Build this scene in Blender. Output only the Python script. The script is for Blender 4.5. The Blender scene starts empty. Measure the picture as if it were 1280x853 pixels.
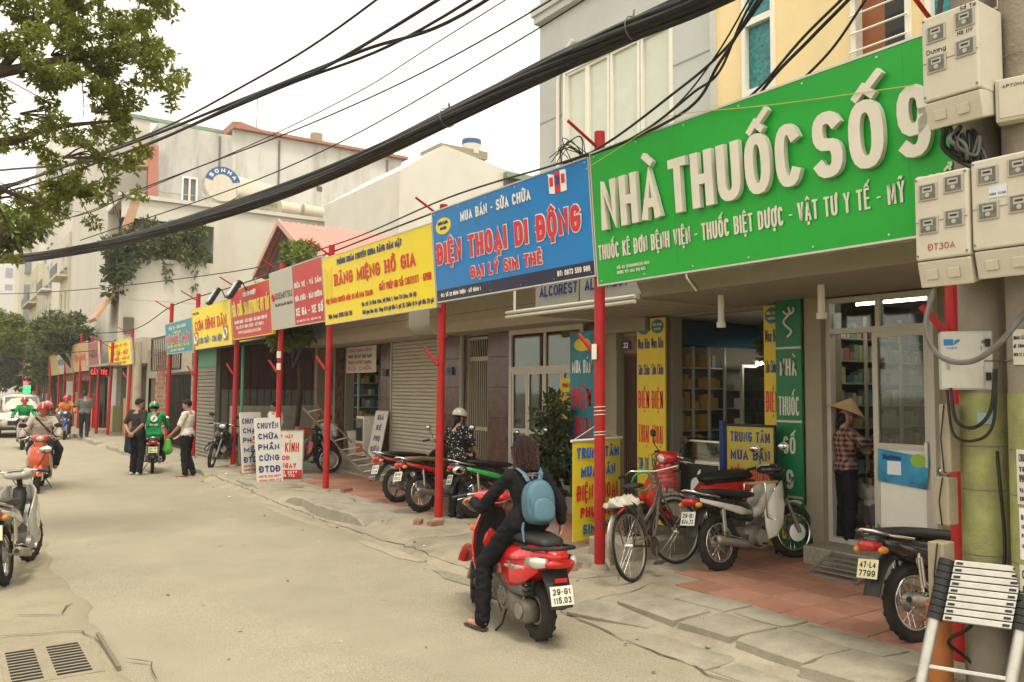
import bpy, bmesh, math, random, unicodedata
import numpy as np
from mathutils import Matrix, Vector, Quaternion, noise
random.seed(7)
RS = np.random.RandomState(11)
SC = bpy.context.scene
COL = SC.collection
PI = math.pi
V = Vector

# ------------------------------------------------------------ camera
cam_d = bpy.data.cameras.new('camera')
cam_d.sensor_width = 36.0
cam_d.lens = 36.0 * 1033.0 / 1280.0
cam_d.clip_start = 0.05
cam_d.clip_end = 3000
CAM = bpy.data.objects.new('camera', cam_d)
COL.objects.link(CAM)
yaw, pitch, roll = math.radians(34.628), math.radians(3.423), 0.006
fw = V((math.sin(yaw) * math.cos(pitch), math.cos(yaw) * math.cos(pitch), math.sin(pitch)))
r0 = V((math.cos(yaw), -math.sin(yaw), 0))
u0 = r0.cross(fw)
rr = r0 * math.cos(roll) + u0 * math.sin(roll)
uu = rr.cross(fw)
CAM.matrix_world = Matrix(((rr.x, uu.x, -fw.x, 0), (rr.y, uu.y, -fw.y, 0), (rr.z, uu.z, -fw.z, 1.95), (0, 0, 0, 1)))
SC.camera = CAM

# ------------------------------------------------------------ sky, sun, exposure
world = bpy.data.worlds.new('World')
SC.world = world
world.use_nodes = True
wn, wl = world.node_tree.nodes, world.node_tree.links
bg = wn['Background']
SUN_DIR = V((-0.16, -0.55, 1.25)).normalized()       # towards the sun
sky = wn.new('ShaderNodeTexSky')
sky.sky_type = 'NISHITA'
sky.sun_disc = False
sky.sun_elevation = math.asin(SUN_DIR.z)
sky.sun_rotation = math.atan2(SUN_DIR.x, SUN_DIR.y)
sky.air_density = 1.6
sky.dust_density = 5.0
mixw = wn.new('ShaderNodeMix')
mixw.data_type = 'RGBA'
mixw.inputs[0].default_value = 0.90                  # closed overcast veil over the blue sky
mixw.inputs[7].default_value = (11.2, 10.4, 8.9, 1)
wl.new(sky.outputs[0], mixw.inputs[6])
wl.new(mixw.outputs[2], bg.inputs[0])
bg.inputs[1].default_value = 0.105
sun_d = bpy.data.lights.new('sun', 'SUN')
sun_d.energy = 1.5
sun_d.angle = math.radians(13)
sun_d.color = (1.0, 0.93, 0.80)
sun_o = bpy.data.objects.new('sun', sun_d)
COL.objects.link(sun_o)
sun_o.rotation_euler = SUN_DIR.to_track_quat('Z', 'Y').to_euler()
sun_o.location = (0, 0, 30)
SC.view_settings.view_transform = 'Standard'
SC.view_settings.look = 'None'
SC.view_settings.exposure = 0.95
SC.view_settings.gamma = 1.0
SC.render.engine = 'CYCLES'
SC.cycles.use_denoising = True
SC.cycles.max_bounces = 6
SC.cycles.diffuse_bounces = 3
SC.cycles.glossy_bounces = 3
SC.cycles.transmission_bounces = 4
SC.cycles.transparent_max_bounces = 12
SC.cycles.caustics_reflective = False
SC.cycles.caustics_refractive = False

# ------------------------------------------------------------ materials
MATS = {}
def M(name, col=(.5, .5, .5), rough=.6, metal=0., var=.10, scale=5., bump=0., bscale=60., stain=None,
      sscale=1.2, sstr=.6, coat=0., emit=0., alpha=1., trans=0., spec=.3, streak=False, speck=0.):
    """principled material with colour mottling, fine relief and optional shaped stains"""
    if name in MATS: return MATS[name]
    m = bpy.data.materials.new(name); m.use_nodes = True
    nt = m.node_tree; n = nt.nodes; l = nt.links
    b = n['Principled BSDF']
    b.inputs['Roughness'].default_value = rough
    b.inputs['Metallic'].default_value = metal
    b.inputs['Specular IOR Level'].default_value = spec
    b.inputs['Coat Weight'].default_value = coat
    b.inputs['Coat Roughness'].default_value = .08
    b.inputs['Base Color'].default_value = (*col, 1)
    if trans:
        b.inputs['Transmission Weight'].default_value = trans
    if alpha < 1: b.inputs['Alpha'].default_value = alpha
    if emit:
        b.inputs['Emission Color'].default_value = (*col, 1)
        b.inputs['Emission Strength'].default_value = emit
    tc = n.new('ShaderNodeTexCoord')
    if var > 0:
        nz = n.new('ShaderNodeTexNoise'); nz.inputs['Scale'].default_value = scale
        nz.inputs['Detail'].default_value = 5; nz.inputs['Roughness'].default_value = .62
        l.new(tc.outputs['Object'], nz.inputs['Vector'])
        rp = n.new('ShaderNodeValToRGB')
        rp.color_ramp.elements[0].position = .3; rp.color_ramp.elements[1].position = .72
        rp.color_ramp.elements[0].color = (*[c * (1 - var) for c in col], 1)
        rp.color_ramp.elements[1].color = (*[min(1, c * (1 + var)) for c in col], 1)
        l.new(nz.outputs['Fac'], rp.inputs[0])
        out = rp.outputs[0]
        if stain:
            mp = n.new('ShaderNodeMapping')
            mp.inputs['Scale'].default_value = (1, 1, .16) if streak else (1, 1, 1)
            l.new(tc.outputs['Object'], mp.inputs[0])
            n2 = n.new('ShaderNodeTexNoise'); n2.inputs['Scale'].default_value = sscale
            n2.inputs['Detail'].default_value = 7; n2.inputs['Roughness'].default_value = .68
            l.new(mp.outputs[0], n2.inputs['Vector'])
            r2 = n.new('ShaderNodeValToRGB')
            r2.color_ramp.elements[0].position = .50; r2.color_ramp.elements[1].position = .72
            r2.color_ramp.elements[0].color = (0, 0, 0, 1); r2.color_ramp.elements[1].color = (sstr, sstr, sstr, 1)
            l.new(n2.outputs['Fac'], r2.inputs[0])
            mx = n.new('ShaderNodeMix'); mx.data_type = 'RGBA'
            l.new(r2.outputs[0], mx.inputs[0]); l.new(out, mx.inputs[6])
            mx.inputs[7].default_value = (*stain, 1)
            out = mx.outputs[2]
        if speck:
            vz = n.new('ShaderNodeTexNoise'); vz.inputs['Scale'].default_value = 130; vz.inputs['Detail'].default_value = 2
            l.new(tc.outputs['Object'], vz.inputs['Vector'])
            r3 = n.new('ShaderNodeValToRGB')
            r3.color_ramp.elements[0].position = .35; r3.color_ramp.elements[1].position = .65
            r3.color_ramp.elements[0].color = (1 - speck,) * 3 + (1,); r3.color_ramp.elements[1].color = (1 + speck,) * 3 + (1,)
            l.new(vz.outputs['Fac'], r3.inputs[0])
            m2 = n.new('ShaderNodeMix'); m2.data_type = 'RGBA'; m2.blend_type = 'MULTIPLY'; m2.inputs[0].default_value = 1
            l.new(out, m2.inputs[6]); l.new(r3.outputs[0], m2.inputs[7]); out = m2.outputs[2]
        l.new(out, b.inputs['Base Color'])
        if rough > .15 and not emit:
            mr = n.new('ShaderNodeMapRange')
            mr.inputs['To Min'].default_value = max(.02, rough - .12); mr.inputs['To Max'].default_value = min(1, rough + .12)
            l.new(nz.outputs['Fac'], mr.inputs['Value']); l.new(mr.outputs[0], b.inputs['Roughness'])
    if bump:
        nb = n.new('ShaderNodeTexNoise'); nb.inputs['Scale'].default_value = bscale; nb.inputs['Detail'].default_value = 6
        l.new(tc.outputs['Object'], nb.inputs['Vector'])
        bp = n.new('ShaderNodeBump'); bp.inputs['Strength'].default_value = bump; bp.inputs['Distance'].default_value = .02
        l.new(nb.outputs['Fac'], bp.inputs['Height']); l.new(bp.outputs[0], b.inputs['Normal'])
    MATS[name] = m
    return m

def leaf_mat(name, col, var=.35, trans=.25):
    if name in MATS: return MATS[name]
    m = M(name, col, .5, var=var, scale=2.5, spec=.35)
    n, l = m.node_tree.nodes, m.node_tree.links
    b = n['Principled BSDF']; out = n['Material Output']
    tr = n.new('ShaderNodeBsdfTranslucent'); tr.inputs[0].default_value = (col[0] * 1.5, col[1] * 1.4, col[2] * .7, 1)
    mx = n.new('ShaderNodeMixShader'); mx.inputs[0].default_value = trans
    l.new(b.outputs[0], mx.inputs[1]); l.new(tr.outputs[0], mx.inputs[2]); l.new(mx.outputs[0], out.inputs[0])
    return m

def glass_mat(name, col=(.75, .8, .78), alpha=.25, rough=.04):
    if name in MATS: return MATS[name]
    m = bpy.data.materials.new(name); m.use_nodes = True
    n, l = m.node_tree.nodes, m.node_tree.links
    out = n['Material Output']; n.remove(n['Principled BSDF'])
    t = n.new('ShaderNodeBsdfTransparent'); t.inputs[0].default_value = (*col, 1)
    g = n.new('ShaderNodeBsdfGlossy'); g.inputs['Roughness'].default_value = rough; g.inputs[0].default_value = (.9, .92, .9, 1)
    fr = n.new('ShaderNodeFresnel'); fr.inputs[0].default_value = 1.5
    ad = n.new('ShaderNodeMath'); ad.operation = 'MULTIPLY_ADD'; ad.inputs[1].default_value = .8; ad.inputs[2].default_value = alpha * .08
    l.new(fr.outputs[0], ad.inputs[0])
    mx = n.new('ShaderNodeMixShader')
    l.new(ad.outputs[0], mx.inputs[0]); l.new(t.outputs[0], mx.inputs[1]); l.new(g.outputs[0], mx.inputs[2])
    l.new(mx.outputs[0], out.inputs[0])
    MATS[name] = m
    return m

# ------------------------------------------------------------ mesh builder
def frame_of(d):
    d = V(d).normalized()
    a = V((0, 0, 1)) if abs(d.z) < .95 else V((1, 0, 0))
    u = a.cross(d).normalized()
    return u, d.cross(u).normalized(), d

class MB:
    def __init__(s): s.v = []; s.f = []
    def add(s, vs, fs):
        k = len(s.v); s.v += [tuple(p) for p in vs]; s.f += [tuple(i + k for i in f) for f in fs]; return s
    def box(s, x0, x1, y0, y1, z0, z1, mat=None):
        vs = [V((x, y, z)) for z in (z0, z1) for y in (y0, y1) for x in (x0, x1)]
        if mat is not None: vs = [mat @ p for p in vs]
        return s.add(vs, [(0, 2, 3, 1), (4, 5, 7, 6), (0, 1, 5, 4), (1, 3, 7, 5), (3, 2, 6, 7), (2, 0, 4, 6)])
    def cyl(s, p0, p1, r0, r1=None, n=10, caps=True):
        p0, p1 = V(p0), V(p1); r1 = r0 if r1 is None else r1
        u, w, d = frame_of(p1 - p0)
        vs = []
        for p, r in ((p0, r0), (p1, r1)):
            for i in range(n):
                a = 2 * PI * i / n; vs.append(p + (u * math.cos(a) + w * math.sin(a)) * r)
        fs = [(i, (i + 1) % n, n + (i + 1) % n, n + i) for i in range(n)]
        if caps: fs += [tuple(range(n - 1, -1, -1)), tuple(range(n, 2 * n))]
        return s.add(vs, fs)
    def rings(s, rings, closed_ends=True, loop=False):
        n = len(rings[0]); vs = [p for r in rings for p in r]; fs = []
        m = len(rings)
        for k in range(m if loop else m - 1):
            a, b = k * n, ((k + 1) % m) * n
            fs += [(a + i, a + (i + 1) % n, b + (i + 1) % n, b + i) for i in range(n)]
        if closed_ends and not loop: fs += [tuple(range(n - 1, -1, -1)), tuple(range((m - 1) * n, m * n))]
        return s.add(vs, fs)
    def tube(s, pts, r, n=8, closed=False):
        pts = [V(p) for p in pts]; m = len(pts)
        rs = r if isinstance(r, (list, tuple)) else [r] * m
        t0 = (pts[1] - pts[0]).normalized(); u, w, _ = frame_of(t0); rings = []
        for k in range(m):
            if closed: t = pts[(k + 1) % m] - pts[k - 1]
            else: t = pts[min(k + 1, m - 1)] - pts[max(k - 1, 0)]
            t.normalize()
            u = (u - t * u.dot(t)); u.normalize(); w = t.cross(u)
            rings.append([pts[k] + (u * math.cos(2 * PI * i / n) + w * math.sin(2 * PI * i / n)) * rs[k] for i in range(n)])
        return s.rings(rings, True, closed)
    def torus(s, c, axis, R, r, n=28, m=8, rz=None):
        u, w, d = frame_of(axis); c = V(c); rz = rz or r; rings = []
        for k in range(n):
            a = 2 * PI * k / n; e = u * math.cos(a) + w * math.sin(a)
            rings.append([c + e * (R + r * math.cos(2 * PI * i / m)) + d * (rz * math.sin(2 * PI * i / m)) for i in range(m)])
        return s.rings(rings, False, True)
    def ell(s, c, rx, ry, rz, n=12, m=8, mat=None, z0=-1., z1=1.):
        rings = []
        for k in range(m + 1):
            t = z0 + (z1 - z0) * k / m if False else None
            a0, a1 = math.asin(max(-1, z0)), math.asin(min(1, z1)); a = a0 + (a1 - a0) * k / m
            q = max(math.cos(a), .02)
            ring = [V((rx * q * math.cos(2 * PI * i / n), ry * q * math.sin(2 * PI * i / n), rz * math.sin(a))) for i in range(n)]
            if mat is not None: ring = [mat @ p for p in ring]
            rings.append([V(c) + p for p in ring])
        return s.rings(rings)
    def capsule(s, p0, p1, r0, r1, n=10):
        p0, p1 = V(p0), V(p1); d = p1 - p0
        if d.length < 1e-5: d = V((0, 0, 1e-4)); p1 = p0 + d
        u, w, t = frame_of(d); rings = []
        for a in (-85, -55, -25, 0): rings.append((p0 + t * r0 * math.sin(math.radians(a)), r0 * math.cos(math.radians(a))))
        for a in (0, 25, 55, 85): rings.append((p1 + t * r1 * math.sin(math.radians(a)), r1 * math.cos(math.radians(a))))
        return s.rings([[p + (u * math.cos(2 * PI * i / n) + w * math.sin(2 * PI * i / n)) * r for i in range(n)] for p, r in rings])
    def prism(s, poly, fr, d0, d1):
        """poly: 2D points; fr: 4x4 frame (x,y in plane, z normal)"""
        n = len(poly)
        vs = [fr @ V((x, y, d0)) for x, y in poly] + [fr @ V((x, y, d1)) for x, y in poly]
        fs = [tuple(range(n - 1, -1, -1)), tuple(range(n, 2 * n))] + [(i, (i + 1) % n, n + (i + 1) % n, n + i) for i in range(n)]
        return s.add(vs, fs)
    def loft(s, secs, n=16):
        """secs: (x, cz, half_w, half_h, exponent) cross-sections across local x"""
        rings = []
        for sec in secs:
            x, cz, hw, hh = sec[:4]; e = sec[4] if len(sec) > 4 else 2.6; cy = sec[5] if len(sec) > 5 else 0
            ring = []
            for i in range(n):
                a = 2 * PI * i / n; c, q = math.cos(a), math.sin(a)
                ring.append(V((x, cy + hw * math.copysign(abs(c) ** (2 / e), c), cz + hh * math.copysign(abs(q) ** (2 / e), q))))
            rings.append(ring)
        return s.rings(rings)
    def sheet(s, pts, th, crown=0., m=6, cy=0.):
        """pts: (x, z, half_w[, bulge]) side profile swept across y, given thickness along the profile normal"""
        P = [V((p[0], 0, p[1])) for p in pts]; k = len(pts); front = []; back = []
        for i in range(k):
            t = (P[min(i + 1, k - 1)] - P[max(i - 1, 0)]).normalized(); nrm = V((t.z, 0, -t.x))
            rf, rb = [], []
            for j in range(m + 1):
                y = -1 + 2 * j / m
                q = P[i] + V((0, cy + y * pts[i][2], 0)) - nrm * crown * y * y
                rf.append(q + nrm * th / 2); rb.append(q - nrm * th / 2)
            front.append(rf); back.append(rb)
        rings = [front[i] + back[i][::-1] for i in range(k)]
        return s.rings(rings)
    def build(s, name, mat, parent=None, smooth=0, bevel=0., loc=None):
        me = bpy.data.meshes.new(name); me.from_pydata(s.v, [], s.f); me.update()
        bm = bmesh.new(); bm.from_mesh(me); bmesh.ops.recalc_face_normals(bm, faces=bm.faces); bm.to_mesh(me); bm.free()
        return link(name, me, mat, parent, smooth, bevel, loc)

ROOT = {}      # things whose shapes are written in street coordinates -> base point
def link(name, me, mat, parent=None, smooth=0, bevel=0., loc=None):
    base = ROOT.get(parent.name) if parent is not None else None
    if base is not None: me.transform(Matrix.Translation(-base))
    if mat is not None and len(me.materials) == 0: me.materials.append(M(mat) if isinstance(mat, str) else mat)
    if smooth:
        me.polygons.foreach_set('use_smooth', [True] * len(me.polygons))
        if smooth < 180: me.set_sharp_from_angle(angle=math.radians(smooth))
    o = bpy.data.objects.new(name, me); COL.objects.link(o)
    if parent is not None: o.parent = parent
    if base is not None: ROOT[o.name] = base
    if loc is not None: o.location = loc
    if bevel:
        b = o.modifiers.new('bevel', 'BEVEL'); b.width = bevel; b.segments = 2; b.limit_method = 'ANGLE'
    return o

def tag(o, label, cat, group=None):
    o['label'] = label; o['category'] = cat
    if group: o['group'] = group
    return o
def thing(name, label, cat, loc=(0, 0, 0), rotz=0., group=None, tilt=0.):
    o = bpy.data.objects.new(name, None); COL.objects.link(o)
    o.empty_display_size = .1
    o.location = loc; o.rotation_euler = (tilt, 0, rotz)
    return tag(o, label, cat, group)
def site(name, label, cat, base, group=None):
    o = thing(name, label, cat, base, 0., group); ROOT[o.name] = V(base); return o
def struct(o): o['kind'] = 'structure'; return o
def stuff(o): o['kind'] = 'stuff'; return o
def bx(name, mat, parent, x0, x1, y0, y1, z0, z1, bevel=0.):
    return MB().box(x0, x1, y0, y1, z0, z1).build(name, mat, parent, 0, bevel)
def inst(o, parent, loc=None, name=None, mat4=None):
    c = o.copy(); COL.objects.link(c); c.parent = parent
    if loc is not None: c.location = V(loc) - (ROOT.get(parent.name, V((0, 0, 0))) if parent else V((0, 0, 0)))
    if mat4 is not None: c.matrix_local = mat4
    if name: c.name = name
    return c
def copy_tree(o, parent=None):
    c = o.copy(); COL.objects.link(c); c.parent = parent
    for ch in list(o.children): copy_tree(ch, c)
    return c
def frame(o, ex, ey):
    ex, ey = V(ex).normalized(), V(ey).normalized(); ez = ex.cross(ey).normalized()
    return Matrix(((ex.x, ey.x, ez.x, o[0]), (ex.y, ey.y, ez.y, o[1]), (ex.z, ey.z, ez.z, o[2]), (0, 0, 0, 1)))

# ------------------------------------------------------------ stroke lettering
def _a(cx, cy, rx, ry, a0, a1, n=9, e=2.5):
    r = []
    for i in range(n + 1):
        a = math.radians(a0 + (a1 - a0) * i / n); c, q = math.cos(a), math.sin(a)
        r.append((cx + rx * math.copysign(abs(c) ** (2 / e), c), cy + ry * math.copysign(abs(q) ** (2 / e), q)))
    return r
O_ = _a(.5, .5, .5, .5, 90, 450, 20)
B0 = [(.0, 1), (.55, 1)] + _a(.55, .76, .42, .24, 90, -90, 7) + [(.0, .52)]
B1 = [(.0, .52), (.55, .52)] + _a(.55, .26, .45, .26, 90, -90, 7) + [(.0, 0)]
lo = _a(.5, .33, .5, .33, 90, 450, 16)
GL = {
 'A': (.62, [[(0, 0), (.5, 1), (1, 0)], [(.2, .28), (.8, .28)]]),
 'B': (.58, [[(0, 0), (0, 1)], B0, B1]),
 'C': (.58, [_a(.5, .5, .5, .5, 40, 320, 16)]),
 'D': (.6, [[(0, 0), (0, 1)], [(0, 1), (.4, 1)] + _a(.4, .5, .6, .5, 90, -90, 10) + [(0, 0)]]),
 'E': (.5, [[(1, 1), (0, 1), (0, 0), (1, 0)], [(0, .52), (.85, .52)]]),
 'F': (.5, [[(1, 1), (0, 1), (0, 0)], [(0, .5), (.85, .5)]]),
 'G': (.6, [_a(.5, .5, .5, .5, 40, 340, 16) + [(1, .48), (.55, .48)]]),
 'H': (.6, [[(0, 0), (0, 1)], [(1, 0), (1, 1)], [(0, .5), (1, .5)]]),
 'I': (.12, [[(.5, 0), (.5, 1)]]),
 'J': (.45, [[(1, 1), (1, .3)] + _a(.5, .3, .5, .3, 0, -180, 8)]),
 'K': (.6, [[(0, 0), (0, 1)], [(1, 1), (.05, .45)], [(.3, .58), (1, 0)]]),
 'L': (.48, [[(0, 1), (0, 0), (1, 0)]]),
 'M': (.72, [[(0, 0), (0, 1), (.5, .2), (1, 1), (1, 0)]]),
 'N': (.6, [[(0, 0), (0, 1), (1, 0), (1, 1)]]),
 'O': (.62, [O_]),
 'P': (.56, [[(0, 0), (0, 1)], [(0, 1), (.5, 1)] + _a(.5, .73, .5, .27, 90, -90, 8) + [(0, .46)]]),
 'Q': (.62, [O_, [(.6, .3), (1, 0)]]),
 'R': (.58, [[(0, 0), (0, 1)], [(0, 1), (.5, 1)] + _a(.5, .75, .48, .25, 90, -90, 8) + [(0, .5)], [(.5, .5), (1, 0)]]),
 'S': (.56, [_a(.5, .75, .48, .25, 30, 270, 11) + _a(.5, .25, .5, .25, 90, -150, 11)]),
 'T': (.55, [[(0, 1), (1, 1)], [(.5, 0), (.5, 1)]]),
 'U': (.6, [[(0, 1), (0, .32)] + _a(.5, .32, .5, .32, 180, 360, 10) + [(1, 1)]]),
 'V': (.6, [[(0, 1), (.5, 0), (1, 1)]]),
 'W': (.85, [[(0, 1), (.25, 0), (.5, .85), (.75, 0), (1, 1)]]),
 'X': (.6, [[(0, 1), (1, 0)], [(0, 0), (1, 1)]]),
 'Y': (.6, [[(0, 1), (.5, .48), (1, 1)], [(.5, .48), (.5, 0)]]),
 'Z': (.56, [[(0, 1), (1, 1), (0, 0), (1, 0)]]),
 '0': (.56, [O_]), '1': (.3, [[(0, .8), (.8, 1), (.8, 0)]]),
 '2': (.54, [_a(.5, .7, .48, .3, 160, -20, 9) + [(0, 0), (1, 0)]]),
 '3': (.54, [_a(.48, .75, .46, .25, 150, -90, 9) + _a(.48, .25, .5, .25, 90, -150, 9)]),
 '4': (.58, [[(.72, 0), (.72, 1), (0, .28), (1, .28)]]),
 '5': (.54, [[(.92, 1), (.1, 1), (.05, .55)] + _a(.46, .32, .52, .32, 110, -150, 10)]),
 '6': (.56, [_a(.5, .32, .5, .32, 180, 540, 14) + [(0, .45)] + _a(.55, .6, .55, .4, 180, 50, 7)]),
 '7': (.52, [[(0, 1), (1, 1), (.35, 0)]]),
 '8': (.56, [_a(.5, .75, .44, .25, -90, 270, 13), _a(.5, .26, .5, .26, 90, 450, 13)]),
 '9': (.56, [_a(.5, .68, .5, .32, 0, 360, 14) + [(1, .5)] + _a(.45, .4, .55, .4, 0, -130, 7)]),
 '-': (.34, [[(0, .45), (1, .45)]]), '.': (.1, [[(.5, 0), (.5, .06)]]), ':': (.1, [[(.5, .05), (.5, .13)], [(.5, .55), (.5, .63)]]),
 ',': (.1, [[(.5, .05), (.3, -.15)]]), ' ': (.34, []), '/': (.4, [[(0, 0), (1, 1)]]), '&': (.6, [O_]),
 'a': (.5, [lo, [(1, .66), (1, 0)]]), 'b': (.5, [lo, [(0, 1), (0, 0)]]), 'c': (.46, [_a(.5, .33, .5, .33, 45, 315, 12)]),
 'd': (.5, [lo, [(1, 1), (1, 0)]]), 'e': (.5, [[(.02, .35), (1, .35)] + _a(.5, .33, .5, .33, 10, 310, 13)]),
 'f': (.32, [[(.9, 1), (.45, .95), (.4, .8), (.4, 0)], [(0, .62), (.9, .62)]]), 'g': (.5, [lo, [(1, .66), (1, -.15), (.7, -.28), (.1, -.25)]]),
 'h': (.5, [[(0, 1), (0, 0)], [(0, .4), (.2, .62), (.6, .66), (1, .5), (1, 0)]]), 'i': (.1, [[(.5, 0), (.5, .64)], [(.5, .86), (.5, .95)]]),
 'k': (.48, [[(0, 1), (0, 0)], [(.95, .66), (.05, .28)], [(.35, .4), (1, 0)]]), 'l': (.1, [[(.5, 0), (.5, 1)]]),
 'm': (.8, [[(0, .66), (0, 0)], [(0, .45), (.2, .64), (.4, .62), (.5, .45), (.5, 0)], [(.5, .45), (.7, .64), (.9, .62), (1, .45), (1, 0)]]),
 'n': (.5, [[(0, .66), (0, 0)], [(0, .42), (.25, .63), (.65, .66), (1, .48), (1, 0)]]), 'o': (.5, [lo]),
 'p': (.5, [lo, [(0, .66), (0, -.3)]]), 'q': (.5, [lo, [(1, .66), (1, -.3)]]), 'r': (.34, [[(0, .66), (0, 0)], [(0, .42), (.4, .62), (1, .62)]]),
 's': (.44, [_a(.5, .49, .46, .17, 30, 270, 8) + _a(.5, .16, .48, .16, 90, -150, 8)]), 't': (.32, [[(.4, .9), (.4, .1), (.9, 0)], [(0, .64), (.9, .64)]]),
 'u': (.5, [[(0, .66), (0, .2)] + _a(.5, .22, .5, .22, 180, 320, 6) + [(1, .3)], [(1, .66), (1, 0)]]), 'v': (.48, [[(0, .66), (.5, 0), (1, .66)]]),
 'x': (.46, [[(0, .66), (1, 0)], [(0, 0), (1, .66)]]), 'y': (.48, [[(0, .66), (.5, .02)], [(1, .66), (.3, -.3)]]), 'w': (.7, [[(0, .66), (.25, 0), (.5, .6), (.75, 0), (1, .66)]]),
 'z': (.46, [[(0, .66), (1, .66), (0, 0), (1, 0)]]), 'j': (.2, [[(.6, .64), (.6, -.2), (.1, -.28)], [(.6, .86), (.6, .95)]]),
}
MARK = {'\u0300': [[(-.28, .3), (.14, .08)]], '\u0301': [[(-.14, .08), (.28, .3)]], '\u0309': [[(-.1, .3), (.14, .28), (.12, .16), (0, .06)]],
        '\u0303': [[(-.3, .12), (-.12, .24), (.1, .12), (.3, .24)]], '\u0302': [[(-.3, .06), (0, .24), (.3, .06)]],
        '\u0306': [[(-.28, .24), (-.1, .08), (.1, .08), (.28, .24)]], '\u0323': [[(0, -.26), (0, -.18)]]}

def strokes(txt):
    """-> list of (x, width, strokes in glyph units) and total advance"""
    x = 0.; out = []
    for ch in txt:
        bar = ch in 'Đđ'
        if bar: ch = {'Đ': 'D', 'đ': 'd'}[ch]
        dec = unicodedata.normalize('NFD', ch); base = dec[0]
        w, st = GL.get(base, GL['O'])
        low = base.islower() and base not in 'bdfhklt'
        top = .68 if low else 1.04
        st = [list(p) for p in st]
        if bar: st.append([(-.22, .5 if base == 'D' else .85), (.4 if base == 'D' else 1.2, .5 if base == 'D' else .85)])
        k = 0; marks = dec[1:]
        for c in marks:
            if c == '\u031b': st.append([(.98, top - .2), (1.22, top - .08), (1.22, top + .08)]); continue
            if c not in MARK: continue
            both = '\u0302' in marks or '\u0306' in marks
            for p in MARK[c]:
                dx = (.3 if both and c in '\u0301\u0300\u0309\u0303' else 0)
                dy = (.16 if both and c in '\u0301\u0300\u0309\u0303' else 0)
                if c == '\u0323': st.append([(.5, y) for q, y in p])
                else: st.append([(.5 + (q + dx) * .55 / max(w, .3), y + dy + top) for q, y in p])
        out.append((x, w, st)); x += w
    return out, x

def write(name, txt, fr, x, y, width, cap, mat, parent, t=None, depth=.004, z=.006, serif=False, skew=0., grow=0., zstep=.0004, split=True):
    """letters as raised strokes: frame fr, baseline-left (x,y), line width and cap height in metres"""
    gl, tot = strokes(txt)
    t = t or cap * .17
    GAP = .13; lo_s, hi_s = .01, 20.
    ink = lambda s: sum(max(g[1] * s, t) for g in gl) + GAP * s * (len(gl) - 1)
    for _ in range(40):
        s = (lo_s + hi_s) / 2
        if ink(s) > width: hi_s = s
        else: lo_s = s
    t = min(t, max(s * .58 / 2.7, t * .4)); T0 = t; cx = x; mb = MB(); out = None
    for gi, (gx, gw, st) in enumerate(gl):
        if split and mb.v and (txt[gi] == ' ' or cap >= .2):
            out = mb.build('letter' if cap >= .2 else name, mat, parent); mb = MB()
        t = min(T0, gw * s / 3.3) if txt[gi] in 'MWmw' else min(T0, gw * s / 2.75) if gw > .3 else T0
        k = 0; iw = max(gw * s, T0 if gw < .3 else t); x0_ = cx + t / 2; cw = iw - t; cx += iw + GAP * s
        for p in st:
            flat = all(-.001 <= b <= 1.001 for a, b in p)
            mk = all(b > 1.0 for a, b in p) and len(p) < 5
            q = [(x0_ + cw * a + skew * b * cap if not mk else x0_ + cw / 2 + (a - .5) * max(gw, .3) * s * .85, y + t / 2 + (1.04 + (b - 1.04) * .8 if mk else b) * (cap - t) + (t * .4 if mk else 0)) for a, b in p]
            ext = [q]
            if serif:
                for (px, py), (a, b) in ((q[0], p[0]), (q[-1], p[-1])):
                    if b in (0, 1) and len(p) == 2: ext.append([(px - t * .75, py), (px + t * .75, py)])
            for ei, q in enumerate(ext):
                closed = len(q) > 4 and abs(q[0][0] - q[-1][0]) + abs(q[0][1] - q[-1][1]) < 1e-6
                if closed: q = q[:-1]
                q = [V((a, b)) for a, b in q]; m = len(q)
                if m < 2: continue
                th = (t * .62 if mk else t) * (.55 if ei else 1) + grow
                L, Rr = [], []
                for i in range(m):
                    if closed: d0 = q[i] - q[i - 1]; d1 = q[(i + 1) % m] - q[i]
                    else: d0 = q[i] - q[max(i - 1, 0)]; d1 = q[min(i + 1, m - 1)] - q[i]
                    if d0.length < 1e-7: d0 = d1
                    if d1.length < 1e-7: d1 = d0
                    d0 = d0.normalized(); d1 = d1.normalized()
                    n0 = V((-d0.y, d0.x)); n1 = V((-d1.y, d1.x)); nn = (n0 + n1)
                    if nn.length < .3: nn = n0.copy()
                    nn.normalize(); c = max(nn.dot(n0), .45)
                    o = nn * (th / 2 / c)
                    e = V((0, 0))
                    if not closed and i == 0: e = -d1 * th * (.44 if len(ext) == 1 or ei == 0 else .2)
                    if not closed and i == m - 1: e = d0 * th * (.44 if len(ext) == 1 or ei == 0 else .2)
                    l_, r_ = q[i] + o + e, q[i] - o + e
                    if flat and ei == 0:
                        for w_ in (l_, r_): w_.y = min(max(w_.y, y - grow / 2), y + cap + grow / 2)
                    L.append(l_); Rr.append(r_)
                zz = z + depth + k * zstep; k += 1
                rings = [[fr @ V((*L[i], z)), fr @ V((*L[i], zz)), fr @ V((*Rr[i], zz)), fr @ V((*Rr[i], z))] for i in range(m)]
                mb.rings(rings, True, closed)
    return mb.build('letter' if split and cap >= .2 else name, mat, parent) if mb.v else out
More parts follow.
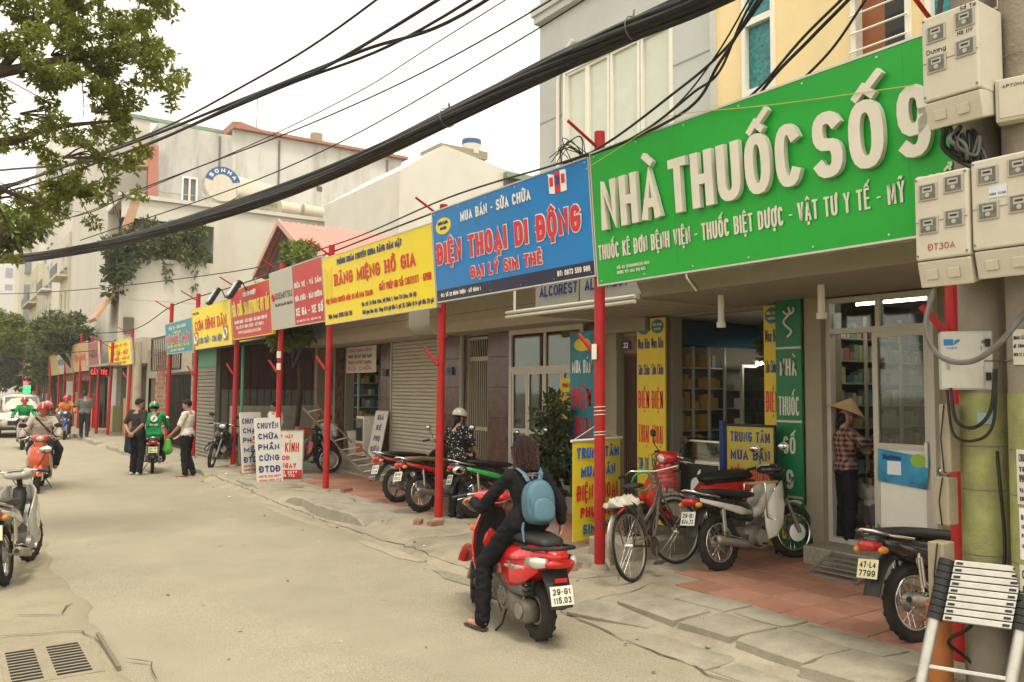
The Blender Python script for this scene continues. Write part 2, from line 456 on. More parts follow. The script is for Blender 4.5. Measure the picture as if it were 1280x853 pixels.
# ------------------------------------------------------------ ground
ASPH = M('dusty_asphalt', (.285, .256, .184), .9, var=.09, scale=1.1, bump=.25, bscale=190, stain=(.215, .19, .137), sscale=.45, sstr=.6, speck=.3)
SHOULD = M('worn_shoulder', (.285, .25, .175), .93, var=.18, scale=2.2, bump=.5, bscale=70, stain=(.19, .145, .085), sscale=1.1, sstr=.6, speck=.15)
PAVE = M('dusty_concrete', (.295, .262, .195), .92, var=.17, scale=2.6, bump=.5, bscale=55, stain=(.15, .12, .08), sscale=1.4, sstr=.6, speck=.14)
SLAB = M('slab_concrete', (.285, .262, .20), .92, var=.16, scale=4, bump=.45, bscale=80, stain=(.14, .12, .085), sscale=3, sstr=.5, speck=.12)
TILE = [M('terracotta_tile_%d' % i, c, .72, var=.14, scale=9, bump=.15, bscale=120, stain=(.24, .17, .11), sscale=1.7, sstr=.5)
        for i, c in enumerate([(.32, .15, .10), (.28, .135, .09), (.34, .17, .115)])]
struct(bx('ground', M('earth', (.2, .17, .11), .95, var=.2), None, -300, 300, -150, 900, -.5, -.03))
mb = MB(); ys = np.concatenate([np.arange(-6, 40, .8), np.arange(40, 300, 10)])
xs = np.linspace(-6, 5.0, 24)
def roadz(x, y): return .012 * math.sin(x * .9 + y * .23) * .5 + .03 * (1 - ((x - 2) / 4.) ** 2) * .6 - .012
vv = [(x, y, roadz(x, y)) for y in ys for x in xs]; nx = len(xs)
ff = [(j * nx + i, j * nx + i + 1, (j + 1) * nx + i + 1, (j + 1) * nx + i) for j in range(len(ys) - 1) for i in range(nx - 1)]
struct(mb.add(vv, ff).build('road', ASPH, smooth=180))
mb = MB(); rows = []
for k in range(260):
    y = -6 + k * .25
    xe = 1.12 + .05 * math.sin(y * 1.7) + .035 * math.sin(y * 5.3 + 1) + RS.uniform(-.02, .02) - max(0, y - 11) * .01
    rows.append([(-6.5, y, .012), (xe - .25, y, roadz(xe, y) + .018), (xe - .03, y, roadz(xe, y) + .016), (xe, y, roadz(xe, y) - .004)])
vv = [p for r in rows for p in r]
ff = [(4 * j + i, 4 * j + i + 1, 4 * j + 5 + i, 4 * j + 4 + i) for j in range(259) for i in range(3)]
struct(mb.add(vv, ff).build('road_shoulder', SHOULD, smooth=60))

def kerbx(y):
    return 4.62 + .05 * math.sin(y * .7) + .25 * max(0, 1 - abs(y - 6.5) / 3.0) * 0 - max(0, y - 17) * .012
def pavez(x, y):
    e = kerbx(y); ramp = .55 if (y < 10 or 14 < y < 15.2) else .45
    q = min(1, max(0, (x - e) / ramp)); z = .10 * q * q * (3 - 2 * q)
    return z + .010 * math.sin(x * 3.1 + y * 1.3) * math.sin(y * 2.1 - x) * (1 if q > .2 else 0) * (0 if x > 5.75 else 1)
mb = MB(); ys = np.concatenate([np.arange(-4, 22, .16), np.arange(22, 60, 1.2), np.arange(60, 200, 12)])
offs = np.concatenate([np.linspace(0, .6, 9), np.linspace(.75, 1.3, 5), [1.8, 2.6, 3.8, 4.6, 9]])
vv = []
for y in ys:
    for o in offs:
        x = kerbx(y) + o - .06
        z = pavez(x, y) + (RS.uniform(-.004, .004) if .05 < o < 1.2 else 0)
        if o == 0: z = -.04
        vv.append((x, y, z))
n_ = len(offs)
ff = [(j * n_ + i, j * n_ + i + 1, (j + 1) * n_ + i + 1, (j + 1) * n_ + i) for j in range(len(ys) - 1) for i in range(n_ - 1)]
WALK = struct(mb.add(vv, ff).build('pavement', PAVE, smooth=180))
# terracotta tiles, each its own piece
def tile_proto(mat, w):
    h = w / 2; e = .006
    mb = MB(); b = [(-h, -h, -.02), (h, -h, -.02), (h, h, -.02), (-h, h, -.02)]
    t0 = [(x, y, .008) for x, y, _ in b]; t1 = [(x * (1 - e / h), y * (1 - e / h), .012) for x, y, _ in b]
    mb.rings([[V(p) for p in b], [V(p) for p in t0], [V(p) for p in t1]])
    o = mb.build('tile', mat); me = o.data; bpy.data.objects.remove(o); return me
TP = [tile_proto(m, .392) for m in TILE]
def tile_field(x0, x1, y0, y1, ang=0., skip=None):
    y = y0 + .2
    while y < y1:
        x = x0 + .2
        while x < x1:
            if not (skip and skip(x, y)):
                o = bpy.data.objects.new('tile', TP[RS.randint(3)]); COL.objects.link(o); o.parent = WALK
                o.location = (x, y, .102 + RS.uniform(-.0015, .0015)); o.rotation_euler = (RS.uniform(-.005, .005), RS.uniform(-.005, .005), RS.uniform(-.004, .004))
            x += .4
        y += .4
tile_field(5.84, 8.1, 1.3, 6.35, skip=lambda x, y: (x < 7.2 and y > 6.1 - (x - 5.8) * .1) or (5.8 < x < 6.2 and y > 5.6))
tile_field(6.05, 7.9, 7.45, 17.2, skip=lambda x, y: x < 6.3 and RS.rand() < .25)
# broken kerb slabs along the edge
slabs = [(4.86, 5.42, 3.0, 3.55), (4.92, 5.46, 3.6, 4.2), (4.95, 5.45, 4.25, 4.78), (4.94, 5.4, 4.84, 5.5), (4.9, 5.42, 2.3, 2.95), (5.46, 5.8, 2.5, 3.3), (5.5, 5.79, 3.35, 4.15),
         (5.5, 5.78, 4.2, 4.72), (5.46, 5.78, 4.78, 5.3), (4.5, 4.88, 4.1, 4.9), (4.52, 4.86, 3.2, 4.05)]
for i, (a, b, c, d) in enumerate(slabs):
    j = lambda: RS.uniform(-.03, .03)
    poly = [(a + j(), c + j()), (a + (b - a) * .5, c + j() * .6), (b + j(), c + j()), (b + j() * .6, (c + d) / 2), (b + j(), d + j()), ((a + b) / 2, d + j() * .6), (a + j(), d + j()), (a + j() * .6, (c + d) / 2)]
    zt = pavez((a + b) / 2, (c + d) / 2) + (.012 if a > 4.8 else .004)
    tx, ty = RS.uniform(-.012, .012), RS.uniform(-.012, .012); n = len(poly); cx, cy = (a + b) / 2, (c + d) / 2
    top = [V((x, y, zt + (x - cx) * (tx + .02) + (y - cy) * ty)) for x, y in poly]
    inn = [V((cx + (p.x - cx) * .94, cy + (p.y - cy) * .94, p.z + .006)) for p in top]
    MB().rings([[p - V((0, 0, .09)) for p in top], top, inn]).build('paving_slab', SLAB, WALK, 40)
# manhole plate and dark damp patch plates in the pavement edge
fr = frame((4.56, 5.75, .028), (.30, -.95, .005), (.95, .30, .16))
MB().box(0, .8, 0, .34, -.03, .006, fr).build('cover_plate', SLAB, WALK, 0, .008)
# raised kerb runs, chipped
for (x0, x1, y0, y1, h) in [(4.84, 5.25, 10.65, 13.75, .20), (4.93, 5.4, 15.3, 17.1, .17), (4.8, 5.2, 18.6, 20.0, .15), (4.4, 4.8, 31.5, 38.5, .14), (4.5, 4.9, 23.5, 30.0, .12)]:
    rings = []; L = y1 - y0; N = max(6, int(L / .22))
    for k in range(N + 1):
        y = y0 + L * k / N; e = min(1, min(k, N - k) / 1.5)
        a = x0 + .03 * math.sin(y * 3) + RS.uniform(-.018, .018); b = x1 + .25; hh = .03 + (h - .03) * (.35 + .65 * e) + RS.uniform(-.006, .006)
        rings.append([V((a, y, -.03)), V((a + .015, y, hh - .025)), V((a + .04, y, hh)), V((b - .2, y, hh + .004)), V((b + .25, y, .09)), V((b + .25, y, -.03))])
    MB().rings(rings).build('kerb_stone', SLAB, WALK, 35)
for i in range(46):      # litter, pebbles, chips of mortar
    y = RS.uniform(3, 20); x = kerbx(y) + RS.uniform(-.5, .9); s = RS.uniform(.008, .03)
    m = MB().ell((0, 0, 0), s, s * RS.uniform(.6, 1), s * .5, 6, 4)
    o = m.build('loose_stone', SLAB if i % 7 else M('litter_paper', (.7, .68, .6), .8), WALK, 40); o.location = (x, y, pavez(x, y) + s * .3 + .012)
    o.rotation_euler = (0, 0, RS.uniform(0, 3))
def crack(par, pts, w, zf, seed):
    """thin dirt-filled joint following a jagged line"""
    rs = np.random.RandomState(seed); P_ = []
    for (a, b), (c, d) in zip(pts[:-1], pts[1:]):
        n = max(2, int(math.hypot(c - a, d - b) / .12))
        for k in range(n): t = k / n; P_.append((a + (c - a) * t + rs.normal() * .016, b + (d - b) * t + rs.normal() * .016))
    P_.append(pts[-1]); vs = []; fs = []
    for i, (x, y) in enumerate(P_):
        a, b = P_[max(i - 1, 0)], P_[min(i + 1, len(P_) - 1)]; d = V((b[0] - a[0], b[1] - a[1])); d.normalize(); ww = w * rs.uniform(.25, 1.2) * (.3 if i in (0, len(P_) - 1) else 1)
        for s_ in (1, -1): px, py = x - d.y * ww * s_, y + d.x * ww * s_; vs.append((px, py, zf(px, py) + .006))
    fs = [(2 * i, 2 * i + 1, 2 * i + 3, 2 * i + 2) for i in range(len(P_) - 1)]
    return MB().add(vs, fs).build('crack', M('crack_dirt', (.085, .062, .04), .95, var=.3, scale=20), par)
ROADO = bpy.data.objects['road']; gz = lambda x, y: max(pavez(x, y), roadz(x, y) if x < 5.0 else 0)
crack(ROADO, [(4.95, 19.65), (4.86, 16.7), (4.78, 14.3), (4.75, 11.6), (4.76, 10.2), (4.78, 8.8), (4.72, 7.3), (4.6, 5.8), (4.5, 4.9), (4.45, 3.6)], .007, gz, 1)
for i, pts in enumerate([[(5.0, 6.9), (5.3, 6.4), (5.75, 6.25)], [(4.8, 5.9), (5.2, 5.75), (5.5, 5.8), (5.75, 5.9)], [(4.9, 9.4), (5.3, 9.1), (5.9, 9.3)], [(5.4, 14.9), (5.6, 14.2), (5.9, 14.0), (6.2, 13.4)], [(5.1, 10.4), (5.5, 10.9), (5.6, 12.4), (5.9, 13.5)], [(4.9, 17.6), (5.4, 17.9), (5.6, 18.8)], [(4.9, 7.9), (5.4, 8.1), (5.8, 7.8)]]): crack(WALK, pts, .006, pavez, 10 + i)
for i, pts in enumerate([[(1.1, 6.9), (1.0, 7.4), (.7, 7.5), (.3, 7.6)], [(1.15, 6.5), (1.3, 6.3), (1.25, 5.9)], [(.6, 8.2), (.9, 8.0), (1.05, 8.4)]]): crack(ROADO, pts, .008, lambda x, y: .024 + max(0, roadz(x, y)), 30 + i)
def blot(par, x, y, rx, ry, mat, name, zf, seed, h=.003):
    """thin irregular patch lying on the ground"""
    rs = np.random.RandomState(seed); n = 26; ph = rs.uniform(0, 6, 4)
    pts = [(x + rx * math.cos(a) * (1 + .18 * math.sin(3 * a + ph[0]) + .12 * math.sin(5 * a + ph[1]) + .06 * math.sin(9 * a + ph[2])), y + ry * math.sin(a) * (1 + .18 * math.sin(2 * a + ph[3]) + .1 * math.sin(7 * a + ph[1]))) for a in np.linspace(0, 2 * PI, n + 1)[:-1]]
    vs = [(x, y, zf(x, y) + h + .002)] + [(x + (a - x) * .55, y + (b - y) * .55, zf(x + (a - x) * .55, y + (b - y) * .55) + h + .001) for a, b in pts] + [(a, b, zf(a, b) + h) for a, b in pts]
    fs = [(0, 1 + i, 1 + (i + 1) % n) for i in range(n)] + [(1 + i, 1 + n + i, 1 + n + (i + 1) % n, 1 + (i + 1) % n) for i in range(n)]
    return MB().add(vs, fs).build(name, mat, par, 180)
P1_ = M('road_patch', (.225, .205, .155), .9, var=.14, scale=3, speck=.35, bump=.3, bscale=160); P2_ = M('oil_stain', (.11, .095, .07), .6, var=.3, scale=8); P3_ = M('pale_dust', (.33, .29, .205), .95, var=.12, scale=4, speck=.15)
for i, (x, y, rx, ry, m_) in enumerate([(4.55, 9.2, .10, .9, P3_), (4.52, 12.4, .09, 1.3, P3_), (4.5, 7.4, .1, .5, P1_)]): blot(ROADO, x, y, rx, ry, m_, 'stain' if m_ is not P1_ else 'patch', gz if x > 4.2 else roadz, 50 + i)
for i, (x, y, rx, ry) in enumerate([(7.3, 3.9, .08, .14), (5.5, 7.0, .2, .3), (7.0, 11.8, .1, .14), (5.5, 12.8, .12, .3), (5.6, 15.4, .15, .3)]): blot(WALK, x, y, rx, ry, M('floor_grime', (.20, .135, .09), .85, var=.25, scale=9), 'stain', lambda a, b: .116 if a > 5.84 else pavez(a, b), 90 + i)
for i in range(70):
    x, y = RS.uniform(1.2, 4.7), 3 + 17 * RS.rand() ** 1.4; s_ = RS.uniform(.006, .022); o = MB().add([(-s_, -s_ * .6, 0), (s_, -s_ * .5, .002), (s_ * .9, s_ * .6, .006), (-s_ * .8, s_ * .5, .001)], [(0, 1, 2, 3)]).build('litter_scrap', [M('dry_leaf', (.14, .085, .035), .8), M('litter_paper'), SLAB][i % 9 % 3 if i % 9 < 3 else (0 if i % 2 else 2)], ROADO); o.location = (x, y, roadz(x, y) + .006); o.rotation_euler = (0, 0, RS.uniform(0, 6))
# drain grate at the left shoulder
g = site('drain_grate', 'slotted concrete drain cover set into the left road shoulder', 'drain cover', (.72, 6.9, .03))
GM = M('grate_concrete', (.25, .22, .155), .9, var=.15, scale=8, bump=.3)
bx('frame', GM, g, .42, 1.0, 6.3, 7.2, -.05, .031)
for (gx0, gx1) in ((.46, .64), (.72, .93)):
    for k in range(11):
        y = 6.36 + k * .07
        bx('slot', M('slot_dark', (.012, .011, .01), .9, var=0), g, gx0, gx1, y, y + .033, .026, .0345)
bx('edge_bar', M('old_iron', (.2, .17, .12), .7, .4), g, 1.075, 1.1, 6.3, 7.25, -.02, .045)

# ------------------------------------------------------------ wall helper
def wallgrid(mb, axis, t0, t1, a0, a1, z0, z1, ops=()):
    A = sorted({a0, a1, *[min(max(v, a0), a1) for o in ops for v in o[:2]]}); Z = sorted({z0, z1, *[min(max(v, z0), z1) for o in ops for v in o[2:4]]})
    for i in range(len(A) - 1):
        run = None
        for k in range(len(Z) - 1):
            ca, cz = (A[i] + A[i + 1]) / 2, (Z[k] + Z[k + 1]) / 2
            solid = not any(o[0] < ca < o[1] and o[2] < cz < o[3] for o in ops)
            if solid and run is None: run = Z[k]
            if (not solid or k == len(Z) - 2) and run is not None:
                top = Z[k + 1] if solid else Z[k]
                if axis == 'x': mb.box(t0, t1, A[i], A[i + 1], run, top)
                else: mb.box(A[i], A[i + 1], t0, t1, run, top)
                run = None
    return mb
def ring_frame(name, mat, par, axis, t0, t1, a0, a1, z0, z1, w=.06):
    mb = MB(); q = lambda a, b, c, d: mb.box(t0, t1, a, b, c, d) if axis == 'x' else mb.box(a, b, t0, t1, c, d)
    q(a0, a0 + w, z0, z1); q(a1 - w, a1, z0, z1); q(a0 + w, a1 - w, z1 - w, z1); q(a0 + w, a1 - w, z0, z0 + w)
    return mb.build(name, mat, par)
def pane(name, mat, par, axis, t, a0, a1, z0, z1):
    return bx(name, mat, par, *((t - .004, t + .004, a0, a1) if axis == 'x' else (a0, a1, t - .004, t + .004)), z0, z1)
XF = 8.3
GLASS = glass_mat('window_glass'); GLASSD = glass_mat('dark_glass', (.35, .4, .38), .5)
ALU = M('cream_aluminium', (.48, .45, .38), .5, .2, var=.06)
WHITEF = M('white_frame', (.72, .70, .62), .45, var=.04)
MARBLE = M('brown_marble', (.085, .038, .028), .22, var=.55, scale=7, stain=(.16, .10, .08), sscale=5, sstr=.5)
CREAM = M('cream_render', (.27, .235, .17), .85, var=.08, scale=3, bump=.12, stain=(.25, .21, .15), sscale=1.5, sstr=.5, streak=True)
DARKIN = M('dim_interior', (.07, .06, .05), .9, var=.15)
def interior(par, y0, y1, z0, z1, depth, mat=None, name='room'):
    """open-fronted room behind the facade"""
    m = mat or DARKIN; X1 = XF + depth
    MB().box(X1, X1 + .1, y0 - .1, y1 + .1, z0 - .1, z1 + .1).build('back_wall', m, par)
    bx('side_wall', m, par, XF + .2, X1, y0 - .1, y0, z0 - .1, z1 + .1); bx('side_wall', m, par, XF + .2, X1, y1, y1 + .1, z0 - .1, z1 + .1)
    MB().box(XF + .0, X1, y0, y1, z0 - .12, z0).build('room_floor', M('room_floor', (.3, .24, .18), .5), par)
    MB().box(XF + .2, X1, y0, y1, z1, z1 + .1).build('room_ceiling', M('room_ceiling', (.55, .52, .45), .8), par)
TUBE = M('fluorescent_tube', (1, .96, .80), var=0, emit=14.)

# ------------------------------------------------------------ pharmacy house (cream yellow)
ph = site('pharmacy_house', 'cream yellow house with teal stair window above the open pharmacy doorway', 'building', (8.3, 4, 0))
YEL = M('yellow_render', (.74, .60, .33), .85, var=.05, scale=2, bump=.08, stain=(.55, .45, .27), sscale=1.1, sstr=.3, streak=True)
mb = wallgrid(MB(), 'x', 8.0, 8.25, -1.5, 7.1, 3.75, 13, [(6.12, 6.6, 4.6, 11.5), (4.45, 5.12, 4.9, 7.6), (3.6, 4.3, 4.9, 7.6)])
mb.box(8.25, 16, -1.5, -1.3, 3.0, 13).box(8.25, 16, -1.3, 7.1, 12.8, 13)
mb.build('wall', YEL, ph)
mb = wallgrid(MB(), 'x', XF, XF + .2, -1.5, 6.24, 0, 3.75, [(4.42, 5.65, .3, 3.0), (1.5, 3.6, .3, 3.0)])
mb.build('ground_floor_wall', CREAM, ph)
bx('corner_trim', M('grey_trim', (.5, .5, .46), .8), ph, 7.96, 8.0, 7.02, 7.1, 3.75, 13)
TEAL = M('teal_ripple_glass', (.03, .19, .20), .12, var=.5, scale=22, bump=.6, bscale=35)
w = ring_frame('window', WHITEF, ph, 'x', 7.97, 8.12, 6.12, 6.6, 4.6, 11.5, .05)
for k in range(7): bx('window_bar', WHITEF, w, 7.98, 8.1, 6.17, 6.55, 5.55 + k * .88, 5.63 + k * .88)
bx('pane', TEAL, w, 8.05, 8.07, 6.17, 6.55, 4.65, 11.45)
w = ring_frame('window', WHITEF, ph, 'x', 7.97, 8.12, 4.45, 5.12, 4.9, 7.6, .06)
bx('shutter_board', M('orange_wood', (.27, .09, .03), .5), w, 8.1, 8.13, 4.8, 5.06, 4.96, 7.54)
bx('dark_pane', M('black_pane', (.015, .015, .015), .2, var=0), w, 8.1, 8.12, 4.51, 4.8, 4.96, 7.54)
for k in range(13): MB().cyl((7.93, 4.46, 5.0 + k * .2), (7.93, 5.11, 5.0 + k * .2), .011, n=6).build('window_bar', WHITEF, w)
w = ring_frame('window', WHITEF, ph, 'x', 7.97, 8.12, 3.6, 4.3, 4.9, 7.6, .06)
bx('pane', TEAL, w, 8.05, 8.07, 3.66, 4.24, 4.96, 7.54)
# step, sill and doorway
STEP = M('grey_step', (.27, .25, .2), .7, var=.3, scale=30, bump=.1)
bx('step', STEP, ph, 7.75, 8.32, 3.2, 5.66, .0, .3, .01)
bx('door_pillar', CREAM, ph, 8.12, 8.3, 5.655, 5.87, 0.02, 3.05)
fr_ = ring_frame('door_frame', ALU, ph, 'x', 8.2, 8.3, 4.42, 5.65, .3, 3.0, .055)
bx('transom', ALU, fr_, 8.2, 8.3, 4.475, 5.595, 2.6, 2.66)
bx('mullion', ALU, fr_, 8.21, 8.29, 5.0, 5.05, 2.66, 2.945)
for a, b in ((4.475, 5.0), (5.05, 5.595)): pane('pane', GLASS, fr_, 'x', 8.25, a, b, 2.66, 2.945)
dl = ring_frame('door_leaf', ALU, ph, 'x', 8.22, 8.27, 4.475, 5.1, .31, 2.6, .06)
bx('panel', M('white_panel', (.74, .73, .64), .4, var=.04), dl, 8.23, 8.26, 4.53, 5.04, .37, 1.36)
pane('pane', GLASS, dl, 'x', 8.25, 4.53, 5.04, 1.42, 2.54)
bx('mid_rail', ALU, dl, 8.215, 8.275, 4.535, 5.04, 1.36, 1.42)
bx('handle', M('chrome', (.6, .6, .58), .2, 1, var=0), dl, 8.19, 8.22, 4.5, 4.53, 1.2, 1.45)
po = MB().add([(8.2, 5.05, 1.02), (8.19, 4.52, .98), (8.19, 4.48, 1.30), (8.2, 5.04, 1.36)], [(0, 1, 2, 3)]).build('poster', M('blue_poster', (.03, .24, .42), .35, var=.5, scale=5), dl)
MB().box(8.185, 8.19, 4.78, 4.93, 1.1, 1.24).build('poster_picture', M('poster_white', (.7, .75, .78), .4), po)
MB().prism([(.5 + .08 * math.cos(a), 1.26 + .07 * math.sin(a)) for a in np.linspace(0, 6, 14)], frame((8.194, 5.1, 0), (0, -1, 0), (0, 0, 1)), .002, .006).build('poster_leaf', M('leaf_print', (.25, .42, .05), .4), po)
write('poster_lettering', 'Natives', frame((8.194, 5.0, 0), (0, -1, 0), (0, 0, 1)), .02, 1.25, .2, .06, M('print_navy', (.02, .04, .2), .5), po)
MB().prism([(0, 0), (.18, 0), (0, .22)], frame((8.195, 5.04, .37), (0, -1, 0), (0, 0, 1)), .03, .034).build('green_corner', M('green_print', (.02, .28, .1), .5), dl)
interior(ph, 3.3, 6.2, .3, 3.1, 2.6, M('pharmacy_room', (.20, .20, .14), .8))
DKFR = M('dark_cabinet', (.10, .11, .10), .4, .2)
MED = [M('med_box_%d' % i, c, .5, var=.05) for i, c in enumerate([(.40, .40, .36), (.16, .26, .28), (.30, .12, .09), (.16, .26, .18), (.38, .34, .18), (.22, .25, .34), (.46, .44, .38)])]
def shelf_wall(par, name, x0, x1, yb, z0, dz, nz, goods, dep=.28, fill=.9, hmax=.2, wr=(.05, .13), bm=None):
    """open shelves along a side wall facing the street opening"""
    c = bx(name, bm or DKFR, par, x0, x1, yb - .03, yb, z0 - .1, z0 + nz * dz)
    for zi in range(nz):
        z = z0 + zi * dz; bx('shelf', M('shelf_alu', (.45, .45, .4), .4, .4), c, x0, x1, yb - dep, yb - .03, z - .02, z); x = x0 + .02
        while x < x1 - wr[1]:
            wd = RS.uniform(*wr)
            if RS.rand() < fill: MB().box(x, x + wd * .88, yb - dep + .02, yb - dep + .14, z + .001, z + RS.uniform(.45, 1.) * hmax).build('boxed_goods', goods[RS.randint(len(goods))], c)
            x += wd
    for k in range(4):
        x = x0 + (x1 - x0) * k / 3; bx('upright', ALU, c, x - .02, x + .02, yb - dep - .03, yb - dep - .002, z0 - .1, z0 + nz * dz)
    return c
shelf_wall(ph, 'cabinet', 8.55, 10.85, 6.18, .45, .27, 9, MED, .3)
shelf_wall(ph, 'cabinet', 8.75, 10.85, 6.18, .2, .1, 1, MED, .2)
lt = site('ceiling_light', 'lit fluorescent tube glowing on the pharmacy ceiling', 'light', (9.0, 5.2, 3.1))
bx('housing', WHITEF, lt, 8.95, 9.05, 4.6, 5.8, 3.03, 3.095); MB().cyl((8.97, 4.65, 3.0), (8.97, 5.75, 3.0), .018).build('tube', TUBE, lt)
# folding metal ramp by the step
rp_ = site('door_ramp', 'small grey metal ramp leaning on the pharmacy step', 'ramp', (7.5, 5.05, .1))
for i in range(6):
    t = i / 5; bx('slat', M('grey_steel', (.25, .25, .22), .5, .6), rp_, 7.3 + .42 * t, 7.36 + .42 * t, 4.75, 5.3, .115 + .15 * t, .13 + .15 * t)
for y in (4.74, 5.29): MB().tube([(7.28, y, .12), (7.76, y, .29)], .014, 6).build('rail', M('grey_steel'), rp_)
# canopy above the pharmacy and phone shop
cp = site('canopy', 'grey concrete canopy slab with boxed edge above the pharmacy doorway', 'canopy', (7, 4.5, 3.0))
CANO = M('canopy_grey', (.27, .24, .185), .75, var=.1, scale=3, stain=(.2, .17, .13), sscale=1.6, sstr=.5)
MB().box(6.55, 8.3, -.5, 6.9, 3.02, 3.12).build('soffit', CANO, cp)
MB().rings([[V((x, y, z)) for x, z in ((6.2, 3.13), (6.2, 3.4), (6.55, 3.55), (8.0, 3.55), (8.0, 3.125), (6.6, 3.125), (6.5, 2.98), (6.3, 2.98))] for y in (-.5, 6.6)]).build('edge_box', CANO, cp)
MB().cyl((7.1, 6.2, 2.72), (7.1, 6.2, 3.02), .035).cyl((7.1, 6.2, 2.66), (7.1, 6.2, 2.72), .05).build('lamp_holder', WHITEF, cp)
MB().cyl((7.2, 5.0, 2.74), (7.2, 5.0, 3.02), .035).cyl((7.2, 5.0, 2.68), (7.2, 5.0, 2.74), .05).build('lamp_holder', WHITEF, cp)
bx('junction_box', ALU, cp, 6.08, 6.19, 4.62, 4.8, 3.15, 3.32)
MB().tube([(6.17, 5.9, 3.3), (6.19, 5.85, 3.1), (6.28, 5.8, 2.97)], .012, 6).build('conduit', WHITEF, cp)

# ------------------------------------------------------------ phone shop house (grey upper storeys)
gh = site('grey_house', 'pale grey house with white framed windows above the phone shop', 'building', (8.3, 9, 0))
GREY = M('grey_render', (.47, .49, .47), .85, var=.06, scale=2, bump=.08, stain=(.3, .31, .3), sscale=1.2, sstr=.35, streak=True)
wins = [(7.85, 8.42, 4.6, 7.0), (8.5, 9.07, 4.6, 7.0), (9.15, 9.6, 4.6, 7.0), (9.66, 10.12, 4.6, 7.0)]
mb = wallgrid(MB(), 'x', 8.02, 8.27, 7.105, 10.85, 3.75, 14, [(7.8, 10.2, 4.6, 7.05)])
mb.box(8.27, 16, 10.65, 10.85, 3.0, 14).box(8.27, 16, 7.105, 10.65, 13.8, 14)
mb.build('wall', GREY, gh)
for zc in (8.15, 11.4):
    bx('cornice', GREY, gh, 7.86, 8.02, 7.105, 10.9, zc, zc + .14); bx('cornice', GREY, gh, 7.9, 8.02, 7.105, 10.87, zc - .12, zc)
for z in (5.3, 6.35):
    for a, b in ((7.11, 7.8), (10.2, 10.84)): bx('groove_strip', M('groove_dark', (.3, .31, .3), .8), gh, 8.012, 8.022, a, b, z, z + .02)
fw_ = ring_frame('window', WHITEF, gh, 'x', 8.0, 8.15, 7.8, 10.2, 4.6, 7.05, .06)
PANE2 = M('milky_pane', (.55, .58, .50), .12, var=.05)
for a, b, c, d in wins:
    s_ = ring_frame('sash', WHITEF, fw_, 'x', 8.03, 8.12, a - .03, b + .03, c + .05, d, .05)
    bx('pane', PANE2, fw_, 8.07, 8.08, a, b, c + .06, d - .01)
MB().tube([(7.98, 10.3, 5.0), (7.98, 10.3, 6.9), (7.97, 10.2, 7.3), (7.97, 9.9, 7.45)], .03, 8).build('white_pipe', WHITEF, gh, 60)
bx('air_unit', M('unit_white', (.55, .54, .48), .6), gh, 7.5, 8.0, 9.4, 10.2, 8.6, 9.2)
# shop front below
mb = wallgrid(MB(), 'x', XF, XF + .2, 6.24, 9.46, 0, 3.75, [(6.5, 8.13, .1, 2.98), (8.7, 9.11, .15, 2.55)])
mb.build('ground_floor_wall', CREAM, gh)
bx('gate_lintel', M('lintel_tile', (.16, .09, .055), .5, var=.3, scale=14), gh, 8.27, 8.3, 8.68, 9.2, 2.5, 2.75)
gt = ring_frame('gate', M('brown_iron', (.09, .05, .032), .5, .3), gh, 'x', 8.3, 8.36, 8.7, 9.11, .15, 2.5, .04)
for k in range(9): bx('gate_bar', M('brown_iron'), gt, 8.31, 8.345, 8.755 + k * .04, 8.775 + k * .04, .19, 2.46)
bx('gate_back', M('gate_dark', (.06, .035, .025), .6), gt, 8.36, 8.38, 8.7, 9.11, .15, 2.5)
MB().box(8.24, 8.268, 8.92, 9.07, 2.56, 2.68).build('house_number_plate', M('navy_plate', (.02, .03, .09), .4), gh)
write('lettering', '22', frame((8.24, 9.05, 2.58), (0, -1, 0), (0, 0, 1)), .01, .0, .1, .08, M('print_white', (.78, .77, .72), .5), gh)
bx('gate_pillar', CREAM, gh, 8.16, 8.3, 9.115, 9.42, 0.02, 2.9)
bx('lintel_box', CREAM, gh, 8.1, 8.298, 8.45, 9.45, 2.8, 3.3)
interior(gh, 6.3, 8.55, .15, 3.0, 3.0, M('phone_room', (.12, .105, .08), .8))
PB = [M('phone_box_%d' % i, c, .4, var=.05) for i, c in enumerate([(.45, .30, .05), (.40, .26, .05), (.02, .02, .02), (.05, .2, .35), (.42, .30, .08), (.5, .46, .36)])]
shelf_wall(gh, 'shelf_unit', 8.55, 9.55, 8.52, .8, .3, 6, PB[:2] * 3 + PB[2:5], .22, .92, .24, (.08, .12), M('shelf_back', (.16, .14, .11), .7))
gs = site('glass_cabinet', 'tall glass cabinet of phone boxes inside the phone shop', 'cabinet', (10.4, 8.3, .15))
shelf_wall(gs, 'shelf_unit', 9.75, 11.2, 8.5, .9, .27, 5, [PB[5], PB[2], PB[5], MED[0], PB[3], MED[6]], .34, .9, .2, (.07, .14), M('shelf_back2', (.2, .2, .17), .6))
ring_frame('frame', ALU, gs, 'y', 8.1, 8.14, 9.72, 11.24, .15, 2.35, .04)
pane('pane', GLASS, gs, 'y', 8.12, 9.76, 11.2, .2, 2.3)
lt = site('ceiling_light', 'lit fluorescent tube shining inside the phone shop', 'light', (10, 7.9, 2.5))
bx('housing', WHITEF, lt, 9.8, 11.1, 7.9, 8.0, 2.4, 2.46); MB().cyl((9.85, 7.94, 2.36), (11.05, 7.94, 2.36), .02).build('tube', TUBE, lt)
MB().box(8.5, 11.2, 8.42, 8.48, 2.62, 2.97).build('blue_fascia', M('blue_fascia', (.01, .06, .11), .4), gh)
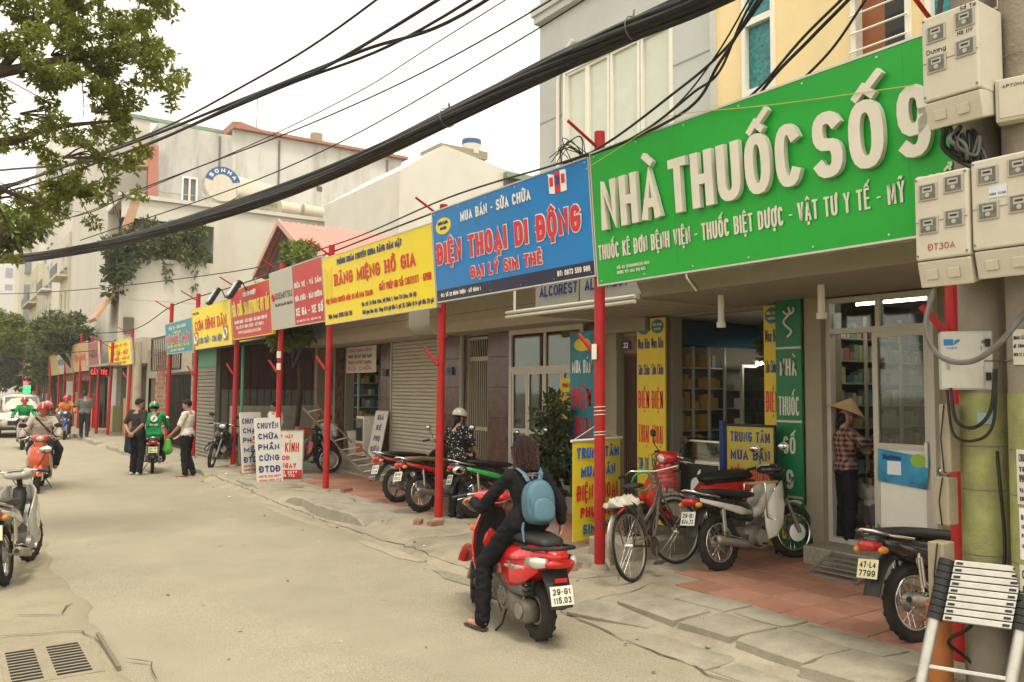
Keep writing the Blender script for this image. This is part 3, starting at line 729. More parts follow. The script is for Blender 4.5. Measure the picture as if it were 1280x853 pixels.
# glass counter
ct = site('phone_counter', 'white glass topped phone counter at the front of the phone shop', 'counter', (8.75, 7.4, .12))
bx('base', M('counter_white', (.62, .59, .50), .5), ct, 8.42, 9.0, 6.62, 8.1, .12, 1.0)
MB().box(8.405, 8.42, 7.42, 8.1, .14, .98).build('black_panel', M('black_panel', (.012, .012, .012), .3, var=0), ct)
ring_frame('top_frame', M('chrome'), ct, 'x', 8.42, 8.45, 6.62, 8.1, 1.0, 1.3, .025)
for t in range(22):
    x, y = RS.uniform(8.5, 8.9), RS.uniform(6.68, 8.0); MB().box(x, x + .07, y, y + .12, 1.02 + .2 * (x - 8.5), 1.05 + .2 * (x - 8.5)).build('phone', [PB[2], PB[5], M('counter_white')][t % 3], ct)
pane('pane', GLASS, ct, 'x', 8.435, 6.645, 8.075, 1.025, 1.275); MB().box(8.42, 9.0, 6.62, 8.1, 1.3, 1.31).build('top_glass', GLASS, ct)
f_ = frame((8.404, 7.78, .5), (0, -1, 0), (0, 0, 1))
ap = [(0 + .13 * math.cos(a) * (1 - .12 * math.cos(2 * a)), .16 + .14 * math.sin(a)) for a in np.linspace(0, 2 * PI, 22)[:-1] if not (-.35 < a < .45 or a > 5.95)]
MB().prism(ap, f_, .001, .004).prism([(.0, .33), (.02, .38), (.07, .42), (.06, .36)], f_, .001, .004).build('fruit_emblem', M('print_white'), ct)
MB().prism([(.2 * math.cos(a), .09 * math.sin(a)) for a in np.linspace(0, 2 * PI, 24)[:-1]], frame((8.418, 7.16, .66), (0, -1, 0), (0, 0, 1)), .001, .005).build('oval_emblem', M('print_navy'), ct)
write('lettering', 'SAMSUNG', frame((8.418, 7.16, .66), (0, -1, 0), (0, 0, 1)), -.16, -.04, .32, .08, M('print_white'), ct, z=.006)
# canopy over phone shop with panelled boxes
cp2 = site('canopy', 'white tiled canopy with printed panel boxes above the phone shop', 'canopy', (7.2, 8, 3.0))
MB().box(6.5, 8.3, 6.92, 9.4, 3.0, 3.06).build('soffit', M('soffit_white', (.34, .31, .25), .6), cp2)
for k in range(8): bx('soffit_strip', ALU, cp2, 6.5, 8.28, 6.95 + k * .3, 6.965 + k * .3, 2.994, 3.002)
for y0, y1 in ((6.95, 8.05), (8.1, 9.0)):
    b_ = bx('panel_box', M('panel_white', (.45, .43, .37), .5, stain=(.35, .32, .27), sscale=3), cp2, 6.6, 7.1, y0, y1, 3.07, 3.75)
    write('lettering', 'ALCOREST', frame((6.6, y1 - .1, 3.2), (0, -1, 0), (0, 0, 1)), 0, .0, .8, .14, M('print_navy'), b_, t=.02)
for z in (3.02, 3.08): MB().cyl((6.46, 6.9, z - .05), (6.46, 9.5, z - .05), .022, n=8).build('edge_bar', WHITEF, cp2)
MB().cyl((6.46, 9.3, 3.0), (6.46, 9.3, 3.7), .02).build('upright', WHITEF, cp2)

# ------------------------------------------------------------ glass-door house
gd = site('glass_door_house', 'house front with brown marble pilasters and cream glass doors', 'building', (8.3, 11.5, 0))
mb = wallgrid(MB(), 'x', XF, XF + .2, 9.465, 14.36, 0, 4.3, [(9.95, 12.0, .35, 3.0), (12.75, 13.5, .35, 2.98)])
mb.build('wall', CREAM, gd)
bx('floor_plinth', STEP, gd, 7.85, 8.3, 9.5, 14.3, 0, .35, .012)
for y0, y1 in ((9.47, 9.93), (12.06, 12.74), (13.6, 14.34)):
    for k in range(5): bx('marble_slab', MARBLE, gd, 8.26, 8.3, y0, y1, .36 + k * .55, .355 + (k + 1) * .55, .003)
df = ring_frame('door_frame', ALU, gd, 'x', 8.22, 8.3, 9.95, 12.0, .36, 3.0, .08)
bx('transom', ALU, df, 8.22, 8.3, 10.03, 11.92, 2.28, 2.36); bx('mullion', ALU, df, 8.23, 8.29, 10.93, 11.0, 2.36, 2.92)
for a, b in ((10.03, 10.93), (11.0, 11.92)): pane('pane', GLASSD, df, 'x', 8.26, a, b, 2.36, 2.92)
for a, b in ((10.03, 10.5), (10.5, 10.98), (10.98, 11.45), (11.45, 11.92)):
    lf = ring_frame('door_leaf', ALU, gd, 'x', 8.23, 8.28, a + .003, b - .003, .4, 2.28, .05)
    pane('pane', GLASSD, lf, 'x', 8.255, a + .05, b - .05, 1.3, 2.23); pane('pane', GLASSD, lf, 'x', 8.255, a + .05, b - .05, .45, 1.22)
    bx('mid_rail', ALU, lf, 8.232, 8.278, a + .053, b - .053, 1.22, 1.3)
n_ = bx('notice', M('yellow_print', (.70, .52, .03), .5), gd, 8.2, 8.215, 10.12, 10.5, 1.5, 2.15)
for i, (t_, c_) in enumerate((('PHÒNG KHÁM', 'print_red'), ('ĐI THẲNG', 'print_black'), ('RẼ PHẢI', 'print_red'), ('20M', 'print_black'))):
    write('lettering', t_, frame((8.2, 10.48, 1.5), (0, -1, 0), (0, 0, 1)), .03, .5 - i * .14, .3, .07, M(c_, {'print_red': (.5, .02, .02), 'print_black': (.015, .015, .02)}[c_], .5, var=.03), n_, z=.002, depth=.002)
interior(gd, 9.9, 12.1, .36, 3.1, 3, M('house_room', (.22, .2, .16), .8))
IRON = M('cream_iron', (.36, .32, .23), .5, .2)
bg_ = ring_frame('barred_gate', IRON, gd, 'x', 8.3, 8.36, 12.75, 13.5, .36, 2.95, .05)
for k in range(9): MB().cyl((8.33, 12.84 + k * .073, .4), (8.33, 12.84 + k * .073, 2.55), .012, n=6).build('gate_bar', IRON, bg_)
bx('gate_rail', IRON, bg_, 8.31, 8.35, 12.8, 13.45, 2.5, 2.58); bx('gate_rail', IRON, bg_, 8.312, 8.348, 12.8, 13.45, 1.2, 1.27)
for k in range(8): MB().cyl((8.33, 12.86 + k * .08, 2.58), (8.33, 12.9 + k * .08, 2.92), .01, n=6).build('gate_bar', IRON, bg_)
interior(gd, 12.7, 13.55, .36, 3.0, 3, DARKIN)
MB().cyl((8.2, 13.55, .36), (8.2, 13.55, 3.0), .05).cyl((8.2, 13.55, 2.3), (8.2, 13.55, 2.5), .06).build('drain_pipe', M('grey_pipe', (.27, .26, .23), .6), gd)
BEIGEB = M('beige_box', (.44, .405, .33), .6, var=.06, stain=(.3, .25, .18), sscale=1.6, sstr=.4)
def canopy_box(lbl, y0, y1, x0, z0, z1):
    c = site('canopy_box', lbl, 'canopy', (8, (y0 + y1) / 2, z0))
    prof = ((x0, z0 + .14), (x0, z1), (8.3, z1), (8.3, z0), (x0 + .12, z0))
    MB().rings([[V((x, y, z)) for x, z in prof] for y in (y0, y1)]).build('housing', BEIGEB, c, 0, .02)
    bx('seam', M('seam_dark', (.2, .17, .13), .8), c, x0 - .002, x0 + .003, y0 + .02, y1 - .02, z0 + .3, z0 + .31)
    return c
canopy_box('beige roller shutter box over the glass doors', 9.6, 13.7, 7.55, 3.0, 3.68)
canopy_box('long beige roller shutter box over the closed shutter', 14.2, 20.1, 7.4, 3.0, 3.72)
def corr_awning(lbl, y0, y1, xa, za, xb, zb, mat, amp=.02, par=None, pitch=.1):
    c = par or site('corrugated_awning', lbl, 'awning', (xa, (y0 + y1) / 2, za))
    N = int((y1 - y0) / pitch * 4); rings = []
    for k in range(N + 1):
        y = y0 + (y1 - y0) * k / N; d = amp * math.sin(2 * PI * (y - y0) / pitch)
        rings.append([V((xa, y, za + d)), V((xb, y, zb + d)), V((xb, y, zb + d - .006)), V((xa, y, za + d - .006))])
    MB().rings(rings).build('sheet', mat, c, 60)
    return c
RUSTY = M('pale_tin', (.42, .36, .28), .55, .3, var=.2, scale=3, stain=(.22, .12, .07), sscale=2.5, sstr=.6)
c_ = corr_awning('pale corrugated tin awning behind the blue phone sign', 9.4, 13.9, 6.1, 3.42, 8.3, 3.95, RUSTY)
for y in (9.6, 10.9, 12.2, 13.5): MB().cyl((6.15, y, 3.38), (8.25, y, 3.9), .02, n=6).build('bracket', M('grey_steel'), c_)
MB().cyl((6.15, 9.4, 3.36), (6.15, 13.9, 3.36), .025, n=6).build('edge_bar', WHITEF, c_)
c_ = corr_awning('pale corrugated tin awning behind the yellow dental sign', 14.1, 20.0, 6.3, 3.5, 8.3, 4.0, RUSTY)
for y in (14.5, 16, 17.6, 19.4): MB().cyl((6.35, y, 3.46), (8.25, y, 3.95), .02, n=6).build('bracket', M('grey_steel'), c_)

# ------------------------------------------------------------ shutter house + small shop
sh_ = site('shutter_house', 'low shop house with one closed roller shutter and one open shop', 'building', (8.3, 17, 0))
mb = wallgrid(MB(), 'x', XF, XF + .2, 14.36, 20.1, 0, 4.6, [(14.42, 16.7, .45, 3.05), (17.25, 19.3, .45, 3.05)])
mb.box(8.5, 13, 19.9, 20.1, 0, 4.6).box(8.3, 13, 14.36, 20.1, 4.6, 4.7)
mb.build('wall', CREAM, sh_)
for i, (x0, z1) in enumerate(((7.4, .17), (7.65, .31), (7.9, .45))): bx('step', STEP, sh_, x0, 8.32 if i == 2 else x0 + .26, 14.4, 20, 0, z1, .01)
SHUT = M('shutter_beige', (.42, .385, .31), .55, .1, var=.05, stain=(.3, .25, .17), sscale=1.3, sstr=.35)
st_ = ring_frame('roller_shutter', SHUT, sh_, 'x', 8.24, 8.36, 14.42, 16.7, .46, 3.05, .05)
for k in range(32):
    z = .5 + k * .078
    MB().rings([[V((8.3, y, z)), V((8.27, y, z + .012)), V((8.265, y, z + .04)), V((8.275, y, z + .07)), V((8.3, y, z + .076))] for y in (14.47, 16.65)]).build('slat', SHUT, st_, 50)
for y0, y1 in ((16.73, 17.22), (19.35, 19.85)):
    for k in range(4): bx('marble_slab', MARBLE, sh_, 8.255, 8.3, y0, y1, .46 + k * .65, .455 + (k + 1) * .65, .003)
bx('house_number_plate', M('navy_plate'), sh_, 8.22, 8.25, 16.85, 17.05, 2.25, 2.4)
bx('house_number_plate', M('navy_plate'), gd, 8.22, 8.258, 13.95, 14.15, 2.25, 2.4)
interior(sh_, 17.25, 19.3, .46, 3.1, 2.2, M('small_room', (.45, .42, .35), .8))
shelf_wall(sh_, 'display_case', 8.5, 10.2, 19.27, .62, .3, 7, PB + MED, .3, .9, .22, (.07, .14))
bn = bx('banner', M('pale_banner', (.62, .56, .47), .6), sh_, 8.27, 8.28, 17.5, 19.2, 2.35, 2.98)
for i, (t_, c_) in enumerate((('THAY MÀN HÌNH', 'print_red'), ('PHONG VÂN TAY NHẬN DẠNG', 'print_navy'), ('PHONE LAPTOP CAMERA', 'print_red'), ('SỬA CHỮA', 'print_red'))):
    write('lettering', t_, frame((8.27, 19.15, 2.35), (0, -1, 0), (0, 0, 1)), .06, .5 - i * .145, 1.35, .085, M(c_), bn, z=.002, depth=.002)

# ------------------------------------------------------------ workshop shed and garage
ws = site('workshop_shed', 'dim open workshop shed with maroon and grey tin walls', 'building', (7.5, 22, 0))
MAROON = M('maroon_tin', (.075, .03, .028), .6, .2, var=.25); GTIN = M('grey_tin', (.16, .145, .125), .6, .3, var=.2, stain=(.1, .07, .05), sscale=2)
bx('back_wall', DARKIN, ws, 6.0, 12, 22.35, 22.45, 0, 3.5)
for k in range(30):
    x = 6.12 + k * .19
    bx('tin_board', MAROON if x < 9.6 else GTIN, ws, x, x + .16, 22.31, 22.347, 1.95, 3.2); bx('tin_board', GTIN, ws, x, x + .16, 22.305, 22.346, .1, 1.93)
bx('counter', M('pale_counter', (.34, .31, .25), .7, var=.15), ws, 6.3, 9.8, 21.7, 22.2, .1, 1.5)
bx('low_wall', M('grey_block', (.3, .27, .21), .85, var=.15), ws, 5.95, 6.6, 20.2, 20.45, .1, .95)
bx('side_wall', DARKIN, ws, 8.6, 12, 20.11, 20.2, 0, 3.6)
MB().rings([[V((x, y, z)) for x, z in ((5.9, 3.05), (9, 3.5), (9, 3.44), (5.9, 2.99))] for y in (20.1, 22.4)]).build('roof', M('shed_roof', (.12, .10, .08), .8), ws)
bx('post', M('shed_post', (.3, .24, .17), .8), ws, 8.05, 8.3, 20.55, 20.75, .1, 3.2)
MB().cyl((6.05, 20.3, .1), (6.05, 20.3, 3.0), .035).build('green_pipe', M('green_pipe', (.06, .22, .14), .5), ws)
MB().tube([(8.0, 20.9, 3.0), (8.15, 20.7, 2.6), (8.6, 20.6, 2.1)], [.03, .1, .03], 6).build('hanging_bag', M('sack', (.04, .04, .04), .8), ws)
bx('pink_crate', M('orange_crate', (.55, .16, .06), .6), ws, 7.6, 8.0, 20.6, 20.9, .72, .98); bx('work_table', M('table_grey', (.3, .28, .22), .7), ws, 7.1, 8.3, 20.5, 21.2, .1, .7)
corr_awning('rough corrugated tin awning over the workshop entrance', 20.0, 24.6, 5.75, 3.05, 7.6, 3.4, RUSTY, .025)
ga = site('roller_garage', 'grey roller shutter garage with green painted band', 'building', (6, 23.3, 0))
bx('wall', CREAM, ga, 6.02, 8, 22.46, 24.4, 0, 3.1); bx('green_band', M('green_band', (.06, .25, .15), .6), ga, 5.985, 6.02, 22.3, 24.4, 2.55, 3.05)
GSH = M('garage_slat', (.24, .22, .17), .6, .2, var=.1, stain=(.15, .12, .08), sscale=2, sstr=.4)
for k in range(24):
    z = .1 + k * .1
    MB().rings([[V((6.01, y, z)), V((5.98, y, z + .02)), V((5.975, y, z + .06)), V((6.01, y, z + .097))] for y in (22.4, 24.35)]).build('slat', GSH, ga, 40)
bx('jamb', GTIN, ga, 5.95, 6.06, 22.3, 22.4, 0, 3.0)

# ------------------------------------------------------------ brick wall with iron gate
bw = site('brick_gate_wall', 'red brick piers with tall black iron gate and grille above', 'wall', (6.1, 28, 0))
BR = [M('brick_%d' % i, c, .85, var=.15, scale=12) for i, c in enumerate([(.27, .13, .085), (.23, .105, .07), (.31, .16, .105)])]
bpro = []
for m in BR:
    o = MB().box(-.012, .0, -.105, .105, -.03, .03).build('brick', m); bpro.append(o.data); bpy.data.objects.remove(o)
nb = 0
for (y0, y1, z1) in ((24.45, 25.5, 3.0), (28.9, 30.4, 3.2)):
    pr = bx('brick_pier', M('mortar', (.33, .28, .21), .9), bw, 6.1, 6.5, y0, y1, 0, z1)
    for r in range(int(z1 / .145)):
        y = y0 + .12 + (r % 2) * .12
        while y < y1 - .1 and nb < 300:
            o = bpy.data.objects.new('brick', bpro[RS.randint(3)]); COL.objects.link(o); o.parent = pr
            o.location = V((6.1, y, .08 + r * .145)) - V((6.1, 28, 0)); o.scale = (1, 1.05, 2.0); y += .24; nb += 1
BLK = M('black_iron', (.02, .018, .016), .5, .4)
gt = ring_frame('gate', BLK, bw, 'x', 6.12, 6.18, 25.5, 28.9, .1, 2.45, .07)
for k in range(20): bx('gate_bar', BLK, gt, 6.13, 6.16, 25.62 + k * .17, 25.65 + k * .17, .17, 2.38)
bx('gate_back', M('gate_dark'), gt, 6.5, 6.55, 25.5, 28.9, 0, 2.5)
gr = ring_frame('grille', BLK, bw, 'x', 5.7, 5.74, 25.2, 29.3, 2.5, 3.6, .06)
for k in range(14): bx('grille_bar', BLK, gr, 5.71, 5.73, 25.5 + k * .27, 25.525 + k * .27, 2.56, 3.54)
bx('grille_bar', BLK, gr, 5.706, 5.734, 25.26, 29.24, 3.0, 3.04)
bx('side_door', M('brown_door', (.13, .085, .05), .6), bw, 6.2, 6.3, 30.4, 31.6, .1, 2.3); bx('lintel', CREAM, bw, 6.1, 6.6, 30.4, 31.8, 2.3, 3.3)
for y in (32.0, 33.2): MB().cyl((5.8, y, 0), (5.8, y, 3.6), .16, .13, 12).build('concrete_post', M('grey_post', (.32, .28, .2), .85, var=.15), bw, 40)

# ------------------------------------------------------------ beige house with the planted balcony
be = site('beige_house', 'large blank beige house side with planted balcony at its corner', 'building', (10, 44, 0))
BEI = M('beige_render', (.50, .485, .43), .88, var=.05, scale=1.2, bump=.1, stain=(.38, .34, .27), sscale=.7, sstr=.5, streak=True)
mb = wallgrid(MB(), 'y', 40, 40.25, 6.4, 16.4, 0, 10.5, [(6.4, 10.4, 7.85, 9.6)])
mb.box(6.4, 6.65, 40.25, 47, 0, 7.85).box(6.4, 6.65, 44, 47, 7.85, 10.5).box(6.65, 16.4, 40.25, 47, 7.5, 7.8).box(6.4, 16.4, 40.25, 47, 10.5, 10.6)
mb.box(10.4, 10.55, 40.25, 44, 7.8, 10.5).box(6.65, 10.4, 44, 44.1, 7.8, 10.5)
mb.build('wall', BEI, be)
PEACH = M('peach_trim', (.42, .26, .16), .8)
MB().prism([(0, 0), (.45, 0), (1.1, 2.7), (.75, 2.7)], frame((6.05, 40.1, 7.85), (1, 0, 0), (0, 0, 1)), -.12, .12).build('slanted_fin', PEACH, be)
MB().box(6.2, 16.45, 39.85, 40.0, 10.5, 10.68).build('parapet', BEI, be)
MB().prism([(0, 0), (.85, 1.45), (.85, 1.65), (-.1, .12)], frame((5.55, 40.0, 4.9), (1, 0, 0), (0, 0, 1)), -2.2, 0).build('porch_slab', PEACH, be)
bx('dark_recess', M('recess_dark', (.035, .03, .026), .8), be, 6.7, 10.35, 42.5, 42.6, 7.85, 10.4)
bx('score_line', M('wall_score', (.42, .38, .30), .9), be, 6.5, 16.3, 39.992, 40.0, 5.9, 5.93)
bx('vent_box', M('vent_dark', (.1, .09, .07), .7), be, 6.6, 7.0, 39.8, 40.0, 4.4, 5.1)
# ------------------------------------------------------------ tall weathered house behind
tb = site('weathered_house', 'tall grey white house with rain streaked side and rust red roof edge', 'building', (16, 55, 0))
WEA = M('weathered_render', (.43, .425, .395), .9, var=.12, scale=.8, bump=.1, stain=(.17, .16, .14), sscale=.8, sstr=.85, streak=True)
CLEAN = M('old_white', (.52, .515, .48), .9, var=.07, scale=.8, stain=(.27, .25, .21), sscale=.9, sstr=.8, streak=True)
wallgrid(MB(), 'y', 50, 50.3, 9.75, 14.0, 0, 17.2, [(11.1, 12.0, 12.6, 14.3)]).box(9.75, 10.05, 50.3, 62, 0, 17.2).build('wall', WEA, tb)
wallgrid(MB(), 'y', 50, 50.3, 14.0, 25.3, 0, 17.6, [(21.7, 22.35, 11.9, 13.0)]).box(25.0, 25.3, 50.3, 62, 0, 17.6).box(10.05, 25.0, 50.3, 62, 16.8, 17.0).build('wall', CLEAN, tb)
wallgrid(MB(), 'x', 6.9, 7.2, 50.0, 62, 0, 17.4, []).box(7.2, 9.75, 52.2, 52.5, 0, 17.9).build('wall', BEI, tb)
MB().box(7.0, 13.9, 52.1, 52.55, 17.9, 18.1).build('green_edge', M('green_edge', (.18, .26, .17), .7), tb)
RTIN = M('rust_red_tin', (.33, .15, .10), .7, var=.2, stain=(.2, .1, .06), sscale=2)
MB().box(13.9, 25.6, 49.6, 56, 17.6, 17.78).build('roof', RTIN, tb)
MB().prism([(0, 0), (2.2, 0), (1.8, .08), (.5, .34), (0, .28)], frame((13.9, 50.2, 17.78), (1, 0, 0), (0, 0, 1)), -3, .3).build('roof_ridge', RTIN, tb)
for (a, b, c, d) in ((11.1, 12.0, 12.6, 14.3), (21.7, 22.35, 11.9, 13.0)):
    w = ring_frame('window', WHITEF, tb, 'y', 49.95, 50.1, a, b, c, d, .1); bx('mullion', WHITEF, w, (a + b) / 2 - .05, (a + b) / 2 + .05, 49.97, 50.08, c + .1, d - .1)
    bx('pane', M('sky_pane', (.12, .14, .15), .1, var=0), w, a + .05, b - .05, 50.1, 50.12, c + .05, d - .05)
bx('red_column', M('brick_red', (.38, .15, .11), .8), tb, 9.2, 9.7, 49.5, 50.0, 11.0, 15.7); bx('balcony_slab', BEI, tb, 7.0, 9.75, 48.3, 50.0, 10.6, 10.8)
MB().prism([(0, 0), (1.5, .2), (1.8, 1.3), (.8, 1.5)], frame((7.8, 49.8, 14.3), (1, 0, 0), (0, 0, 1)), -1, .1).build('awning_flap', M('ochre_flap', (.42, .32, .14), .7), tb)
bx('air_unit', M('unit_white'), tb, 7.1, 8.5, 48.8, 49.5, 10.85, 12.0)
for x, z1 in ((13.2, 17.0), (16.8, 17.4), (24.2, 17.4)): MB().cyl((x, 49.93, 7), (x, 49.93, z1), .06, n=8).build('drain_pipe', GTIN, tb)
for x, z in ((16.0, 12.2), (19.3, 14.6), (23.6, 14.2)): bx('vent_hole', M('vent_dark', (.1, .09, .07), .7), tb, x, x + .35, 49.97, 50.0, z, z + .3)
bx('air_unit', M('unit_white'), tb, 17.6, 18.7, 49.3, 50.0, 12.4, 13.2); MB().cyl((15.5, 50.4, 17.78), (15.5, 50.4, 20.2), .03, n=6).build('antenna', GTIN, tb); MB().cyl((19.6, 51, 17.78), (19.6, 51, 18.6), .4, n=14).build('roof_tank', CREAM, tb, 40)
for z in (9.5, 13.2): bx('floor_line', M('wall_score', (.42, .38, .30), .9), tb, 9.8, 25.2, 49.985, 50.0, z, z + .05)
MB().torus((7.9, 48.78, 11.4), (0, 1, 0), .36, .05, 18, 6).build('fan_ring', GTIN, tb)
# water tanks on the beige house roof
tk = site('water_tank', 'stainless steel water tank with blue lettered arc on the beige roof', 'water tank', (12, 42, 10.6))
STL = M('stainless', (.50, .46, .38), .3, .8, var=.08)
MB().cyl((11.3, 41.6, 11.7), (14.0, 42.6, 11.7), .95, n=24).build('drum', STL, tk, 50)
fr_ = frame((10.95, 40.75, 11.9), (1, 0, 0), (0, 0, 1))
arc = [(.86 * math.cos(a), .86 * math.sin(a)) for a in np.linspace(.25, PI - .25, 14)] + [(.5 * math.cos(a), .5 * math.sin(a)) for a in np.linspace(PI - .25, .25, 14)]
ar = MB().prism(arc, fr_, 0, .03).build('blue_arc', M('arc_blue', (.03, .10, .26), .5), tk)
MB().prism([(.86 * math.cos(a), .84 * math.sin(a)) for a in np.linspace(0, 2 * PI, 24)[:-1]], fr_, -.6, -.002).build('end_cap', STL, tk)
for i, ch in enumerate('SONHA'):
    a = PI - .62 - i * (PI - 1.24) / 4; p = fr_ @ V((.58 * math.cos(a), .58 * math.sin(a), .03))
    e = V((math.sin(a), 0, -math.cos(a))); write('lettering', ch, frame(p - e * .09, e, (math.cos(a), 0, math.sin(a))), 0, 0, .18, .19, M('print_white'), ar, t=.042, z=.004)
for x, y in ((11.5, 41.2), (13.7, 42.0), (11.4, 42.2), (13.5, 43)): MB().cyl((x, y, 10.6), (x, y, 11.2), .05).build('leg', STL, tk)
for i, x in enumerate((13.7, 14.9)):
    t2 = site('heater_drum', ('left' if i == 0 else 'right') + ' small cream solar heater drum lying on the beige roof', 'water heater', (x, 40.6, 10.6))
    MB().cyl((x, 40.5, 11.05), (x + 1.0, 40.5, 11.0), .36, n=16).build('drum', M('drum_cream', (.5, .44, .34), .5), t2, 50); bx('cradle', GTIN, t2, x + .1, x + .22, 40.3, 40.8, 10.6, 10.75); bx('cradle', GTIN, t2, x + .7, x + .82, 40.3, 40.8, 10.6, 10.75)
# ------------------------------------------------------------ white house, red gable house
wh = site('white_house', 'plain white house with green tin eave and louvred top', 'building', (18, 31, 0))
MB().prism([(0, 0), (6.6, 0), (6.6, 10.5), (6.2, 11.6), (2.05, 12.3), (0, 10.9)], frame((15.1, 30, 0), (1, 0, 0), (0, 0, 1)), -8, 0).build('wall', M('white_render', (.55, .54, .49), .9, var=.05, scale=1, stain=(.42, .38, .3), sscale=.8, sstr=.4, streak=True), wh)
bx('green_eave', M('green_edge'), wh, 20.2, 21.75, 29.7, 29.99, 11.35, 11.6); lv = bx('louvre', M('louvre_dark', (.1, .1, .09), .7), wh, 20.2, 21.75, 29.94, 29.99, 10.5, 11.35)
for k in range(12): bx('louvre_slat', M('grey_tin'), lv, 20.25 + k * .12, 20.29 + k * .12, 29.9, 29.94, 10.5, 11.35)
bx('roof_box', CREAM, wh, 17.1, 19.5, 30.2, 32, 12.1, 12.45)
tk = site('roof_tank', 'steel roof tank with blue and white band on the white house', 'water tank', (19.2, 31, 12.3))
MB().cyl((18.9, 30.6, 12.3), (18.9, 30.6, 13.0), .42, n=20).build('drum', STL, tk, 40); MB().cyl((18.9, 30.6, 12.75), (18.9, 30.6, 12.95), .43, n=20).build('blue_band', M('arc_blue'), tk, 40)
rg = site('red_roof_house', 'small house with pink red corrugated gable roof behind the signs', 'building', (10, 24.8, 0))
PINK = M('pink_tin', (.52, .21, .17), .55, .1, var=.1, scale=2)
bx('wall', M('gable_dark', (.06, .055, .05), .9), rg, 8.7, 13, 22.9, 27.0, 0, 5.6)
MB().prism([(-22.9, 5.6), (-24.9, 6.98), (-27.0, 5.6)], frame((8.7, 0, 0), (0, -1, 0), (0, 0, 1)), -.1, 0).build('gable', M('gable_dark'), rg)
for ye, ze in ((22.2, 5.6), (27.3, 5.65)):
    rings = []; N = 56
    for k in range(N + 1):
        x = 8.4 + 5.2 * k / N; d = .02 * (1 if k % 2 else -1)
        rings.append([V((x, 24.9, 7.13 + d)), V((x, ye, ze + d)), V((x, ye, ze + d - .03)), V((x, 24.9, 7.13 + d - .03))])
    MB().rings(rings).build('roof_sheet', PINK, rg)
for ye, ze in ((22.2, 5.6), (27.3, 5.65)):
    MB().prism([(-24.9, 7.2), (-24.9, 7.0), (-ye, ze - .1), (-ye, ze + .08)], frame((8.4, 0, 0), (0, -1, 0), (0, 0, 1)), -.02, .03).build('barge_board', M('barge_pink', (.50, .27, .22), .6), rg)
# low concrete ledge between the two forecourts
lg = bx('concrete_ledge', SLAB, None, 6.15, 8.1, 6.75, 7.35, .06, .30, .02)
tag(lg, 'low concrete ledge behind the parked bicycle', 'ledge')
# ------------------------------------------------------------ sign posts
REDP = M('red_paint', (.36, .010, .011), .45, var=.16, scale=3, stain=(.16, .045, .02), sscale=5, sstr=.75, bump=.12, bscale=50)
def post(x, y, label, h=4.6, brace=True, lean=0., far=False):
    p = site('sign_post', label, 'post', (x, y, .1), 'red posts carrying the row of signs')
    MB().cyl((x, y, .06), (x + lean, y, h), .058, n=12).build('pole', REDP, p, 40)
    if far: return p
    MB().cyl((x, y, .05), (x, y, .16), .13, .075, 10).build('footing', SLAB, p, 40)
    if brace:
        MB().cyl((x + .02, y, h - .2), (x - .42, y + .02, h + .05), .017, n=6).build('brace', REDP, p)
        MB().cyl((x - .05, y - .02, 2.3), (x - .17, y + .14, 2.55), .024, n=6).build('bracket', REDP, p)
    return p
post(5.72, 2.93, 'red steel post behind the grey meter boxes')
p1 = post(5.71, 6.64, 'thick red steel post between the blue and green signs', 4.72)
MB().box(5.6, 5.61, 6.57, 6.64, 2.28, 2.44).build('paper_tag', M('litter_paper'), p1)
for z in (1.78, 1.74, 1.7, 1.52, 1.49): MB().torus((5.71, 6.64, z), (0, .1, 1), .061, .004, 18, 5).build('wire_tie', WHITEF, p1)
post(5.85, 10.27, 'red steel post beside the standing helmeted woman', 4.62, lean=.03)
post(5.81, 14.32, 'red steel post with a loose brick at its foot', 4.6, lean=.03)
p4 = post(5.83, 17.02, 'red steel post behind the white repair board', 4.6, lean=.03)
for z in (2.35, 2.6): MB().cyl((5.833, 17.02, z), (5.833, 17.02, z + .14), .0605, n=12).build('paper_tag', M('litter_paper'), p4, 40)
post(5.78, 19.98, 'red steel post beside the motorbike at the workshop', 4.55, lean=.03)
post(5.6, 23.02, 'red steel post beside the grey roller garage', 4.5, lean=.03)
post(5.6, 26.2, 'red steel post in front of the black iron gate', 4.5, lean=.05)
post(5.57, 32.4, 'bare red steel post between the teal and far yellow signs', 4.1, lean=.1)
post(5.32, 34.8, 'red steel post at the left end of the far yellow sign', 3.7, lean=.08)
far_y = [37.3, 39.8, 42.5, 45.2, 48.2, 51.5, 55, 59, 63.5, 68.5, 74]
for i, y in enumerate(far_y):
    post(5.3 + .05 * math.sin(y), y, 'far red sign post, %s beyond the far yellow sign' % ['first', 'second', 'third', 'fourth', 'fifth', 'sixth', 'seventh', 'eighth', 'ninth', 'tenth', 'eleventh'][i], 4.2 + .3 * math.sin(y * 3), far=True, lean=.03)
def brick_thing(x, y, z, rz, label):
    o = MB().box(-.11, .11, -.052, .052, 0, .06).build('brick', BR[0], None, 0, .004); o.location = (x, y, z); o.rotation_euler = (0, 0, rz); tag(o, label, 'brick', 'loose bricks at the post feet')
brick_thing(6.12, 14.1, .11, .4, 'single loose red brick beside the foot of a red post')
brick_thing(5.66, 10.02, .1, .2, 'loose red brick in front of the helmeted woman post, right one')
brick_thing(5.52, 10.25, .1, .9, 'loose red brick in front of the helmeted woman post, left one')

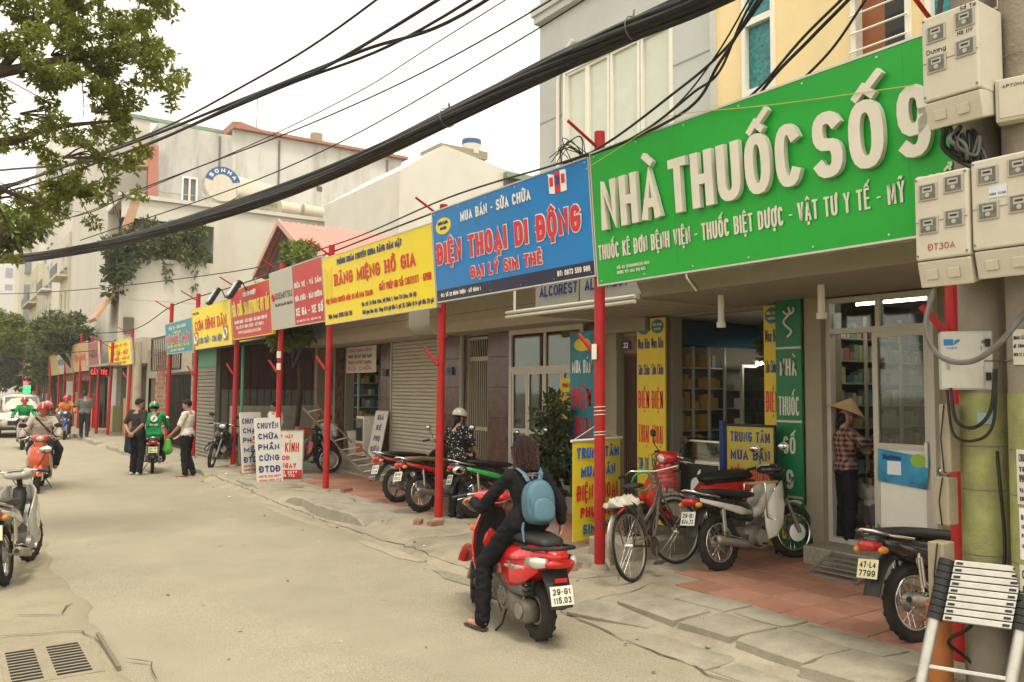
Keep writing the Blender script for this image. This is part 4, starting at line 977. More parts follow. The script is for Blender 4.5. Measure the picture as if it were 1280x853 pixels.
# ------------------------------------------------------------ signs on the posts
C_ = {'white': M('print_white'), 'red': M('print_red'), 'black': M('print_black'), 'navy': M('print_navy'),
      'yellow': M('print_yellow', (.80, .62, .02), .5, var=.03), 'blue': M('print_blue', (.02, .12, .5), .5, var=.03), 'crimson': M('print_crimson', (.58, .02, .03), .45, var=.03)}
FRM = M('sign_frame', (.5, .49, .44), .4, .5)
def board(name, label, y1, y0, z0, z1, mat, x0=5.58, lean=.085, frame_mat=None, group='signs on the red posts', th=.06):
    s = site(name, label, 'sign', (x0, (y0 + y1) / 2, z0), group)
    f = frame((x0, y1, z0), (0, -1, 0), (-lean, 0, 1)); W, H = y1 - y0, (z1 - z0) * math.sqrt(1 + lean * lean)
    m = MB().box(.0, W, 0, H, -th, 0, f); m.build('panel', mat, s)
    q = .018
    for k in range(1, int(W / 1.15) + 1): MB().box(W * k / (int(W / 1.15) + 1) - .003, W * k / (int(W / 1.15) + 1) + .003, 0.002, H - .002, .0002, .0012, f).build('vinyl_seam', mat, s)
    for k in range(int(W / .6) + 1):
        for v in (.035, H - .035): c = f @ V((.05 + k * (W - .1) / max(1, int(W / .6)), v, 0)); MB().cyl(c, c + V((-.006, 0, 0)), .009, n=6).build('rivet', FRM, s)
    MB().box(-q, W + q, -q, -.001, -th - .004, .006, f).box(-q, W + q, H + .001, H + q, -th - .004, .006, f).box(-q, -.001, 0, H, -th - .004, .006, f).box(W + .001, W + q, 0, H, -th - .004, .006, f).build('frame', frame_mat or FRM, s)
    return s, f, W, H
GREEN = M('sign_green', (.008, .32, .026), .42, bump=.5, bscale=2.2, var=.05, scale=2.2, stain=(.008, .27, .024), sscale=1.5, sstr=.4)
s, f, W, H = board('pharmacy_sign', 'large green sign with raised white pharmacy lettering', 6.5, 2.0, 3.05, 4.40, GREEN)
LET = M('letter_offwhite', (.60, .58, .50), .5, var=.05, scale=5)
for t_, u, w_ in (('NHÀ', .17, .84), ('THUỐC', 1.13, 1.42), ('SỐ', 2.66, .58), ('9', 3.345, .235)): write('raised_letters', t_, f, u, .53, w_, .50, LET, s, t=.092, depth=.052, z=.012, zstep=.0008)
write('lettering', 'THUỐC KÊ ĐƠN BỆNH VIỆN - THUỐC BIỆT DƯỢC - VẬT TƯ Y TẾ - MỸ', f, .04, .245, 3.32, .155, LET, s, t=.03, depth=.008); write('lettering', 'PHẨM', f, 3.43, .245, .36, .155, LET, s, t=.03, depth=.008)
write('lettering', 'SỐ: 03 5206088329-HKD', f, .30, .125, .46, .03, LET, s, t=.007, depth=.003); write('lettering', 'DƯỢC SỸ: MAI THỊ HẢI', f, .30, .075, .4, .03, LET, s, t=.007, depth=.003)
SB = M('sign_blue', (.002, .175, .50), .42, bump=.5, bscale=2.2, var=.06, scale=2); DN = M('band_navy', (.012, .012, .045), .45, var=.05)
s, f, W, H = board('phone_sign', 'blue mobile phone sign with white outlined red lettering', 9.88, 6.56, 3.16, 4.38, SB)
MB().box(0, W, 0, .15, .001, .006, f).build('navy_band', DN, s)
write('lettering', 'MUA BÁN - SỬA CHỮA', f, .74, .98, 1.55, .13, C_['white'], s, t=.026)
o = write('lettering_outline', 'ĐIỆN THOẠI DI ĐỘNG', f, .08, .49, 3.08, .29, C_['white'], s, t=.062, grow=.026, depth=.003); write('lettering', 'ĐIỆN THOẠI DI ĐỘNG', f, .08, .49, 3.08, .29, C_['crimson'], s, t=.062, z=.0135, depth=.003)
write('lettering_outline', 'ĐẠI LÝ SIM THẺ', f, .92, .225, 1.52, .15, C_['white'], s, t=.034, grow=.018, depth=.003); write('lettering', 'ĐẠI LÝ SIM THẺ', f, .92, .225, 1.52, .15, C_['crimson'], s, t=.034, z=.0135, depth=.003)
write('lettering', 'ĐC: SỐ 22 ĐÌNH THÔN - MỸ ĐÌNH 1', f, .12, .05, 1.0, .05, C_['white'], s, t=.011, z=.008, depth=.002); write('lettering', 'ĐT: 0973 559 986', f, 2.7, .05, .56, .06, C_['white'], s, t=.014, z=.008, depth=.002)
MB().prism([(.28 + .2 * math.cos(a), 1.0 + .11 * math.sin(a)) for a in np.linspace(0, 2 * PI, 28)[:-1]], f, .001, .005).build('oval_emblem', C_['yellow'], s)
write('lettering', 'HiểnChiến', f, .15, 1.02, .26, .045, C_['navy'], s, t=.008); write('lettering', 'Mobile', f, .2, .95, .17, .045, C_['navy'], s, t=.008)
for i, (a, c) in enumerate(((2.64, 'white'), (2.75, 'crimson'), (2.85, 'white'))):
    MB().prism([(a, .98 - i * .01), (a + .1, .96), (a + .1, 1.17 + i * .01), (a, 1.2)], f, .002, .006 + i * .001).build('phone_emblem', C_[c], s)
    MB().prism([(a + .02, 1.05), (a + .08, 1.05), (a + .08, 1.15), (a + .02, 1.15)], f, .0075 + i * .001, .010 + i * .001).build('phone_screen', C_['crimson' if c == 'white' else 'navy'], s)
SY = M('sign_yellow', (.80, .63, .006), .45, bump=.5, bscale=2.2, var=.04, scale=2)
s, f, W, H = board('dental_sign', 'bright yellow dental clinic sign with red slab lettering', 13.88, 9.92, 3.1, 4.24, SY)
write('lettering', 'PHÒNG KHÁM CHUYÊN KHOA RĂNG HÀM MẶT', f, .66, .97, 2.4, .1, C_['navy'], s, t=.02)
write('lettering', 'RĂNG MIỆNG HỒ GIA', f, .5, .62, 2.95, .21, C_['crimson'], s, t=.045, serif=True)
write('lettering', 'PHỤ TRÁCH CHUYÊN MÔN: BS HỒ NAM THANH', f, .08, .34, 1.9, .09, C_['crimson'], s, t=.013); write('lettering', 'GIẤY PHÉP HĐ SỐ: 1367/SYT - GPHĐ', f, 2.23, .38, 1.65, .11, C_['crimson'], s, t=.016)
write('lettering', 'Điện thoại: 0988 626 195', f, .16, .08, 1.0, .08, C_['navy'], s, t=.012); write('lettering', 'Địa chỉ: 34 Đình thôn, Mỹ Đình 1, Nam Từ Liêm, Hà Nội', f, 1.56, .19, 1.86, .07, C_['navy'], s, t=.009)
write('lettering', 'Thời gian làm việc: Sáng từ 8 giờ đến 11 giờ 30, Chiều từ 14 giờ đến 20 giờ', f, 1.56, .06, 2.35, .07, C_['navy'], s, t=.009)
MB().prism([(.06, .48), (.16, .4), (.2, .68), (.24, .4), (.36, .48), (.42, .98), (.24, .9), (.08, .98)], f, .001, .005).build('tooth_emblem', M('print_ochre', (.72, .54, .01), .5), s)
SR = M('sign_red', (.48, .018, .018), .45, bump=.5, bscale=2.2, var=.06, scale=2); SGY = M('sign_grey', (.42, .40, .34), .45, var=.04)
s, f, W, H = board('oil_shop_sign', 'half grey half red motorbike oil shop sign', 16.72, 13.9, 3.17, 4.3, SR)
MB().box(0, 1.32, 0, H, .001, .006, f).build('grey_panel', SGY, s)
write('lettering', 'IDEMITSU', f, .3, .58, .95, .13, M('print_grey', (.12, .11, .11), .5), s, t=.026, z=.008); write('lettering', 'Dầu nhớt hàng đầu Nhật Bản', f, .25, .44, 1.0, .06, M('print_grey'), s, t=.008, z=.008)
MB().torus(f @ V((.17, .64, .01)), (-1, 0, 0), .06, .022, 16, 6).build('ring_emblem', C_['crimson'], s)
for t_, v, c, t in (('RỬA XE - VÁ SĂM', .7, .1, .02), ('SỬA CHỮA - BẢO DƯỠNG', .45, .1, .02), ('XE GA - XE SỐ', .17, .15, .034)): write('lettering', t_, f, 1.4, v, 1.36, c, C_['white'], s, t=t)
write('lettering', 'ĐT: 0983 574 226 - 0912 654 138', f, 1.42, .05, 1.2, .04, C_['white'], s, t=.007)
s, f, W, H = board('smartphone_sign', 'red smartphone repair sign with yellow headline and lamps on top', 19.5, 16.75, 3.1, 4.2, SR, frame_mat=C_['yellow'])
write('lettering', 'CHUYÊN NGHIỆP', f, .95, .9, .9, .1, C_['white'], s, t=.02); write('lettering_outline', 'SỬA CHỮA SMARTPHONE UY TÍN', f, .08, .5, 2.6, .28, C_['white'], s, t=.035, grow=.012, depth=.003); write('lettering', 'SỬA CHỮA SMARTPHONE UY TÍN', f, .08, .5, 2.6, .28, C_['yellow'], s, t=.035, z=.012, depth=.003)
for i, t_ in enumerate(('CHUYÊN NGHIỆP - CHẤT LƯỢNG - BẢO HÀNH TRỌN ĐỜI', 'ĐC: SỐ 52 ĐÌNH THÔN - MỸ ĐÌNH 1', 'WWW.SUACHUA24H.COM')): write('lettering', t_, f, .2 + i * .12, .33 - i * .12, 2.3 - i * .35, .07, C_['white'], s, t=.013)
s, f, W, H = board('rice_sign', 'yellow rice eatery sign with red words and dish pictures', 23.1, 19.58, 3.0, 4.05, SY)
write('lettering', 'Thanh Xuân', f, .1, .9, .6, .07, C_['navy'], s, t=.012); write('lettering', 'CƠM BÌNH DÂN', f, .22, .46, 2.95, .27, C_['crimson'], s, t=.055, serif=True); write('lettering', 'CƠM SUẤT - CƠM HỘP', f, .6, .12, 2.1, .15, C_['blue'], s, t=.024)
for a, b in ((.1, .08), (2.85, .1)):
    d = MB().box(a, a + .42, b, b + .36, .001, .006, f).build('dish_picture', M('dish_brown', (.33, .16, .07), .5, var=.6, scale=9), s)
    MB().torus(f @ V((a + .2, b + .18, .008)), (-1, 0, 0), .12, .02, 14, 5).build('plate_rim', C_['white'], d)
for i, y in enumerate((19.95, 18.3)):
    l = site('spot_lamp', 'black flood lamp clamped on top of the %s' % ('rice sign' if i == 0 else 'red smartphone sign'), 'lamp', (5.5, y, 4.1))
    m4 = frame((5.22, y, 4.12), (0, -1, 0), (.5, 0, .86))
    MB().box(-.15, .15, -.22, .22, -.05, .05, m4).build('housing', M('black_plastic', (.015, .015, .015), .5, var=.05), l, 0, .015)
    MB().box(-.12, .12, -.18, .18, .051, .058, m4).build('lens', M('lamp_lens', (.25, .25, .24), .15), l); MB().tube([(5.5, y, 4.1), (5.4, y, 4.3), (5.24, y, 4.2)], .015, 6).build('arm', M('black_plastic'), l)
STE = M('sign_teal', (.02, .22, .28), .45, var=.05)
s, f, W, H = board('teal_sign', 'small teal shop sign tilted on a red post by the gate', 26.35, 23.2, 2.98, 3.85, STE)
for t_, u, v, w, c, k, t in (('RỬA XE - BÁN HÀNG', .5, .68, 2.0, .09, 'white', .017), ('NHẬN SƠN', 1.0, .55, .9, .07, 'yellow', .014), ('HÀNG XE - MÁY', .15, .3, 2.75, .2, 'crimson', .05), ('SỬA CHỮA - BẢO DƯỠNG - THAY DẦU', .15, .16, 2.7, .08, 'yellow', .016), ('ĐT: 0977 358 264', .6, .05, 1.6, .06, 'white', .012)):
    if k == 'crimson': write('lettering_outline', t_, f, u, v, w, c, C_['white'], s, t=t, grow=.04, depth=.003)
    write('lettering', t_, f, u, v, w, c, C_[k], s, t=t, z=.0135 if k == 'crimson' else .006)
s, f, W, H = board('far_yellow_sign', 'yellow sign with small red print far down the street', 36.6, 31.9, 2.82, 3.73, SY)
for t_, u, v, w, c, k in (('CỬA HÀNG VẬT LIỆU', .3, .68, 3.8, .1, 'crimson'), ('SƠN - BẢ - MÁY', .5, .36, 3.7, .2, 'crimson'), ('ĐIỆN NƯỚC - HÀN XÌ', .3, .18, 4.0, .12, 'crimson'), ('ĐT: 0912 333 999', 1.0, .05, 2.6, .08, 'crimson')): write('lettering', t_, f, u, v, w, c, C_[k], s, t=c * .2)
FARC = [((.30, .10, .08), 'dull red'), ((.46, .30, .14), 'tan'), ((.32, .24, .17), 'brown'), ((.40, .36, .28), 'pale grey'), ((.46, .36, .12), 'ochre'), ((.34, .12, .09), 'brick red'), ((.44, .41, .35), 'whitish')]
for i, (a, b) in enumerate(((39.9, 37.2), (45.0, 40.2), (48.0, 45.3), (51.4, 48.3), (54.8, 51.6), (63, 55.2), (73, 64))):
    m_ = M('far_sign_%d' % i, FARC[i][0], .55, var=.25, scale=3)
    s, f, W, H = board('far_sign', FARC[i][1] + ' faded sign far down the row of red posts', a, b, 2.75 - .02 * i, 3.85 + .15 * math.sin(i * 2.), m_, x0=5.3)
    if i < 4:
        write('lettering', ['HÀN', 'TIỆM VÀNG', 'KARAOKE', 'PHỞ BÒ'][i], f, W * .12, .45, W * .75, .3, C_[['black', 'red', 'yellow', 'navy'][i]], s, t=.05)
# ------------------------------------------------------------ vertical shop boards
def vboard(name, label, x, y1, y0, z0, z1, mat, lines, ang=0., oval=None, grp=None, capw=1.):
    s = site(name, label, 'sign', (x, (y0 + y1) / 2, z0), grp)
    ex = V((math.sin(ang), -math.cos(ang), 0)); f = frame((x, y1, z0), ex, (0, 0, 1)); W, H = y1 - y0, z1 - z0
    MB().box(0, W, 0, H, -.03, 0, f).build('panel', mat, s, 0, .003)
    for t_, v, c, k, t in lines:
        m = W * {1: .36, 2: .26, 3: .17}.get(len(t_), .1)
        write('lettering', t_, f, m, v, W - 2 * m, c, C_[k] if k in C_ else M(k), s, t=t, z=.002, depth=.002)
    if oval:
        MB().prism([(W / 2 + W * .42 * math.cos(a), oval + .1 * math.sin(a)) for a in np.linspace(0, 2 * PI, 24)[:-1]], f, .001, .003).build('oval_emblem', M('oval_blue', (.02, .14, .28), .5), s)
        write('lettering', 'Hiển Chiến', f, W * .2, oval + .01, W * .6, .035, C_['yellow'], s, t=.006, z=.004, depth=.002); write('lettering', 'Mobile', f, W * .28, oval - .05, W * .44, .035, C_['yellow'], s, t=.006, z=.004, depth=.002)
    return s, f, W, H
VL = [('Mua Bán', 2.42, .15, 'navy', .022), ('Sửa Chữa', 2.05, .15, 'navy', .022), ('ĐIỆN', 1.58, .25, 'crimson', .036), ('THOẠI', 1.1, .25, 'crimson', .036), ('SIM THẺ', .72, .17, 'oval_blue', .022), ('PHỤ KIỆN', .34, .18, 'crimson', .022), ('Giá Rẻ', .08, .13, 'oval_blue', .02)]
VY = M('board_yellow', (.62, .46, .025), .45, var=.05, scale=3)
M('oval_blue', (.02, .14, .28), .5)
vboard('phone_board', 'tall yellow phone board left of the shop opening, left of the pair', 8.2, 8.72, 8.43, .13, 2.97, VY, VL, 0, 2.72, 'tall yellow phone boards')
vboard('phone_board', 'tall yellow phone board left of the shop opening, right of the pair', 8.16, 8.41, 8.12, .13, 2.97, VY, VL, 0, 2.72, 'tall yellow phone boards')
vboard('phone_board', 'tall yellow phone board beside the green pharmacy panel', 8.2, 6.5, 6.245, .13, 2.99, VY, VL, 0, 2.74, 'tall yellow phone boards')
BT = M('board_teal', (.02, .19, .25), .45, var=.05)
s, f, W, H = vboard('blue_phone_board', 'tall teal phone board behind the red post', 8.0, 10.0, 9.42, .4, 2.85, BT, [('MUA BÁN', 1.82, .2, 'white', .035), ('ĐIỆN', 1.3, .3, 'crimson', .06), ('THOẠI', .86, .3, 'crimson', .06), ('SIM THẺ', .4, .16, 'white', .03), ('PHỤ KIỆN', .1, .2, 'crimson', .035)])
MB().prism([(.3 + .2 * math.cos(a), 2.25 + .1 * math.sin(a)) for a in np.linspace(0, 2 * PI, 20)[:-1]], f, .001, .004).build('oval_emblem', VY, s)
MB().box(.04, .54, .62, .8, .001, .003, f).build('paper_sheet', M('litter_paper'), s)
PG = M('panel_green', (.006, .145, .055), .4, var=.06)
s, f, W, H = vboard('pharmacy_board', 'tall dark green pharmacy panel beside the doorway', 8.08, 6.235, 5.885, .12, 3.02, PG, [('NHÀ', 2.02, .2, 'letter_offwhite', .035), ('THUỐC', 1.56, .22, 'letter_offwhite', .032), ('SỐ', 1.12, .2, 'letter_offwhite', .035), ('9', .72, .22, 'letter_offwhite', .036), ('ĐẠT CHUẨN', .36, .07, 'print_yellow', .012), ('GPP', .14, .17, 'print_yellow', .035)])
for v in (2.33, 1.48, .62): MB().box(0, W, v, v + .025, .001, .006, f).build('divider', ALU, s)
MB().tube([f @ V((W / 2 + .06 * math.sin(t * 9) * (1 - t * .4), 2.47 + .34 * t, .012)) for t in np.linspace(0, 1, 22)], .014, 6).tube([f @ V((W / 2 + .02 + .07 * math.cos(a), 2.78 + .05 * math.sin(a), .012)) for a in np.linspace(-3, .6, 10)], .012, 6).build('snake_emblem', LET, s)
# ------------------------------------------------------------ hanging banner, A boards
bn = site('hanging_banner', 'yellow phone centre banner hung behind the red post', 'banner', (6.3, 7.75, .25))
f = frame((6.1, 7.57, .2), (.968, .25, 0), (0, 0, 1)); BW = 1.0; BH = 1.16
N = 10; rows = []
for k in range(N + 1):
    u = BW * k / N; w_ = .012 * math.sin(k * 1.1); rows.append([f @ V((u, 0, w_)), f @ V((u, BH, w_ * .3)), f @ V((u, BH, w_ * .3 - .006)), f @ V((u, 0, w_ - .006))])
MB().rings(rows).build('cloth', M('banner_yellow', (.68, .55, .03), .55, var=.05), bn, 60)
MB().cyl(f @ V((-.03, BH + .005, 0)), f @ V((BW + .03, BH + .005, 0)), .016).build('top_rod', WHITEF, bn); MB().tube([f @ V((0, BH + .01, 0)), f @ V((BW * .52, BH + .17, -.04)), f @ V((BW, BH + .01, 0))], .004, 5).build('cord', WHITEF, bn)
for t_, v, c, k, t in (('TRUNG TÂM', .95, .13, 'blue', .036), ('MUA BÁN', .73, .13, 'blue', .036), ('ĐIỆN THOẠI', .46, .18, 'crimson', .046), ('PHỤ KIỆN', .26, .12, 'crimson', .034), ('SIM THẺ', .06, .12, 'oval_blue', .036)):
    m_ = {'TRUNG TÂM': .06, 'MUA BÁN': .14, 'ĐIỆN THOẠI': .06, 'PHỤ KIỆN': .13, 'SIM THẺ': .18}[t_]; write('lettering', t_, f, m_, v, BW - 2 * m_, c, C_[k] if k in C_ else M(k), bn, t=t, z=.016, depth=.002)
sb = site('standing_board', 'yellow phone centre board on a blue post behind the white motorbike', 'sign', (7.85, 6.85, .1))
f = frame((7.8, 6.74, .1), (.14, -.99, 0), (0, 0, 1))
MB().box(0, .62, .6, 1.44, -.02, 0, f).build('panel', M('dull_yellow', (.42, .34, .06), .55), sb); MB().box(-.02, .64, 1.44, 1.47, -.03, .01, f).box(-.02, .0, 0, 1.44, -.03, .01, f).box(.62, .64, 0, 1.44, -.03, .01, f).build('frame', M('black_plastic'), sb)
MB().cyl(f @ V((-.06, 0, 0)), f @ V((-.06, 1.5, 0)), .04, n=12).build('blue_post', M('blue_post', (.012, .03, .15), .5), sb, 40)
for t_, v, c, k, t in (('TRUNG TÂM', 1.26, .12, 'navy', .026), ('MUA BÁN', 1.05, .12, 'navy', .026), ('ĐIỆN THOẠI', .8, .16, 'crimson', .032), ('SIM THẺ', .64, .1, 'navy', .02)): write('lettering', t_, f, .05, v, .52, c, C_[k], sb, t=t, z=.002, depth=.002)
def aboard(name, label, p, ang, W, H, back, mat, lines, frm=None):
    s = thing(name, label, 'sign', p, ang)
    f = frame((0, 0, 0), (1, 0, 0), (0, back, 1))
    MB().box(0, W, 0, H, -.025, 0, f).build('panel', mat, s, 0, .003)
    if frm: MB().box(-.02, 0, 0, H, -.035, .01, f).box(W, W + .02, 0, H, -.035, .01, f).box(-.02, W + .02, H, H + .02, -.035, .01, f).build('frame', frm, s)
    for t_, v, c, k, t, m in lines: write('lettering', t_, f, m, v, W - 2 * m, c, C_[k], s, t=t, z=.002, depth=.002)
    return s
WB = M('board_white', (.62, .60, .53), .5, var=.05)
LB = lambda a, b: [(a, 1.07, .115, 'navy', .026, .05), (b[0], .86, .115, 'navy', .026, .06), (b[1], .65, .115, 'navy', .026, .05), (b[2], .44, .115, 'navy', .026, .06), ('ĐTDĐ', .22, .125, 'navy', .028, .05), ('0978.312.3677', .12, .045, 'crimson', .009, .04), ('0986.365.773', .04, .045, 'crimson', .009, .04)]
aboard('repair_board', 'white hardware repair board leaning at the front of the pavement', (5.08, 15.92, .12), math.radians(8), .54, 1.28, .16, WB, LB('CHUYÊN', ('CHỮA', 'PHẦN', 'CỨNG')))
aboard('software_board', 'white software repair board leaning behind the red post', (5.48, 18.2, .12), math.radians(20), .56, 1.32, .12, WB, LB('CHUYÊN', ('CHẠY', 'PHẦN', 'MỀM')))
s = aboard('glass_repair_board', 'red and white phone glass repair board standing on legs', (5.50, 17.0, .12), math.radians(-30), .82, .97, .05, WB,
       [('THAY MẶT', .82, .07, 'crimson', .015, .2), ('THAY KÍNH', .53, .2, 'crimson', .04, .06), ('ĐTDĐ', .37, .09, 'crimson', .02, .26), ('LẤY NGAY', .2, .11, 'crimson', .026, .12)], M('grey_steel'))
f = frame((0, 0, 0), (1, 0, 0), (0, .05, 1)); MB().box(0, .82, 0, .17, .001, .004, f).build('red_band', SR, s); write('lettering', '0978 312 3677', f, .1, .095, .62, .05, C_['white'], s, t=.01); write('lettering', '0986 365 773', f, .15, .025, .52, .05, C_['white'], s, t=.01)
aboard('price_board', 'narrow white accessories board leaning against the roller shutter', (7.82, 16.95, .46), math.radians(-72), .40, 1.05, .25, WB,
       [('GIÁ', .84, .12, 'navy', .026, .1), ('RẺ', .61, .12, 'navy', .026, .12), ('PHỤ', .37, .12, 'navy', .026, .1), ('KIỆN', .13, .12, 'navy', .024, .07)])
# ------------------------------------------------------------ motorbikes (local x forward, y left, z up, origin under the rear axle)
RUB = M('tyre_rubber', (.022, .02, .018), .85, var=.2, scale=8, bump=.2, bscale=90)
CHR = M('chrome', (.6, .6, .58), .2, 1, var=0)
ALL = M('cast_alloy', (.32, .30, .26), .45, .7, var=.15)
ENG = M('engine_grey', (.16, .15, .13), .55, .5, var=.25, scale=12)
BLKP = M('black_plastic')
SEAT = M('seat_vinyl', (.018, .017, .016), .5, var=.15, bump=.1)
TAIL = M('tail_red', (.40, .012, .01), .18, var=0, coat=.5)
AMB = M('indicator_amber', (.55, .2, .03), .2, var=0)
CLR = M('lamp_clear', (.5, .5, .46), .12, .3, var=0, coat=.6)
PLW = M('plate_white', (.60, .59, .50), .5, var=.06); PLY = M('plate_cream', (.60, .54, .33), .5, var=.06)
DUSTG = M('dusty_case', (.15, .135, .11), .6, .4, var=.3, scale=14)
DUSTY = M('dusty_dark', (.07, .06, .048), .7, var=.25, scale=10)
def paint(name, col): return M(name, col, .28, var=.05, scale=6, coat=.7, stain=tuple(c * .75 + .04 for c in col), sscale=4, sstr=.3)
P_RED = paint('paint_red', (.50, .010, .010)); P_DRED = paint('paint_dark_red', (.33, .012, .014)); P_BLK = paint('paint_black', (.012, .012, .012))
P_WHT = paint('paint_white', (.58, .56, .48)); P_SIL = paint('paint_silver', (.34, .33, .29)); P_GRN = paint('paint_green', (.03, .30, .06)); P_BLU = paint('paint_blue', (.02, .04, .16)); P_ORG = paint('paint_orange', (.50, .07, .015))

def wheel(par, c, R, w, steer=0., cast=False, disc=False):
    c = V(c); ax = V((math.sin(-steer), math.cos(steer), 0))
    t = MB().torus((0, 0, 0), ax, R - w * .62, w * .62, 30, 10, w * .55).build('wheel', RUB, par, 180); t.location = c
    k = MB(); u, v_, d = frame_of(ax)
    for i in range(30):   # tread blocks
        a = 2 * PI * i / 30; e = u * math.cos(a) + v_ * math.sin(a); g = d * (.32 * w * (1 if i % 2 else -1)); tt = -u * math.sin(a) + v_ * math.cos(a)
        k.cyl(e * (R - .006) + g - tt * .014, e * (R - .006) + g + tt * .014, .008, n=4)
    k.build('tread', RUB, t)
    MB().torus((0, 0, 0), ax, R - w * 1.28, .016, 28, 6, w * .38).build('rim', ALL if cast else CHR, t, 180)
    MB().cyl(-d * .05, d * .05, .045, n=14).cyl(-d * .075, d * .075, .016, n=8).build('hub', ALL, t, 40)
    if cast:
        s = MB()
        for i in range(5):
            a = 2 * PI * i / 5; e = u * math.cos(a) + v_ * math.sin(a); s.cyl(e * .03, e * (R - w * 1.25), .022, .014, 6)
        s.build('spoke', DUSTY, t)
    else:
        for i in range(24):
            a = 2 * PI * i / 24; e = u * math.cos(a) + v_ * math.sin(a); b = a + (.35 if i % 2 else -.35); h = u * math.cos(b) + v_ * math.sin(b); sg = .045 * (1 if (i // 2) % 2 else -1)
            MB().cyl(h * .042 + d * sg, e * (R - w * 1.25), .0025, n=4, caps=False).build('spoke', CHR, t)
        MB().cyl(-d * .04, d * .04, .075, n=18).build('brake_drum', ALL, t, 40)
    if disc: MB().cyl(d * -.085, d * -.08, .10, n=24).build('brake_disc', CHR, t, 40)
    return t
def arcsheet(c, r, a0, a1, hw, n=10, hw1=None):
    return [(c[0] + r * math.cos(math.radians(a0 + (a1 - a0) * i / n)), c[1] + r * math.sin(math.radians(a0 + (a1 - a0) * i / n)), hw + ((hw1 or hw) - hw) * i / n) for i in range(n + 1)]
def plate(par, x, z, lines, mat, tilt=.25, w=.19, h=.14):
    p = MB(); f = frame((x, w / 2, z), (0, -1, 0), (-tilt, 0, 1)); f = frame((x, w / 2, z), (0, -1, 0), (tilt, 0, 1))
    o = MB().box(0, w, 0, h, -.004, .0, f).build('number_plate', mat, par, 0, .002)
    for i, t in enumerate(lines): write('plate_lettering', t, f, .02, h * (.55 - .44 * i), w - .04, h * .32, M('print_black'), o, t=.009, z=.0006, depth=.001)
    return o
def cables(par, R_):
    for k, (a, b) in enumerate((((.03, .2, .02), (.12, .06, -.16)), ((.03, -.2, .02), (.12, -.05, -.18)), ((.0, -.24, .0), (.02, -.04, -.3)))):
        p0, p1 = R_ @ V(a), R_ @ V(b); MB().tube([p0, p0.lerp(p1, .35) + V((.07, 0, .06)), p0.lerp(p1, .7) + V((.06, 0, 0)), p1], .005, 5).build('brake_cable', BLKP, par, 60)
def bars(par, x, z, w, cowl, steer, mirrors=True, grip_back=.06, mcol=None):
    R_ = Matrix.Translation((x, 0, z)) @ Matrix.Rotation(steer, 4, 'Z')
    q = lambda *p: R_ @ V(p)
    for s in (1, -1):
        MB().tube([q(.02, s * .05, 0), q(.0, s * w * .5, .03), q(-grip_back * .5, s * w * .8, .02)], .012, 8).build('handlebar', CHR, par, 60)
        MB().cyl(q(-grip_back * .45, s * w * .74, .022), q(-grip_back * 1.15, s * (w + .05), .0), .018, n=10).build('grip', BLKP, par, 40)
        MB().tube([q(.01, s * w * .68, .01), q(.02, s * w * .8, -.005), q(.0, s * w * 1.02, -.025)], .006, 5).build('lever', CHR, par)
        if mirrors:
            MB().tube([q(0, s * w * .6, .03), q(.05, s * w * .78, .12), q(.03, s * w * .95, .2)], .006, 6).build('mirror_stem', BLKP, par)
            m = MB(); m.ell(q(.025, s * w * .98, .235), .018, .075, .045, 12, 8); o = m.build('mirror', mcol or BLKP, par, 180)
            MB().ell(q(.012, s * w * .98, .235), .012, .066, .038, 12, 6).build('mirror_glass', M('mirror_face', (.5, .52, .5), .06, 1, var=0), o, 180)
    cables(par, R_)
    return R_
def muffler(par, x0, x1, z0, z1, y, r=.05, mat=None):
    o = MB().tube([(x1 + .35, y * .6, z1 - .06), (x1 + .15, y * .9, z1 - .07), (x1, y, z1 - .02)], .016, 8).build('exhaust_pipe', CHR, par, 60)
    m = MB().cyl((x1, y, z1 - .02), (x1 - .08, y, z1), .02, r, 14).cyl((x1 - .08, y, z1), (x0, y, z0), r, r, 14).cyl((x0, y, z0), (x0 - .03, y, z0 + .006), r * .9, r * .55, 14).build('muffler', mat or ALL, par, 40)
    MB().cyl((x0 - .02, y, z0 + .003), (x0 - .04, y, z0 + .009), r * .5, n=10).build('outlet', BLKP, m)
    MB().sheet([(x0 + .08, z0 + r + .008, .03), (x1 - .1, z1 + r + .006, .03)], .006, cy=y).build('heat_shield', CHR, m)

